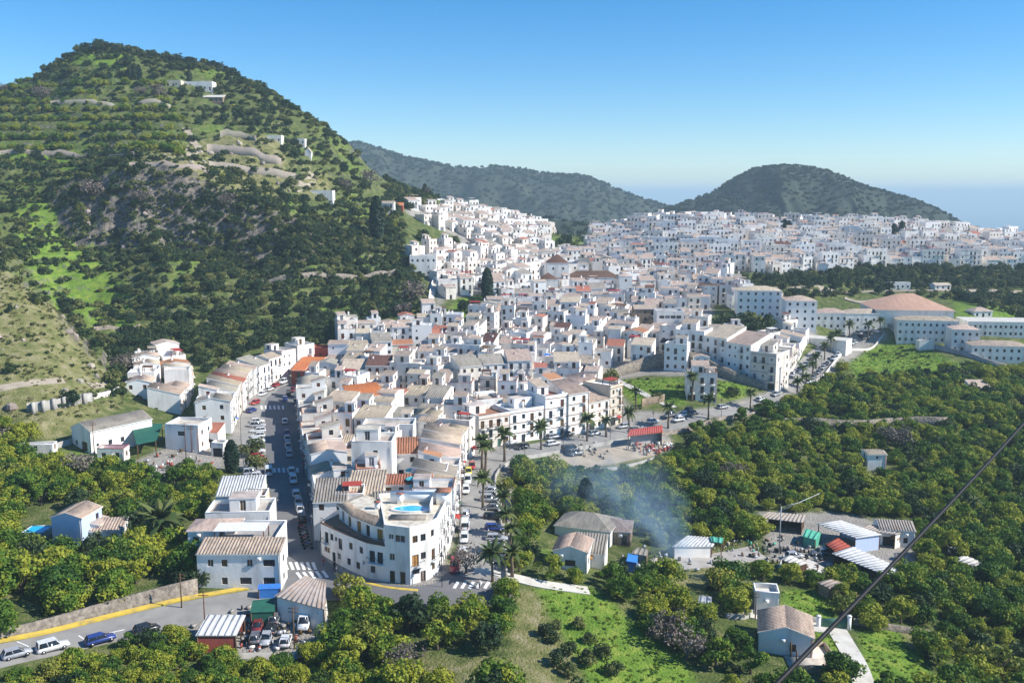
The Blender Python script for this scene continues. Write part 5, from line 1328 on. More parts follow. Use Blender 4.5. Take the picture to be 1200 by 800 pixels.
shed('greenhouse', 'pale farm shed roof with mint sheet end behind the smoke', [(788, 640), (835, 640), (842, 630), (805, 627)], 2.6, 'sheet_roof', 'white_wall', sides=(0, 3))
shed('mint_shelter', 'small mint green sheet roof at the end of the farm shed', [(834, 634), (846, 636), (848, 630), (832, 628)], 3.0, 'mint_sheet', None)
shed('mint_shelter', 'rounded green net tunnel beside the rusty farm shed', [(940, 628), (956, 632), (963, 624), (944, 619)], 2.2, 'mint_sheet', 'mint_sheet')
shed('tarpaulin_shelter', 'bright blue tarpaulin shelter among farm sheds under the smoke', [(734, 657), (746, 659), (748, 650), (736, 648)], 2.2, 'blue_canvas', 'blue_canvas')
shed('farm_hut', 'low hut with light roof below the smoke beside the blue tarpaulin', [(762, 662), (785, 664), (790, 656), (766, 653)], 2.4, 'rusty_sheet', 'stone_front')
shed('farm_hut', 'low tan roof hut just right of the blue tarpaulin', [(740, 648), (758, 651), (760, 643), (745, 641)], 2.4, 'grey_tiles', 'stone_front')
shed('garden_shelter', 'blue canvas shelter at the foot of the ribbed roof house', [(302, 690), (329, 689), (329, 683), (303, 684)], 1.8, 'blue_canvas', 'blue_canvas', sides=(0,))
shed('pool_terrace_roof', 'small grey roof over the sunken terrace behind the farm lane gate', [(818, 706), (834, 708), (834, 699), (820, 697)], 1.6, 'galvanised', 'concrete')

# ------------------------------------------------------------------ the rest of the town, row behind row, each house turned down the slope
HOLES = [[(508, 376), (520, 350), (575, 343), (585, 358), (572, 378), (540, 384)], [(640, 265), (672, 272), (690, 300), (650, 300)], [(838, 352), (862, 362), (905, 378), (925, 400), (900, 402), (835, 398)],
         [(700, 436), (745, 430), (800, 432), (860, 440), (905, 458), (905, 482), (740, 500), (712, 470)], [(480, 270), (540, 274), (548, 290), (520, 298), (470, 286)], [(930, 384), (1040, 380), (1040, 400), (930, 470), (905, 456)],
         [(815, 360), (838, 366), (836, 392), (812, 386)], [(770, 437), (700, 440), (690, 455)]]
ROADPX = [[(310, 440), (362, 446), (366, 560), (385, 660), (300, 640), (280, 470)], [(530, 690), (538, 545), (560, 528), (740, 497), (905, 455), (1010, 378), (1045, 390), (930, 470), (600, 545), (600, 700)]]
def in_any(u, v, polys): return any(bool(inpoly(u, v, p)) for p in polys)
rg = random.Random(4242)
for (x, y, r) in list(SPECIAL_KEEP): pass
yy = 172.0
while yy < 800:
    stp = 8.9 if yy < 520 else 10.0
    x = -140.0
    while x < 680:
        xx = x + rg.uniform(-1.5, 1.5); y = yy + rg.uniform(-2, 2) + 6 * math.sin(x / 37.0)
        x += 6.9 if yy < 520 else 8.0
        z = ground(xx, y); u, v = project(xx, y, z)
        if not (350 < u < 1335) or not in_any(u, v, [TOWN]) or in_any(u, v, HOLES) or in_any(u, v, ROADPX): continue
        w = rg.uniform(4.6, 8.4) if y < 560 else rg.uniform(5.5, 9.5); d = rg.uniform(5.8, 8.4)
        if not foot_ok(xx, y, .5 * math.sqrt(w * d), .93) or not clear_of(xx, y, 4.0): continue
        gx = (ground(xx + 9, y) - ground(xx - 9, y)) / 18; gy = (ground(xx, y + 9) - ground(xx, y - 9)) / 18
        nx, ny = -gx * 3 - .05, -gy * 3 - .45
        nx += fbm(np.array([xx / 60]), np.array([y / 60]), 2)[0] * 1.1
        rz = math.atan2(nx, -ny); rz = max(-.95, min(.95, rz)) + rg.uniform(-.1, .1)
        if y > 560: rz *= .6
        sp = rand_spec(rg, w, d)
        if u < 545 and v < 266:
            if rg.random() < .4: continue
            sp['n'] = min(sp['n'], 2)
        if y > 560 and xx > 90 and rg.random() < .22: sp['n'] = 4; sp['w'] = w = rg.uniform(10, 14); sp['roof'] = 'flat'
        sp['balc'] = .35; sp['dens'] = .9
        add_house(xx, y, rz, sp)
    yy += stp

MARKS = [(440, 560, 'inside the wedge block'), (420, 500, 'upper part of the wedge block'), (500, 520, 'avenue half of the wedge block'), (470, 440, 'left middle of the lower town'), (420, 410, 'left edge above the red house'),
         (560, 430, 'slope above the avenue bend'), (640, 440, 'slope behind the avenue front'), (700, 420, 'above the stone terrace wall'), (750, 415, 'right of the stone terrace wall'), (850, 410, 'behind the long stepped terrace'),
         (540, 390, 'below the small hillside garden'), (600, 400, 'lower middle of the old town'), (660, 385, 'slope below the church'), (720, 380, 'left of the stone fronted house'), (800, 375, 'right of the stone fronted house'),
         (500, 300, 'beside the stairway head'), (480, 245, 'hillside lane by the cypress'), (520, 255, 'upper hillside lane'), (560, 270, 'upper left crest of the town'), (560, 310, 'old town upper left slope'), (610, 275, 'crest under the far ridge'),
         (600, 330, 'left of the church tower'), (640, 310, 'above the church tower'), (700, 300, 'above the church nave'), (740, 330, 'right of the bell tower'), (790, 325, 'east slope of the old town'), (840, 340, 'right edge of the old town'),
         (710, 275, 'left end of the far quarter'), (770, 270, 'far quarter left of the cypresses'), (850, 275, 'far quarter under the round hill'), (920, 275, 'far quarter beside twin cypresses'), (930, 305, 'ravine edge of the far quarter'),
         (1000, 285, 'far quarter right of twin cypresses'), (1080, 290, 'right part of the far quarter'), (1160, 295, 'seaward end of the far quarter')]
ROOFW = {'tan_tiles': 'tan tiled', 'terracotta_tiles': 'reddish tiled', 'orange_tiles': 'orange tiled', 'brown_tiles': 'brown', 'grey_tiles': 'grey', 'sheet_roof': 'grey metal', 'rusty_sheet': 'rusty', 'pale_concrete': 'pale'}
NUM = {1: 'one', 2: 'two', 3: 'three', 4: 'four'}
def auto_label(h):
    sp = h['sp']; wh = h['where'] or min(MARKS, key=lambda m: (m[0] - h['u']) ** 2 + ((m[1] - h['v']) * 1.6) ** 2)[2]
    wc = {'cream_wall': 'cream', 'stone_front': 'stone fronted', 'blue_wall': 'pale blue', 'red_wall': 'red'}.get(sp.get('wall'), 'white')
    ks = [e[0] for e in sp['extras']]
    if sp['roof'] == 'flat': r = 'rooftop room' if 'roof_room' in ks else 'rooftop pergola' if 'pergola' in ks else 'rooftop tank' if 'tank' in ks else 'flat roof terrace'
    else: r = ROOFW.get(sp['tiles'], 'tan').split()[0] + ' ' + {'shed': 'lean-to', 'gable': 'gabled', 'gable_front': 'front-gabled', 'hip': 'hipped'}[sp['roof']] + ' roof'
    return '%s-storey %s house with %s, %s' % (NUM[sp['n']], wc, r, wh)
HOUSES = [h for h in HOUSES if h['always'] or clear_of(h['x'], h['y'], 3)]
HOUSES.sort(key=lambda h: (not (h['always'] and h['label']), -h['size'] * (1.3 if h['always'] else 1)))
NIND = 298
ind, rest = HOUSES[:NIND], HOUSES[NIND:]
seen = {}
for h in ind:
    h['lab'] = h['label'] or auto_label(h); seen.setdefault(h['lab'], []).append(h)
for lab, hs in seen.items():
    if len(hs) > 1:
        hs.sort(key=lambda h: h['u'])
        for k, h in enumerate(hs):
            h['lab'] = lab + (', %s from left' % (['first'] + ORD[1:])[k] if len(hs) > 2 else (', the left one' if k == 0 else ', the right one'))
def emit_house(h):
    rg = random.Random(h['seed']); sp = h['sp']; Yd = h['y']
    lod = 0 if Yd < 215 else 1 if Yd < 300 else 2
    P = house_parts(sp, rg, lod)
    root = empty(h['name'] or 'white_house', (h['x'], h['y'], h['z']), h['rz'])
    tag(root, h['lab'], 'house' if h['name'] is None else h['name'].split('_')[-1], 'houses of the white town' if not h['name'] else None)
    P['wall'].build('wall', root); ro = P['roof'].build('roof', root)
    if lod <= 1 and sp['roof'] in ('shed', 'gable', 'gable_front'):
        rb = MB(); w, d, H = sp['w'], sp['d'], sp['n'] * sp.get('fh', 2.9); x0, x1, y0, y1 = -w / 2, w / 2, -d / 2, d / 2; o = .28; t = .16
        if sp['roof'] == 'shed':
            s = sp.get('pitch', .28); ribs(rb, (x0 - .1, y0 - o, H - o * s + t), (x1 + .1, y0 - o, H - o * s + t), (x1 + .1, y1 + .1, H + d * s + t), (x0 - .1, y1 + .1, H + d * s + t), m=sp['tiles'] if 'tiles' in sp else 'tan_tiles', pitch=.55)
        elif sp['roof'] == 'gable':
            s = sp.get('pitch', .32); z = H + d / 2 * s + t
            ribs(rb, (x0, y0 - o, H - o * s + t), (x1, y0 - o, H - o * s + t), (x1, 0, z), (x0, 0, z), m=sp.get('tiles', 'tan_tiles'), pitch=.55)
        else:
            s = sp.get('pitch', .32); z = H + w / 2 * s + t
            ribs(rb, (x1 + o, y0, H - o * s + t), (x1 + o, y1, H - o * s + t), (0, y1, z), (0, y0, z), m=sp.get('tiles', 'tan_tiles'), pitch=.55)
            ribs(rb, (x0 - o, y1, H - o * s + t), (x0 - o, y0, H - o * s + t), (0, y0, z), (0, y1, z), m=sp.get('tiles', 'tan_tiles'), pitch=.55)
        rb.build('roof_tiles', ro)['kind'] = 'stuff'
    for nm, mb in P['extras']: mb.build(nm, root)
    if lod <= 1: put_windows(P['windows'], root, rg, lod == 0)
    elif P['windows']:
        mb = MB()
        for (x, y, z, a, kind, w, hh) in P['windows']: mb.append(win_mb(kind, w, hh, rg, False), x, y, z, a)
        mb.build('windows', root)['kind'] = 'stuff'
    rail = rg.choice(['iron', 'iron', 'wood'])
    if lod <= 1:
        for (x, y, z, w) in P['balconies']: balcony_mb(w, rail, detail=lod == 0).build('balcony', root).location = (x, y, z)
    elif P['balconies']:
        mb = MB()
        for (x, y, z, w) in P['balconies']: mb.append(balcony_mb(w, rail, detail=False), x, y, z, 0)
        mb.build('balconies', root)['kind'] = 'stuff'
_hp = house_parts
def house_parts(sp, rg, lod):
    if 'front_ops' not in sp: return _hp(sp, rg, lod)
    global auto_ops
    keep_ = auto_ops; fo = sp['front_ops']; fh = sp.get('fh', 2.9); st = dict(n=0)
    def mine(L, n, fh_, z0, rg_, dens, front=True, *a, **k):
        if front: return [op(s, f * fh, kd) for s, f, kd in fo]
        return keep_(L, n, fh_, z0, rg_, dens, front, *a, **k)
    auto_ops = mine
    try: return _hp(sp, rg, lod)
    finally: auto_ops = keep_
for h in ind: emit_house(h)
allm = MB()
for h in rest:
    rg = random.Random(h['seed']); P = house_parts(h['sp'], rg, 3)
    a = (h['x'], h['y'], h['z'], h['rz'])
    allm.append(P['wall'], *a); allm.append(P['roof'], *a)
    for nm, mb in P['extras']:
        if nm != 'aerial': allm.append(mb, *a)
    w_ = MB()
    for (x, y, z, an, kind, w, hh) in P['windows']: w_.append(win_mb(kind, w, hh, rg, False), x, y, z, an)
    allm.append(w_, *a)
    b_ = MB()
    for (x, y, z, w) in P['balconies']: b_.append(balcony_mb(w, 'iron', detail=False), x, y, z, 0)
    allm.append(b_, *a)
if allm.v: tag(allm.build('distant_houses'), kind='stuff')
print('houses', len(ind), len(rest), 'far verts', len(allm.v))

# ------------------------------------------------------------------ plants
def leaf_cloud(seed, R, H, nc, nl, ls, squash=0.8, low=0.15, spread=1.0, cr=(0.28, 0.5)):
    """a crown of many small leaf sprays gathered in clumps; R half width, H height, LOW bottom of the crown as a share of H"""
    r = np.random.RandomState(seed)
    th = r.uniform(0, 2 * np.pi, nc); ph = np.arccos(r.uniform(-0.35, 1, nc)); k = r.uniform(0.45, 0.92, nc) * spread
    cz = H * (low + (1 - low) * 0.42); hz_ = H * (1 - low) * 0.58
    C = np.stack([np.sin(ph) * np.cos(th) * R * k, np.sin(ph) * np.sin(th) * R * k, cz + np.cos(ph) * hz_ * k], 1)
    rad = r.uniform(cr[0], cr[1], nc) * R
    ci = r.randint(0, nc, nl)
    d = r.normal(size=(nl, 3)); d[:, 2] += 0.35; d /= np.linalg.norm(d, axis=1)[:, None]
    rr = rad[ci] * r.uniform(0.72, 1.08, nl)
    P = C[ci] + d * rr[:, None] * np.array([1, 1, squash])
    P[:, 2] = np.maximum(P[:, 2], H * 0.04)
    n = d + r.normal(size=(nl, 3)) * 0.55; n /= np.linalg.norm(n, axis=1)[:, None]
    t = np.cross(n, r.normal(size=(nl, 3))); t /= np.linalg.norm(t, axis=1)[:, None] + 1e-9
    b = np.cross(n, t); s = ls * r.uniform(0.6, 1.25, nl)[:, None]
    V = np.stack([P - t * s * .5 - b * s * .32, P + t * s * .5 - b * s * .38, P + t * s * .42 + b * s * .38, P - t * s * .5 + b * s * .3], 1).reshape(-1, 3)
    return V, np.arange(nl * 4).reshape(-1, 4)
def trunk_mb(R, H, seed, m='bark'):
    rg = random.Random(seed); mb = MB(); t = R * .07
    mb.tube([(0, 0, -1.0), (0, 0, H * .12), (rg.uniform(-.1, .1) * R, rg.uniform(-.1, .1) * R, H * .38)], [t * 1.4, t, t * .75], m, 6)
    for k in range(4):
        a = k * 1.57 + rg.uniform(-.4, .4); q = R * rg.uniform(.4, .6)
        mb.tube([(0, 0, H * .22), (math.cos(a) * q * .5, math.sin(a) * q * .5, H * .45), (math.cos(a) * q, math.sin(a) * q, H * .68)], [t * .6, t * .4, t * .15], m, 4)
    return mb
def plant_variants(name, n, seed, mat_, **k):
    out = []
    for i in range(n):
        kk = dict(k); V, F = leaf_cloud(seed + i, kk.pop('R'), kk.pop('H'), kk.pop('nc'), kk.pop('nl'), kk.pop('ls'), **kk)
        out.append(mesh_np(name, V, F, [mat_]))
    return out
def joined_variants(name, crowns, trunks):
    """crown and trunk of one plant in one mesh, for the copies inside a mass"""
    out = []
    for c, t in zip(crowns, trunks):
        nv = len(c.vertices); V = np.empty(nv * 3, np.float32); c.vertices.foreach_get('co', V)
        tv = np.array(t.v, np.float32); tf = [f for f in t.f if len(f) == 4]
        F = np.concatenate([np.arange(nv).reshape(-1, 4), np.array(tf) + nv]); mi = np.concatenate([np.zeros(nv // 4, np.int32), np.ones(len(tf), np.int32)])
        out.append(mesh_np(name, np.concatenate([V.reshape(-1, 3), tv]), F, [c.materials[0].name, 'bark'], mi=mi))
    return out
NG = {}
def scatter(name, pts, rot, scl, variants, kind='stuff', zs=None):
    """one object: its vertices carry instanced copies of the variant meshes"""
    col = bpy.data.collections.new(name + '_kinds')
    for i, me in enumerate(variants):
        o = bpy.data.objects.new('%s_kind' % name, me); col.objects.link(o)
    n = len(pts)
    me = bpy.data.meshes.new(name); me.vertices.add(n); me.vertices.foreach_set('co', np.ascontiguousarray(pts, np.float32).ravel())
    a = me.attributes.new('turn', 'FLOAT_VECTOR', 'POINT'); rv = np.zeros((n, 3), np.float32); rv[:, 2] = rot; a.data.foreach_set('vector', rv.ravel())
    a = me.attributes.new('size', 'FLOAT_VECTOR', 'POINT'); sv = np.repeat(np.asarray(scl, np.float32)[:, None], 3, 1).copy()
    if zs is not None: sv[:, 2] *= zs
    a.data.foreach_set('vector', sv.ravel())
    a = me.attributes.new('pick', 'INT', 'POINT'); a.data.foreach_set('value', npr.randint(0, len(variants), n).astype(np.int32))
    me.update()
    o = bpy.data.objects.new(name, me); COL.objects.link(o); o['kind'] = kind
    g = bpy.data.node_groups.new(name, 'GeometryNodeTree')
    g.interface.new_socket(name='Geometry', in_out='INPUT', socket_type='NodeSocketGeometry'); g.interface.new_socket(name='Geometry', in_out='OUTPUT', socket_type='NodeSocketGeometry')
    N = g.nodes; L = g.links
    gi = N.new('NodeGroupInput'); go = N.new('NodeGroupOutput'); ip = N.new('GeometryNodeInstanceOnPoints'); ci = N.new('GeometryNodeCollectionInfo')
    ci.inputs['Collection'].default_value = col; ci.inputs['Separate Children'].default_value = True; ci.inputs['Reset Children'].default_value = True
    def na(nm, ty):
        x = N.new('GeometryNodeInputNamedAttribute'); x.data_type = ty; x.inputs['Name'].default_value = nm; return x.outputs['Attribute']
    L.new(gi.outputs[0], ip.inputs['Points']); L.new(ci.outputs[0], ip.inputs['Instance']); ip.inputs['Pick Instance'].default_value = True
    L.new(na('pick', 'INT'), ip.inputs['Instance Index']); L.new(na('turn', 'FLOAT_VECTOR'), ip.inputs['Rotation']); L.new(na('size', 'FLOAT_VECTOR'), ip.inputs['Scale'])
    L.new(ip.outputs[0], go.inputs[0])
    md = o.modifiers.new('plants', 'NODES'); md.node_group = g
    return o

ORCH_C = plant_variants('crown', 6, 100, 'orchard_leaves', R=3.3, H=4.9, nc=26, nl=2500, ls=.40, low=.02)
OPEN_C = plant_variants('crown', 3, 150, 'orchard_leaves', R=3.1, H=5.6, nc=13, nl=1300, ls=.40, low=.12, cr=(.18, .42))
YELC = plant_variants('crown', 2, 170, 'yellow_leaves', R=2.7, H=4.2, nc=18, nl=1000, ls=.45, low=.05)
ORCH_T = [trunk_mb(3.3, 4.9, i) for i in range(6)]
HILL_C = plant_variants('crown', 5, 200, 'hill_leaves', R=2.9, H=4.4, nc=18, nl=800, ls=.55, low=.03)
HILL_T = [trunk_mb(2.9, 4.4, 20 + i) for i in range(5)]
DARK_C = plant_variants('crown', 4, 260, 'dark_leaves', R=3.2, H=5.4, nc=20, nl=900, ls=.55, low=.03)
DARK_T = [trunk_mb(3.2, 5.4, 30 + i) for i in range(4)]
SCRUB = plant_variants('scrub', 4, 300, 'hill_leaves', R=1.0, H=1.1, nc=7, nl=120, ls=.42, low=.0) + plant_variants('scrub', 3, 320, 'dark_leaves', R=1.1, H=1.3, nc=8, nl=130, ls=.42, low=.0) + plant_variants('scrub', 1, 340, 'yellow_leaves', R=.9, H=.9, nc=6, nl=100, ls=.4, low=.0)
BARE_C = plant_variants('crown', 3, 400, 'bare_twigs', R=2.8, H=4.6, nc=16, nl=620, ls=.30, low=.1)
PINE_C = plant_variants('crown', 3, 440, 'pine_needles', R=2.4, H=6.5, nc=16, nl=620, ls=.5, low=.15)
FARF = plant_variants('forest', 4, 500, 'pine_needles', R=4.0, H=5.0, nc=7, nl=90, ls=2.0, low=.0) + plant_variants('forest', 2, 520, 'dark_leaves', R=4.0, H=5.0, nc=7, nl=90, ls=2.0, low=.0)
foliage('dry_blades', (0.09, 0.11, 0.035), (0.19, 0.19, 0.07), (0.30, 0.27, 0.13))
GRASS = plant_variants('tuft', 4, 560, 'grass_blades', R=.6, H=.5, nc=6, nl=46, ls=.3, low=.0)

ROADX = [[(302, 445), (362, 446), (366, 560), (388, 660), (300, 640), (275, 470)], [(590, 712), (330, 712), (335, 650), (372, 640), (520, 680), (530, 640), (540, 545), (560, 528), (740, 497), (905, 455), (1010, 378), (1045, 390), (970, 440), (930, 468), (830, 500), (600, 545), (584, 570), (594, 640)],
         [(-60, 755), (60, 735), (140, 713), (225, 697), (232, 600), (330, 600), (340, 690), (345, 712), (235, 735), (140, 757), (60, 776), (-60, 800)], [(218, 720), (300, 700), (385, 676), (388, 750), (335, 780), (235, 775)], [(640, 512), (785, 496), (795, 528), (750, 550), (655, 552)],
         [(968, 722), (990, 722), (1030, 800), (1032, 830), (1005, 830), (995, 775)], [(865, 708), (982, 727), (980, 742), (865, 722)], [(885, 598), (1065, 606), (1078, 640), (1078, 682), (1000, 672), (905, 662)], [(770, 650), (905, 630), (905, 668), (790, 690), (770, 672)],
         [(560, 662), (700, 688), (700, 698), (560, 676)], [(625, 622), (745, 622), (775, 640), (790, 655), (780, 672), (735, 665), (700, 672), (650, 675), (625, 640)], [(870, 735), (985, 745), (990, 790), (900, 795), (868, 760)], [(870, 690), (915, 690), (915, 730), (870, 728)],
         [(16, 602), (140, 600), (150, 646), (60, 656), (16, 652)], [(66, 478), (270, 470), (270, 545), (60, 545), (30, 540)], [(1010, 530), (1045, 530), (1048, 560), (1008, 560)], [(838, 718), (860, 722), (842, 695), (810, 690), (812, 712)]]
def blocked(x, y, u, v, r, lush=True):
    if in_any(u, v, ROADX): return True
    if lush and in_any(u, v, LUSH[:5] + LUSH[7:8]): return True
    if not clear_of(x, y, r * .8): return True
    for h in HOUSES:
        if abs(h['x'] - x) < 9 and abs(h['y'] - y) < 9 and (h['x'] - x) ** 2 + (h['y'] - y) ** 2 < (h['r'] + r * .8) ** 2: return True
    return False
ORCH = [[(590, 548), (640, 556), (700, 556), (745, 552), (792, 528), (830, 505), (905, 482), (935, 470), (965, 455), (990, 428), (1050, 402), (1130, 432), (1420, 460), (1460, 840), (380, 840), (398, 712), (480, 712), (590, 712), (600, 640)],
        [(-60, 530), (30, 536), (62, 545), (140, 560), (262, 548), (268, 575), (230, 600), (228, 696), (140, 712), (60, 733), (-60, 754)], [(-60, 486), (40, 505), (40, 535), (-60, 540)]]
LOWB = [(-60, 806), (60, 790), (110, 776), (150, 758), (232, 744), (250, 776), (330, 782), (392, 750), (400, 840), (-60, 840)]
DRYX = [DRY[1], DRY[2], DRY[6], DRY[7], DRY[8], DRY[9], DRY[11]]
SLOPE = [(120, 470), (165, 455), (185, 430), (225, 412), (235, 450), (262, 440), (300, 416), (385, 404), (410, 388), (470, 372), (500, 368), (504, 345), (478, 305), (470, 250), (520, 232), (540, 246), (500, 220), (420, 175), (455, 215), (430, 270), (370, 300), (230, 310), (150, 380)]
UPPER = [(-60, 100), (100, 96), (200, 92), (215, 150), (222, 186), (120, 184), (-60, 176)]
BACKO = [(880, 352), (862, 330), (900, 326), (1000, 316), (1420, 318), (1420, 378), (1200, 378), (1120, 352), (1060, 346), (960, 352)]
rg = random.Random(31)
orch = []; hillt = []; ravt = []; uppt = []
def cand(x0, x1, y0, y1, st, fn):
    y = y0
    while y < y1:
        x = x0 + rg.uniform(0, st)
        while x < x1:
            xx = x + rg.uniform(-.28, .28) * st; y2 = y + rg.uniform(-.28, .28) * st
            x += st
            if abs(xx) > y2 * .8: continue
            z = ground(xx, y2); u, v = project(xx, y2, z)
            if -80 < u < 1430 and v < 860: fn(xx, y2, z, u, v)
        y += st
def f_orch(x, y, z, u, v):
    if not in_any(u, v, ORCH + [LOWB]) or in_any(u, v, DRYX): return
    nz = fbm(np.array([x / 26]), np.array([y / 26]), 3)[0]
    if nz > .25 or rg.random() < .04: return
    s = rg.uniform(.62, 1.05) * (1 + nz * .7)
    if in_any(u, v, [LOWB]) : s *= .64
    if u > 560 and v > 690 and u < 640: s *= 1.1
    if y < 121 and z > 0: return
    if blocked(x, y, u, v, 2.6 * s): return
    orch.append((x, y, z - .1, s, u, v))
cand(-150, 420, 108, 420, 4.9, f_orch)
def f_low(x, y, z, u, v):
    if in_any(u, v, [LOWB]) and y > 112 and not blocked(x, y, u, v, 1.6): orch.append((x, y, z - .2, rg.uniform(.38, .62), u, v))
cand(-90, 0, 110, 150, 3.4, f_low)
def f_hill(x, y, z, u, v):
    a = in_any(u, v, [SLOPE]); b = in_any(u, v, [UPPER]); c = in_any(u, v, [HILL])
    if not (a or b or c) or y > 690: return
    nz = fbm(np.array([x / 30 + 7]), np.array([y / 30]), 3)[0]
    p = .92 if a else .80 if b else (.34 + nz * 1.8)
    if in_any(u, v, [DRY[0]]): p = .03
    if in_any(u, v, [DRY[3], DRY[4]]): p = .12
    if in_any(u, v, [LUSH[9]]): p *= .6
    dk = in_any(u, v, [[(205, 232), (300, 225), (340, 250), (445, 285), (440, 300), (330, 322), (200, 315)]])
    if dk: p = .75
    if v < 100: p = .5
    sl = abs(ground(x, y + 1.6) - ground(x, y - 1.6)) / 3.2
    if (b and sl > .42) or (a and sl > .75 and rg.random() < .8): return
    if b: p = .97
    if rg.random() > p or blocked(x, y, u, v, 2.0): return
    if b:
        uppt.append((x, y, z - .2, rg.uniform(.55, .95))); return
    hillt.append((x, y, z - .2, rg.uniform(.55, 1.0) if a or b else rg.uniform(.4, .95), u, v, 0 if rg.random() < (.45 if a else .15 if dk else .75) else 1))
cand(-440, 10, 235, 690, 4.9, f_hill)
def f_rav(x, y, z, u, v):
    if not in_any(u, v, [BACKO]) or y < 400 or y > 690: return
    if rg.random() < .12 or blocked(x, y, u, v, 2.0) : return
    if abs(v - 342) < 2.2 : return
    ravt.append((x, y, z - .2, rg.uniform(.6, 1.05), u, v, 0 if rg.random() < .7 else 1))
cand(90, 540, 410, 690, 5.8, f_rav)
def f_dark(x, y, z, u, v):
    if in_any(u, v, [[(195, 236), (300, 228), (340, 250), (445, 285), (440, 302), (330, 322), (200, 315)]]): p = .85
    elif in_any(u, v, [CRAG]): p = .22
    elif in_any(u, v, [[(150, 195), (340, 205), (420, 255), (190, 240)]]): p = .16
    else: return
    if rg.random() < p and not blocked(x, y, u, v, 1.5): hillt.append((x, y, z - .3, rg.uniform(.4, .8), u, v, 0 if rg.random() < .3 else 1))
cand(-230, -40, 418, 480, 2.7, f_dark)
print('trees', len(orch), len(hillt), len(ravt))

def region(u, v):
    for poly, s in [([(-60, 480), (60, 520), (60, 560), (-60, 600)], 'beside the farm warehouse at the left'), ([(-60, 560), (275, 545), (275, 700), (-60, 720)], 'in the left grove around the pool house'),
                    (LOWB, 'on the bank below the yellow kerbed road'), ([(370, 690), (600, 700), (640, 690), (640, 850), (370, 850)], 'in the grove below the junction'),
                    ([(580, 540), (740, 540), (740, 630), (650, 630), (640, 690), (590, 700)], 'in the smoky orchard inside the avenue bend'), ([(680, 660), (900, 690), (880, 850), (800, 850), (680, 720)], 'between the grass field and the cottage'),
                    ([(740, 500), (1000, 520), (1000, 600), (740, 640)], 'in the orchard below the stone road wall'), ([(1030, 560), (1300, 560), (1300, 850), (1100, 850), (1080, 680)], 'in the orchards right of the grey sheds')]:
        if inpoly(u, v, poly): return s
    return 'in the wide orchards of the valley'
TMARK = [(20, 640, 'at the left edge below the pool'), (70, 660, 'in front of the blue walled house'), (120, 665, 'between pool house and road wall'), (190, 675, 'right above the orchard stone wall'), (40, 700, 'just above the yellow kerbed road'), (150, 590, 'behind the pool house annex'), (230, 585, 'beside the metal roofed house'), (30, 560, 'left of the farm warehouse'), (120, 570, 'in the clearing under the warehouse'), (200, 620, 'next to the huge bushy palm'),
         (30, 790, 'below the lower left cars'), (150, 775, 'on the bank under the black car'), (230, 780, 'under the scrapyard shed'), (400, 715, 'at the corner of the workshop'), (450, 740, 'below the corner building'), (510, 715, 'at the road edge below the avenue mouth'), (420, 780, 'on the bottom edge left of the dry field'), (530, 765, 'in the middle of the bottom grove'), (590, 720, 'at the left edge of the dry strip'), (600, 780, 'bottom grove beside the dry strip'),
         (620, 600, 'beside the avenue palms in thin smoke'), (640, 570, 'under the retaining wall of the builders yard'), (690, 590, 'in the veil of smoke'), (740, 680, 'right of the gabled farmhouse lane'), (710, 710, 'at the top of the grass field'), (770, 700, 'just left of the fire'), (780, 740, 'along the right side of the grass field'), (850, 770, 'left of the cottage'), (840, 730, 'above the cottage left side'), (880, 680, 'between pump house and farm sheds'),
         (780, 560, 'below the red roofed builders shed'), (860, 560, 'in the orchard under the long stone wall'), (860, 620, 'behind the mint sheet roof'), (940, 580, 'above the grey pylon'), (1010, 590, 'between tower house and metal roofs'), (970, 690, 'under the very long grey roof'), (1060, 700, 'above the bright green lawn'), (1120, 720, 'right of the bright green lawn'), (1160, 780, 'at the lower right corner'), (1120, 640, 'beside the far right lane roof'), (1170, 600, 'at the right edge under the cable'), (1100, 580, 'right of the corrugated sheds'), (1010, 760, 'beside the concrete path')]
orch.sort(key=lambda t: -t[3] / math.hypot(t[1], CAMZ - t[2]))
inview = [t for t in orch if -8 < t[4] < 1208 and t[5] < 812]
small = set(id(t) for t in inview[:295])
for t in inview[:295]:
    k = rg.randrange(6); alt = rg.random(); root = empty('orchard_tree', (t[0], t[1], t[2]), rg.uniform(0, 6.28)); root.scale = (t[3],) * 3
    reg = region(t[4], t[5]); nm = min(TMARK, key=lambda m: (m[0] - t[4]) ** 2 + (m[1] - t[5]) ** 2)[2]; sz = 'large' if t[3] > .95 else 'small' if t[3] < .74 else 'medium sized'
    tag(root, '%s leafy orchard tree %s' % (sz, nm), 'tree', 'orchard trees ' + nm)
    link('crown', YELC[k % 2] if alt < .06 else DARK_C[k % 4] if alt < .16 else OPEN_C[k % 3] if alt < .34 else ORCH_C[k], root)
    if not isinstance(ORCH_T[k], bpy.types.Mesh): ORCH_T[k] = (ORCH_T[k], ORCH_T[k].mesh('trunk')) if not isinstance(ORCH_T[k], tuple) else ORCH_T[k]
    link('trunk', ORCH_T[k][1], root)
restt = [t for t in orch if id(t) not in small]
ORCH_J = joined_variants('orchard_tree', ORCH_C, [t[0] if isinstance(t, tuple) else t for t in ORCH_T])
A = np.array([t[:4] for t in restt])
ORCH_J = ORCH_J * 2 + joined_variants('orchard_tree', OPEN_C, [t[0] if isinstance(t, tuple) else t for t in ORCH_T[:3]]) + joined_variants('orchard_tree', DARK_C[:2], DARK_T[:2]) + joined_variants('orchard_tree', YELC[:1], DARK_T[:1])
_u = np.array(uppt); scatter('terrace_orchard', _u[:, :3], npr.rand(len(_u)) * 6.28, _u[:, 3], ORCH_J[:6] + ORCH_J[-1:])
scatter('orchard_trees', A[:, :3], npr.rand(len(A)) * 6.28, A[:, 3], ORCH_J)

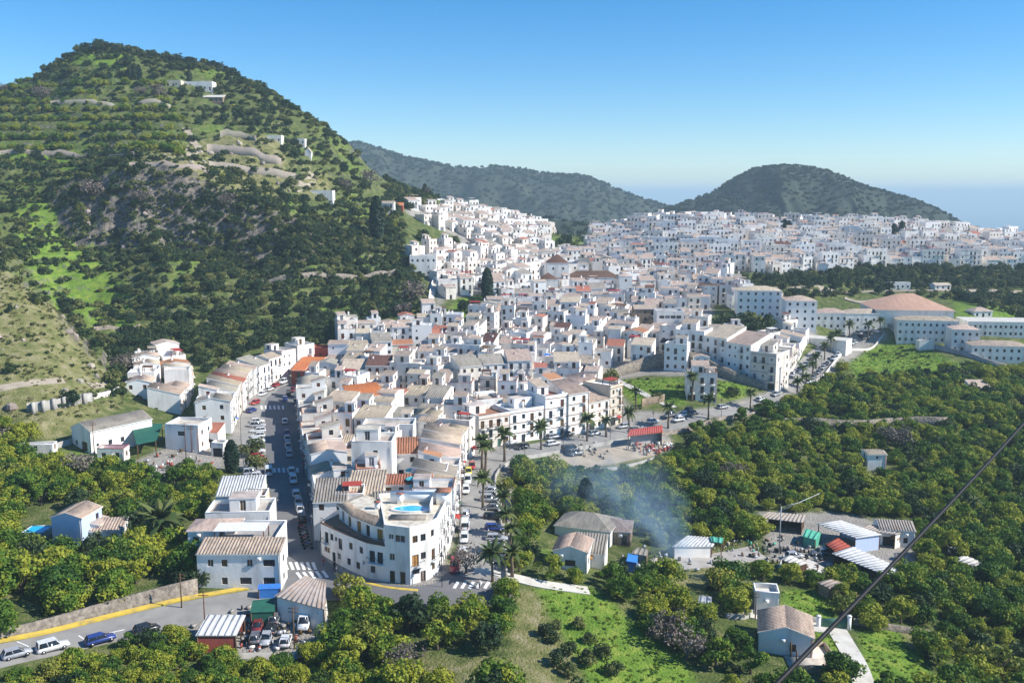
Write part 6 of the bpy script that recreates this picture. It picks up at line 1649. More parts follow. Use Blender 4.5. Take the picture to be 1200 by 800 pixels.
HT = [HILL_C, DARK_C]; HTT = [[t.mesh('trunk') for t in HILL_T], [t.mesh('trunk') for t in DARK_T]]
hillt.sort(key=lambda t: -t[3] / math.hypot(t[1], CAMZ - t[2]))
iv = [t for t in hillt if -5 < t[4] < 600]
for t in iv[:270]:
    kk = HT[t[6]]; i = rg.randrange(len(kk)); root = empty('hillside_tree', t[:3], rg.uniform(0, 6.28)); root.scale = (t[3],) * 3
    reg = 'on the dark orchard slope below the crag' if t[5] > 300 and t[4] > 200 else 'among bushes at the foot of the hill' if t[5] > 300 else 'on the upper terraces of the hill' if t[5] < 190 else 'on the crags of the big hill'
    tone = ['mid green', 'dark green'][t[6]]
    nm = 'near ' + min([(300, 330, 'the dark terrace wall'), (220, 400, 'the hill foot cluster'), (400, 380, 'the left edge of the town'), (470, 330, 'the stairway'), (150, 410, 'the olive spur'), (50, 230, 'the left edge of the hill'), (110, 290, 'the foot of the crag'), (250, 280, 'the right crag'), (380, 260, 'the crag house'), (440, 240, 'the cypress house'), (60, 150, 'the upper left terraces'), (170, 160, 'the bend of the hill track'), (240, 110, 'the hilltop villa'), (120, 80, 'the hill summit'), (330, 140, 'the shoulder farmstead')], key=lambda m: (m[0] - t[4]) ** 2 + (m[1] - t[5]) ** 2)[2]
    tag(root, '%s %s bushy tree %s' % ('large' if t[3] > .85 else 'small' if t[3] < .6 else 'medium', tone, nm), 'tree', 'hillside trees ' + nm)
    link('crown', kk[i], root); link('trunk', HTT[t[6]][i], root)
ids = set(id(t) for t in iv[:270])
oth = [t for t in hillt if id(t) not in ids] + ravt
A = np.array([t[:4] for t in oth])
HJ = joined_variants('hill_tree', HILL_C, HILL_T) + joined_variants('hill_tree', DARK_C, DARK_T)
scatter('hillside_trees', A[:, :3], npr.rand(len(A)) * 6.28, A[:, 3], HJ)

# scrub over the hill, thin on the dry spur; sparse weeds in the fields
def scrub_pts(n, x0, x1, y0, y1, fn):
    X = npr.uniform(x0, x1, n); Y = npr.uniform(y0, y1, n); k = np.abs(X) < Y * .66; X, Y = X[k], Y[k]
    Z = ground_np(X, Y); U, V_ = project(X, Y, Z); m = fn(X, Y, Z, U, V_); return X[m], Y[m], Z[m], U[m], V_[m]
def fh(X, Y, Z, U, V_):
    nz = fbm(X / 14, Y / 14, 3); m = inpoly(U, V_, HILL) & (Y < 690); p = np.clip(.55 + nz * 2.6, .06, 1)
    spur = inpoly(U, V_, DRY[0]); p = np.where(spur, .10 + .4 * (nz > .12), p); p = np.where(inpoly(U, V_, DRY[3]) | inpoly(U, V_, DRY[4]), .3, p)
    return m & (npr.rand(len(X)) < p)
X, Y, Z, U, V_ = scrub_pts(26000, -440, 10, 225, 690, fh)
X3, Y3, Z3, U3, V3 = scrub_pts(9000, -200, -60, 225, 340, lambda X, Y, Z, U, V_: inpoly(U, V_, [(-80, 318), (0, 318), (60, 350), (130, 440), (170, 470), (90, 490), (0, 520), (-80, 520)]) & (Y < 330) & (fbm(X / 5, Y / 5, 3) > -.08))
scatter('dry_tufts', np.stack([X3, Y3, Z3 - .05], 1), npr.rand(len(X3)) * 6.28, npr.uniform(.2, .75, len(X3)), plant_variants('tuft', 3, 700, 'dry_blades', R=.9, H=.6, nc=7, nl=60, ls=.34, low=.0) + SCRUB[:1])
spur = inpoly(U, V_, DRY[0]); sc = np.where(spur, npr.uniform(.25, .8, len(X)), npr.uniform(.35, 1.0, len(X)) ** 1.5 * 2.0 + .15)
X2, Y2, Z2, U2, V2 = scrub_pts(9000, -240, -40, 418, 480, lambda X, Y, Z, U, V_: inpoly(U, V_, HILL) & (npr.rand(len(X)) < np.clip(.5 + fbm(X / 9, (Y + Z) / 9, 3) * 3, .1, 1)))
X = np.concatenate([X, X2]); Y = np.concatenate([Y, Y2]); Z = np.concatenate([Z, Z2]); sc = np.concatenate([sc, npr.uniform(.3, 1.3, len(X2))])
scatter('scrub', np.stack([X, Y, Z - .1], 1), npr.rand(len(X)) * 6.28, sc, SCRUB)
def ff(X, Y, Z, U, V_):
    m = np.zeros(len(X), bool)
    for p in [BACKO, ORCH[0], ORCH[1], ORCH[2], LOWB, [(700, 440), (905, 455), (905, 470), (740, 480)], [(600, 250), (700, 262), (690, 300), (640, 300)], [(860, 360), (930, 380), (900, 400), (835, 396)]]: m |= inpoly(U, V_, p)
    for p in ROADX: m &= ~inpoly(U, V_, p)
    for p in LUSH[:3]: m &= ~inpoly(U, V_, p) | (npr.rand(len(X)) < .01)
    for p in DRYX: m &= ~inpoly(U, V_, p) | (npr.rand(len(X)) < .2)
    return m
X, Y, Z, U, V_ = scrub_pts(10000, -150, 500, 108, 690, ff)
scatter('weeds', np.stack([X, Y, Z - .1], 1), npr.rand(len(X)) * 6.28, npr.uniform(.3, 1.0, len(X)), SCRUB)
def fg(X, Y, Z, U, V_):
    m = np.zeros(len(X), bool)
    for p in LUSH[:5] + LUSH[5:8] + LUSH[10:11]: m |= inpoly(U, V_, p)
    for p in ROADX[:8] : m &= ~inpoly(U, V_, p)
    return m
X, Y, Z, U, V_ = scrub_pts(90000, -150, 200, 115, 420, fg)
scatter('grass', np.stack([X, Y, Z - .05], 1), npr.rand(len(X)) * 6.28, npr.uniform(.2, .7, len(X)) ** 1.2, GRASS)

# woods of the far hills
for i, (XX, YY, ZZ) in enumerate(FH):
    n = (11000, 12000, 2500)[i]; ix = npr.randint(0, XX.size, n); jj = npr.rand(n, 2) - .5
    st = XX[1, 0] - XX[0, 0]; X = XX.ravel()[ix]; Y = YY.ravel()[ix]; Z = ZZ.ravel()[ix]
    k = np.ones(n, bool); D = CAMZ - Z; k = (Y < (2300, 1620, 1180)[i]) & (Z > -90)
    scatter('far_wood', np.stack([X[k] + jj[k, 0] * st * .8, Y[k] + jj[k, 1] * 6, Z[k] - .8], 1), npr.rand(k.sum()) * 6.28, npr.uniform(.7, 1.5, k.sum()) * (.95, .62, .7)[i], FARF)

def single(name, label, u, v, mesh, s, tr=None, group=None, cat='tree', sz=None):
    p = hit(u, v); root = empty(name, (p.x, p.y, p.z - .1), rg.uniform(0, 6)); root.scale = (s, s, sz or s); tag(root, label, cat, group)
    link('crown', mesh, root)
    if tr is not None: link('trunk', tr, root)
    return root
TR = MB().tube([(0, 0, -1), (0, 0, 2.2)], [.22, .14], 'bark', 6).mesh('trunk')
# cypresses
def cyp_mesh(seed):
    r = np.random.RandomState(seed); nl = 1300; t = r.uniform(0, 1, nl) ** .9; rad = np.sin(np.clip(t * .93 + .07, 0, 1) * np.pi) ** .6 * .12 + .005
    a = r.uniform(0, 6.283, nl); P = np.stack([np.cos(a) * rad, np.sin(a) * rad, t], 1) + r.normal(size=(nl, 3)) * .008
    n = np.stack([np.cos(a), np.sin(a), np.full(nl, .4)], 1) + r.normal(size=(nl, 3)) * .4; n /= np.linalg.norm(n, axis=1)[:, None]
    tt = np.cross(n, r.normal(size=(nl, 3))); tt /= np.linalg.norm(tt, axis=1)[:, None]; b = np.cross(n, tt); s = .035
    V = np.stack([P - tt * s - b * s, P + tt * s - b * s, P + tt * s + b * s, P - tt * s + b * s], 1).reshape(-1, 3)
    return mesh_np('crown', V, np.arange(nl * 4).reshape(-1, 4), ['pine_needles'])
CY = [cyp_mesh(1), cyp_mesh(2)]
for u, v, h, lab in [(442, 280, 21, 'tallest dark cypress standing alone on the slope left of the town'), (571, 352, 15, 'dark cypress in the small hillside garden inside the town'), (498, 222, 8, 'small cypress on the ridge line above the cypress lane'),
                     (686, 602, 8.5, 'slim cypress veiled by the smoke in the orchard'), (272, 553, 8, 'pointed dark conifer beside the white yard near the main street'), (919, 276, 12, 'left one of twin cypresses in the far quarter'), (924, 276, 11, 'right one of twin cypresses in the far quarter'),
                     (153, 92, 8, 'left cypress of the close group by the hilltop villa'), (158, 93, 9, 'middle cypress of the close group by the hilltop villa'), (163, 93, 8, 'right cypress of the close group by the hilltop villa'), (222, 96, 7, 'single cypress just above the hilltop villa'),
                     (1047, 281, 12, 'dark cypress at the right side of the far quarter'), (1056, 281, 14, 'taller cypress at the right side of the far quarter'), (1077, 284, 9, 'last small cypress at the right side of the far quarter'), (530, 440, 5, 'tiny cypress between white houses')]:
    p = hit(u, v); root = empty('cypress', (p.x, p.y, p.z - .2), rg.uniform(0, 6)); wd = 1.25 if h > 12 else 1.5
    root.scale = (h * wd, h * wd, h); tag(root, lab, 'cypress'); link('crown', CY[rg.randrange(2)], root); link('trunk', MB().tube([(0, 0, -.05), (0, 0, .2)], .012, 'bark', 5).mesh('trunk'), root)
# pines along the hill crest
for k in range(38):
    u = 98 + k * 4.9; v = np.interp(u, [98, 140, 200, 260, 290], [60, 64, 72, 83, 92]) + rg.uniform(-.5, 2)
    s = rg.uniform(.5, .95) * (1.25 if 118 < u < 128 else 1)
    single('pine_tree', 'small dark pine in the line along the crest of the big hill', u, v, PINE_C[rg.randrange(3)], s, TR, 'pines along the hill crest', 'pine')
# leafless and yellowish trees
for u, v, s, lab in [(50, 120, 2.1, 'wide leafless grey tree at the left of the upper terraces'), (185, 118, 1.9, 'leafless brown tree left of the hilltop villa'), (165, 112, 1.3, 'smaller leafless tree beside the cypress group'), (4, 112, 1.6, 'leafless reddish tree at the left edge of the hill'),
                     (434, 222, 2.3, 'broad leafless tree on the shoulder above the cypress house'), (405, 225, 1.5, 'leafless grey tree right of the crag house'), (484, 358, 2.3, 'big brown leafless tree beside the stairway'), (472, 372, 1.5, 'low leafless tree at the foot of the stairway slope'),
                     (1052, 528, 1.9, 'broad leafless grey tree in the right orchards'), (1040, 520, 1.3, 'smaller leafless tree beside the broad grey one'), (860, 562, 1.2, 'pale leafless tree among orchard trees below the avenue'), (780, 752, 1.3, 'leafless grey tree right of the grass field'),
                     (805, 772, 1.3, 'leafless twiggy tree at the lower edge of the orchard'), (473, 792, 1.1, 'small grey olive like tree on bare soil at the bottom'), (546, 672, 1.1, 'bare street tree near the red car at the junction'), (110, 235, 2.2, 'leafless grey tree on top of the crag'), (165, 240, 1.8, 'brown leafless tree hanging over the crag edge'),
                     (268, 245, 1.6, 'dry tree on the rocks below the terrace wall'), (95, 560, 1.4, 'leafless tree in the clearing under the warehouse'), (500, 215, 1.6, 'bare tree at the ridge beside the small cypress'), (145, 440, 1.6, 'grey shrubby tree left of the white cluster'), (1120, 312, 2.0, 'brown tree at the edge of the far quarter')]:
    single('bare_tree', lab, u, v, BARE_C[rg.randrange(3)], s, HTT[0][rg.randrange(5)])
YL = plant_variants('crown', 2, 600, 'yellow_leaves', R=2.6, H=4.0, nc=16, nl=800, ls=.45, low=.05)
for u, v, s, lab in [(95, 250, 1.2, 'yellow green tree left of the crag'), (463, 268, 1.3, 'yellow green tree just right of the tallest cypress'), (418, 250, 1.1, 'bright yellow green tree below the crag house'), (880, 382, 1.5, 'yellow green tree among town trees by the apartment block'),
                     (120, 615, 1.2, 'lemon yellow tree behind the pool house'), (150, 600, 1.1, 'orange dotted citrus tree left of the big palm'), (1000, 470, 1.2, 'yellow green tree on the slope under the school'), (410, 700, 1.0, 'bright yellow green tree beside the junction'), (568, 375, 1.5, 'round bright green tree in the hillside garden'),
                     (1165, 800, 1.6, 'bright green tree at the lower right corner'), (12, 560, 1.0, 'small lime green tree at the left edge'), (150, 430, 1.0, 'bright lime bush between hill foot and white cluster')]:
    single('yellow_tree', lab, u, v, YL[rg.randrange(2)], s, HTT[0][rg.randrange(5)])
for u, v, s, lab in [(850, 388, 1.5, 'left'), (862, 392, 1.4, 'second'), (872, 386, 1.5, 'third'), (884, 396, 1.3, 'fourth'), (898, 390, 1.4, 'fifth'), (835, 392, 1.2, 'lowest')]:
    single('town_tree', '%s dark green tree in the little wood beside the apartment blocks' % lab, u, v, DARK_C[rg.randrange(4)], s, HTT[1][0])
for u, v, s, lab in [(655, 292, 1.5, 'left tree of the green wedge on the town crest'), (664, 288, 1.6, 'middle tree of the green wedge on the town crest'), (674, 293, 1.4, 'right tree of the green wedge on the town crest'), (700, 270, 1.6, 'dark round tree at the saddle between the quarters'), (760, 272, 1.5, 'dark tree at the left end of the far quarter'),
                     (800, 292, 1.2, 'dark tree in the middle of the far quarter'), (545, 366, 1.3, 'dark tree left in the small hillside garden'), (556, 360, 1.2, 'dark tree in the middle of the hillside garden'), (534, 374, 1.1, 'low dark tree at the lower corner of the hillside garden'), (935, 402, 1.3, 'dark tree below the tall apartment block'), (928, 412, 1.2, 'dark tree beside the low pale market building'),
                     (300, 552, 1.1, 'green tree beside the parked cars left of the main street'), (296, 535, 1.2, 'taller green tree left of the main street'), (716, 448, 1.2, 'dark tree under the stone terrace wall'), (510, 292, 1.4, 'dark tree left of the upper hillside lane'), (522, 290, 1.3, 'green tree in the gap below the upper lane'),
                     (533, 286, 1.2, 'right green tree in the gap below the upper lane'), (495, 282, 1.4, 'green tree between the two hillside lanes'), (770, 470, .8, 'small round tree on the lawn'), (858, 465, .9, 'small tree at the right end of the lawn'), (230, 690, .8, 'shrubby tree beside the steps of the ribbed roof house'), (217, 688, .7, 'small shrub tree at the corner of the yellow road')]:
    single('town_tree', lab, u, v, (DARK_C + HILL_C)[rg.randrange(9)], s * .85, HTT[1][0])
k = 0
for (u, v) in [(652, 738), (677, 735), (648, 752), (690, 752), (668, 765), (652, 778), (690, 778), (705, 770), (665, 790), (640, 745), (720, 790)]:
    single('young_tree', 'small round young orchard tree in the dry strip beside the grass field', u, v, HILL_C[k % 5], rg.uniform(.36, .52), HTT[0][0], 'young trees in the dry strip'); k += 1

# palms: every frond its own piece
def frond_mesh(L, seed, droop):
    rg_ = random.Random(seed); mb = MB(); n = 9; pts = []
    for i in range(n + 1):
        t = i / n; pts.append((L * (t * .92), 0, L * (.42 * t - droop * t * t)))
    for i in range(n):
        a, b = pts[i], pts[i + 1]; w = L * .15 * math.sin(math.pi * min(1, (i + .7) / n) ** .8) + .03; w2 = L * .15 * math.sin(math.pi * min(1, (i + 1.7) / n) ** .8) + .02
        for s in (-1, 1):
            mb.add([a, b, (b[0] + .12 * L * .3, s * w2, b[2] - w2 * .55), (a[0] + .12 * L * .3, s * w, a[2] - w * .55)], [(0, 1, 2, 3)], 'palm_leaves')
    return mb.mesh('frond')
FR = [frond_mesh(1.0, 1, .42), frond_mesh(1.0, 2, .75), frond_mesh(1.0, 3, 1.05)]
PALM_TR = MB().tube([(0, 0, -.1), (.01, 0, .3), (-.01, .01, .65), (0, 0, 1)], [.055, .042, .038, .05], 'palm_bark', 8).mesh('trunk')
def palm(u, v, h, L, label, nf=26, group=None):
    p = hit(u, v); root = empty('palm_tree', (p.x, p.y, p.z + .05), rg.uniform(0, 6)); tag(root, label, 'palm', group)
    t = link('trunk', PALM_TR, root); t.scale = (h * (1.0 if h > 5 else 1.5),) * 2 + (h,)
    for i in range(nf):
        f = link('frond', FR[i % 3 if i > nf * .3 else 0], root, (0, 0, h)); k = i / nf
        f.rotation_euler = (rg.uniform(-.2, .2), -.75 * (1 - k) + .35 * k + rg.uniform(-.1, .1), i * 2.399 + rg.uniform(-.2, .2)); s = L * rg.uniform(.85, 1.1); f.scale = (s, s, s)
PAL = [(577, 682, 5.6, 3.3, 'largest palm nearest the junction'), (600, 676, 5, 2.6, 'palm behind the one nearest the junction'), (598, 652, 5.5, 2.6, 'second palm up the avenue from the junction'), (593, 632, 5.5, 2.6, 'third palm up the avenue from the junction'),
       (590, 612, 6, 2.7, 'fourth palm up the avenue from the junction'), (566, 596, 7, 2.9, 'palm in the avenue parking at its middle'), (569, 562, 8, 3.0, 'left palm at the avenue bend'), (565, 550, 7.5, 2.8, 'palm tucked behind the left one at the bend'), (591, 541, 7.5, 3.2, 'palm at the outer corner of the bend'),
       (634, 527, 6.5, 3.2, 'palm beside the first cars right of the bend'), (688, 517, 6.5, 3.2, 'palm above the builders yard'), (710, 512, 5, 2.4, 'small palm next to the one over the yard'), (737, 508, 6.5, 3.0, 'palm left of the red builders roof'), (783, 502, 6.5, 3.0, 'palm right of the red builders roof'), (830, 491, 6.5, 3.0, 'palm in front of the detached villa'), (879, 480, 5.5, 2.8, 'palm at the foot of the upper road'),
       (811, 470, 8, 2.8, 'slender palm beside the detached villa'), (745, 480, 6, 2.6, 'palm at the lower lawn corner'),
       (934, 462, 4.5, 2.7, 'first palm of the upper road row'), (944, 456, 4.5, 2.7, 'second palm of the upper road row'), (940, 447, 5, 2.7, 'third palm of the upper road row'), (952, 442, 5, 2.7, 'fourth palm of the upper road row'), (956, 432, 5, 2.7, 'fifth palm of the upper road row'), (966, 422, 6, 2.8, 'sixth palm of the upper road row'),
       (973, 413, 6, 2.8, 'seventh palm of the upper road row'), (981, 406, 6, 2.8, 'eighth palm of the upper road row'), (995, 396, 6.5, 2.9, 'ninth palm of the upper road row'), (1017, 398, 7, 3.0, 'tall palm in front of the civic building'), (1031, 391, 6, 2.8, 'last palm of the upper road'), (190, 642, 6, 5.2, 'huge bushy palm with orange fruit in the left grove'), (1140, 610, 5, 2.4, 'small palm in the right orchards')]
for u, v, h, L, lab in PAL: palm(u, v, h, L, lab, 34 if L > 5 else 26)

# ------------------------------------------------------------------ vehicles
def car_meshes(kind, paint):
    """body, glass, roof in the car's axes: nose towards +x, wheels on z = 0"""
    if kind == 'suv': L, Wd, Hs, Ht, x0, x1, t0, t1 = 4.6, .90, .98, 1.78, -2.05, .95, -1.95, .35
    elif kind == 'van': L, Wd, Hs, Ht, x0, x1, t0, t1 = 4.9, .95, 1.15, 2.05, -2.3, 1.7, -2.25, 1.1
    elif kind == 'estate': L, Wd, Hs, Ht, x0, x1, t0, t1 = 4.5, .86, .88, 1.45, -2.1, .95, -1.75, .25
    else: L, Wd, Hs, Ht, x0, x1, t0, t1 = 4.0, .84, .88, 1.46, -1.85, .95, -1.5, .25
    h = L / 2; b = MB()
    st = [(-h, .42, .72, .78 * Wd), (-h + .12, .30, Hs - .06, .94 * Wd), (x0 + .1, .26, Hs, Wd), (0, .24, Hs, Wd), (x1, .24, Hs - .02, Wd), (h - .35, .28, Hs - .16, .95 * Wd), (h - .05, .34, Hs - .30, .82 * Wd), (h, .42, .55, .72 * Wd)]
    if kind == 'van': st[5] = (h - .3, .28, Hs - .05, .95 * Wd); st[6] = (h - .05, .34, Hs - .3, .85 * Wd)
    vs = []
    for x, lo, hi, w in st:
        m = (lo + hi) / 2
        vs += [(x, -w * .9, lo), (x, -w, m), (x, -w * .93, hi), (x, w * .93, hi), (x, w, m), (x, w * .9, lo)]
    n = len(st); fs = [(6 * i + k, 6 * i + (k + 1) % 6, 6 * i + 6 + (k + 1) % 6, 6 * i + 6 + k) for i in range(n - 1) for k in range(6)]
    fs += [tuple(range(6))[::-1], tuple(range(6 * n - 6, 6 * n))]; b.add(vs, [f[::-1] for f in fs], paint)
    wt = Wd * .74; z0 = Hs - .03; zt = Ht - .05
    base = [(x0, -Wd * .9, z0), (x1, -Wd * .9, z0), (x1, Wd * .9, z0), (x0, Wd * .9, z0)]; top = [(t0, -wt, zt), (t1, -wt, zt), (t1, wt, zt), (t0, wt, zt)]
    g = MB().add(base + top, [(0, 1, 5, 4), (1, 2, 6, 5), (2, 3, 7, 6), (3, 0, 4, 7)], 'car_glass')
    b.slab([(x - .02 if x < 0 else x + .02, y * 1.02, Ht) for x, y, z in top], .07, paint)
    for i in range(4): b.beam(base[i], top[i], .045, paint)
    mx0 = (x0 + x1) / 2 - .1; mxt = (t0 + t1) / 2 - .1
    for s in (-1, 1): b.beam((mx0, s * Wd * .9, z0), (mxt, s * wt, zt), .04, paint)
    return b.mesh('body'), g.mesh('glass'), L, Wd, Hs
WHEEL = MB().tube([(0, -.1, 0), (0, .1, 0)], .32, 'tyre', 12).tube([(0, -.11, 0), (0, .11, 0)], .19, 'alloy', 8).mesh('wheel')
HEADL = MB().box(-.06, -.16, -.08, .03, .16, .08, 'headlamp').mesh('headlight')
TAILL = MB().box(-.03, -.14, -.14, .05, .14, .14, 'tail_lamp').mesh('tail_light')
CARM = {}
def place_car(x, y, z, ang, kind, colour, label, group=None):
    k = (kind, colour)
    if k not in CARM: CARM[k] = car_meshes(kind, colour + '_paint_car')
    body, glass, L, Wd, Hs = CARM[k]
    root = empty('car' if kind != 'van' else 'van', (x, y, z), ang); tag(root, label, 'car' if kind != 'van' else 'van', group)
    link('body', body, root); link('window', glass, root)
    for sx in (-1, 1):
        for sy in (-1, 1): link('wheel', WHEEL, root, (sx * L * .31, sy * (Wd - .1), .32))
    for sy in (-1, 1):
        link('headlight', HEADL, root, (L / 2 - .06, sy * Wd * .62, Hs - .33)); link('tail_light', TAILL, root, (-L / 2 + .06, sy * Wd * .66, Hs - .22))
CARS = []
def cars(pts, along, where, cols=None, perp=False, kinds=('hatch', 'hatch', 'estate', 'suv'), dz=.16):
    a, b = hit(*along[0]), hit(*along[1]); t = (b - a); base = math.atan2(t.y, t.x) + (math.pi / 2 if perp else 0)
    for i, p in enumerate(pts):
        q = hit(p[0], p[1]); c = p[2] if len(p) > 2 else rg.choice(cols or ['white', 'white', 'silver', 'grey', 'black', 'blue', 'white', 'silver']); k = p[3] if len(p) > 3 else rg.choice(kinds)
        CARS.append((q.x, q.y, ground(q.x, q.y) + dz, base + rg.choice((0, math.pi)) + rg.uniform(-.04, .04), k, c, where))
cars([(338, 526), (339.5, 535), (342, 556, 'white'), (344, 565, 'white'), (347, 581, 'white'), (350, 592, 'silver'), (352, 601, 'white'), (354, 611, 'black'), (337, 517, 'silver'), (336, 509, 'blue'), (334, 496, 'white')], [(352, 600), (340, 530)], 'at the shaded kerb of the main street')
cars([(349, 480), (350, 487), (347, 473, 'grey'), (338, 464, 'black'), (334, 470, 'blue'), (343, 459, 'maroon')], [(342, 480), (345, 458)], 'near the top bend of the main street')
cars([(302, 496, 'white'), (302, 501, 'silver'), (302, 507, 'white'), (302, 513, 'white'), (302, 519, 'white'), (302, 525, 'silver'), (302, 531, 'white'), (302, 538, 'red')], [(304, 540), (303, 500)], 'in the sunny bays left of the main street', perp=True)
cars([(295, 483, 'blue', 'estate'), (299, 474, 'red'), (307, 464, 'white'), (316, 458, 'white'), (324, 453, 'red'), (332, 449.5, 'white')], [(295, 480), (330, 470)], 'in the bays at the upper street curve')
cars([(296, 557, 'silver'), (297, 561, 'white'), (298, 565, 'silver'), (300, 569, 'white'), (301, 573, 'white'), (302, 578, 'silver')], [(305, 590), (297, 550)], 'in front of the metal roofed house', perp=True)
cars([(315, 556, 'white', 'van')], [(318, 580), (314, 540)], 'half way up the street')
cars([(533, 668, 'red'), (542, 652, 'white'), (544, 634, 'white'), (545, 620, 'white', 'van'), (546, 605, 'silver'), (546, 577), (548, 566, 'white'), (553, 549, 'red'), (549, 556, 'yellow')], [(541, 650), (545, 590)], 'along the facade side of the avenue')
cars([(584, 648, 'white'), (582, 634, 'silver'), (579, 622, 'blue'), (578, 609, 'black'), (576, 598, 'grey'), (574, 588, 'silver'), (573, 578), (585, 660, 'grey')], [(583, 640), (577, 590)], 'under the palms on the outer side of the avenue', perp=True)
cars([(612, 526, 'black'), (649, 514, 'silver'), (665, 511, 'black'), (648, 522, 'white'), (697, 510), (730, 502, 'silver'), (765, 496, 'white'), (795, 494, 'white'), (800, 488, 'white'), (812, 486, 'grey'), (847, 479, 'silver'), (745, 506, 'grey')], [(620, 522), (800, 492)], 'on the avenue in front of the terrace rows')
cars([(784, 489, 'grey'), (806, 483, 'black')], [(780, 490), (800, 480)], 'beside the detached villa')
cars([(891, 470, 'white'), (909, 464, 'silver')], [(890, 470), (910, 463)], 'where the upper road leaves the avenue')
up1 = [(921 + k * 7.6, 448 - k * 6.6 + (k * k) * .05) for k in range(10)]
cars([(u, v) for u, v in up1], [(930, 440), (970, 405)], 'on the house side of the upper road')
up2 = [(947 + k * 5.8, 450 - k * 6.2 + k * k * .12) for k in range(10)]
cars([(u, v) for u, v in up2 if not 3 < (u - 947) / 5.8 < 3.5], [(945, 450), (985, 412)], 'on the wall side of the upper road')
cars([(1000, 402), (1010, 397), (1018, 392), (1026, 390), (1005, 392)], [(995, 400), (1025, 387)], 'beside the civic building', perp=True)
cars([(668, 530, 'black', 'van'), (675, 534, 'grey')], [(660, 530), (680, 528)], 'in the dusty builders yard', dz=.22)
cars([(335, 754, 'white'), (357, 733, 'white', 'van'), (312, 752, 'silver'), (318, 740, 'black'), (302, 738, 'maroon'), (300, 750, 'grey'), (322, 728, 'grey')], [(335, 752), (338, 740)], 'among scrap in the yard', dz=.05)
cars([(931, 655, 'silver'), (961, 651, 'grey'), (1122, 650, 'white')], [(930, 650), (960, 650)], 'among the farm sheds in the valley', dz=.3)
_d = {}
for c in CARS: _d.setdefault('%s %s parked %s' % (c[5], {'hatch': 'small car', 'estate': 'estate car', 'suv': 'tall car', 'van': 'van'}[c[4]], c[6]), []).append(c)
for lab, cs in _d.items():
    cs.sort(key=lambda c: c[1])
    for k, c in enumerate(cs):
        l2 = lab if len(cs) == 1 else lab + (', nearest one' if k == 0 else ', %s nearest' % ORD[k])
        place_car(*c[:6], l2, 'cars parked ' + c[6])
for u, v, k, c, lab in [(20, 770, 'hatch', 'silver', 'silver car, rearmost of those on the lower left road'), (62, 762, 'suv', 'white', 'white off road car driving on the lower left road'), (118, 753, 'estate', 'blue', 'dark blue car on the road in front of the white off roader'), (172, 741, 'hatch', 'black', 'black car half hidden by bushes on the lower left road')]:
    q = hit(u, v); a, b = hit(0, 775), hit(160, 740); t = b - a
    place_car(q.x, q.y, ground(q.x, q.y) + .13, math.atan2(t.y, t.x) + (0 if True else 0), k, c, lab.replace(' with pale yellow roof glare', ''))

def bike_mesh(c):
    mb = MB().tube([(-.5, 0, .55), (0, 0, .62), (.45, 0, .8)], [.14, .17, .08], c, 6); mb.box(-.75, -.12, .72, .0, .12, .82, 'rubber'); mb.beam((.45, -.32, 1.0), (.45, .32, 1.0), .02, 'iron'); mb.beam((.45, 0, .95), (.68, 0, .3), .035, 'galvanised'); return mb.mesh('body')
BW = MB().tube([(0, -.05, 0), (0, .05, 0)], .3, 'tyre', 12).mesh('wheel')
k = 0
for u, v, c in [(354, 620, 'red_paint_car'), (355, 624, 'black_paint_car'), (356, 628, 'silver_paint_car'), (357, 632, 'red_paint_car'), (358, 636, 'black_paint_car'), (359.5, 640, 'blue_paint_car'), (361, 644, 'black_paint_car')]:
    q = hit(u, v); root = empty('motorbike', (q.x, q.y, ground(q.x, q.y) + .13), .2 + rg.uniform(-.15, .15)); tag(root, '%s motorbike in the row at the shaded street mouth, %s' % (c.split('_')[0], ['farthest', 'second farthest', 'third farthest', 'middle one', 'third nearest', 'second nearest', 'nearest'][6 - k if False else k] if True else ''), 'motorbike', 'motorbikes at the street mouth')
    root['label'] = '%s motorbike, %s of the row at the shaded street mouth' % (c.split('_')[0], ['farthest', 'second farthest', 'third farthest', 'middle one', 'third nearest', 'second nearest', 'nearest'][k]); k += 1
    link('body', bike_mesh(c), root); link('wheel', BW, root, (-.62, 0, .3)); link('wheel', BW, root, (.68, 0, .3))

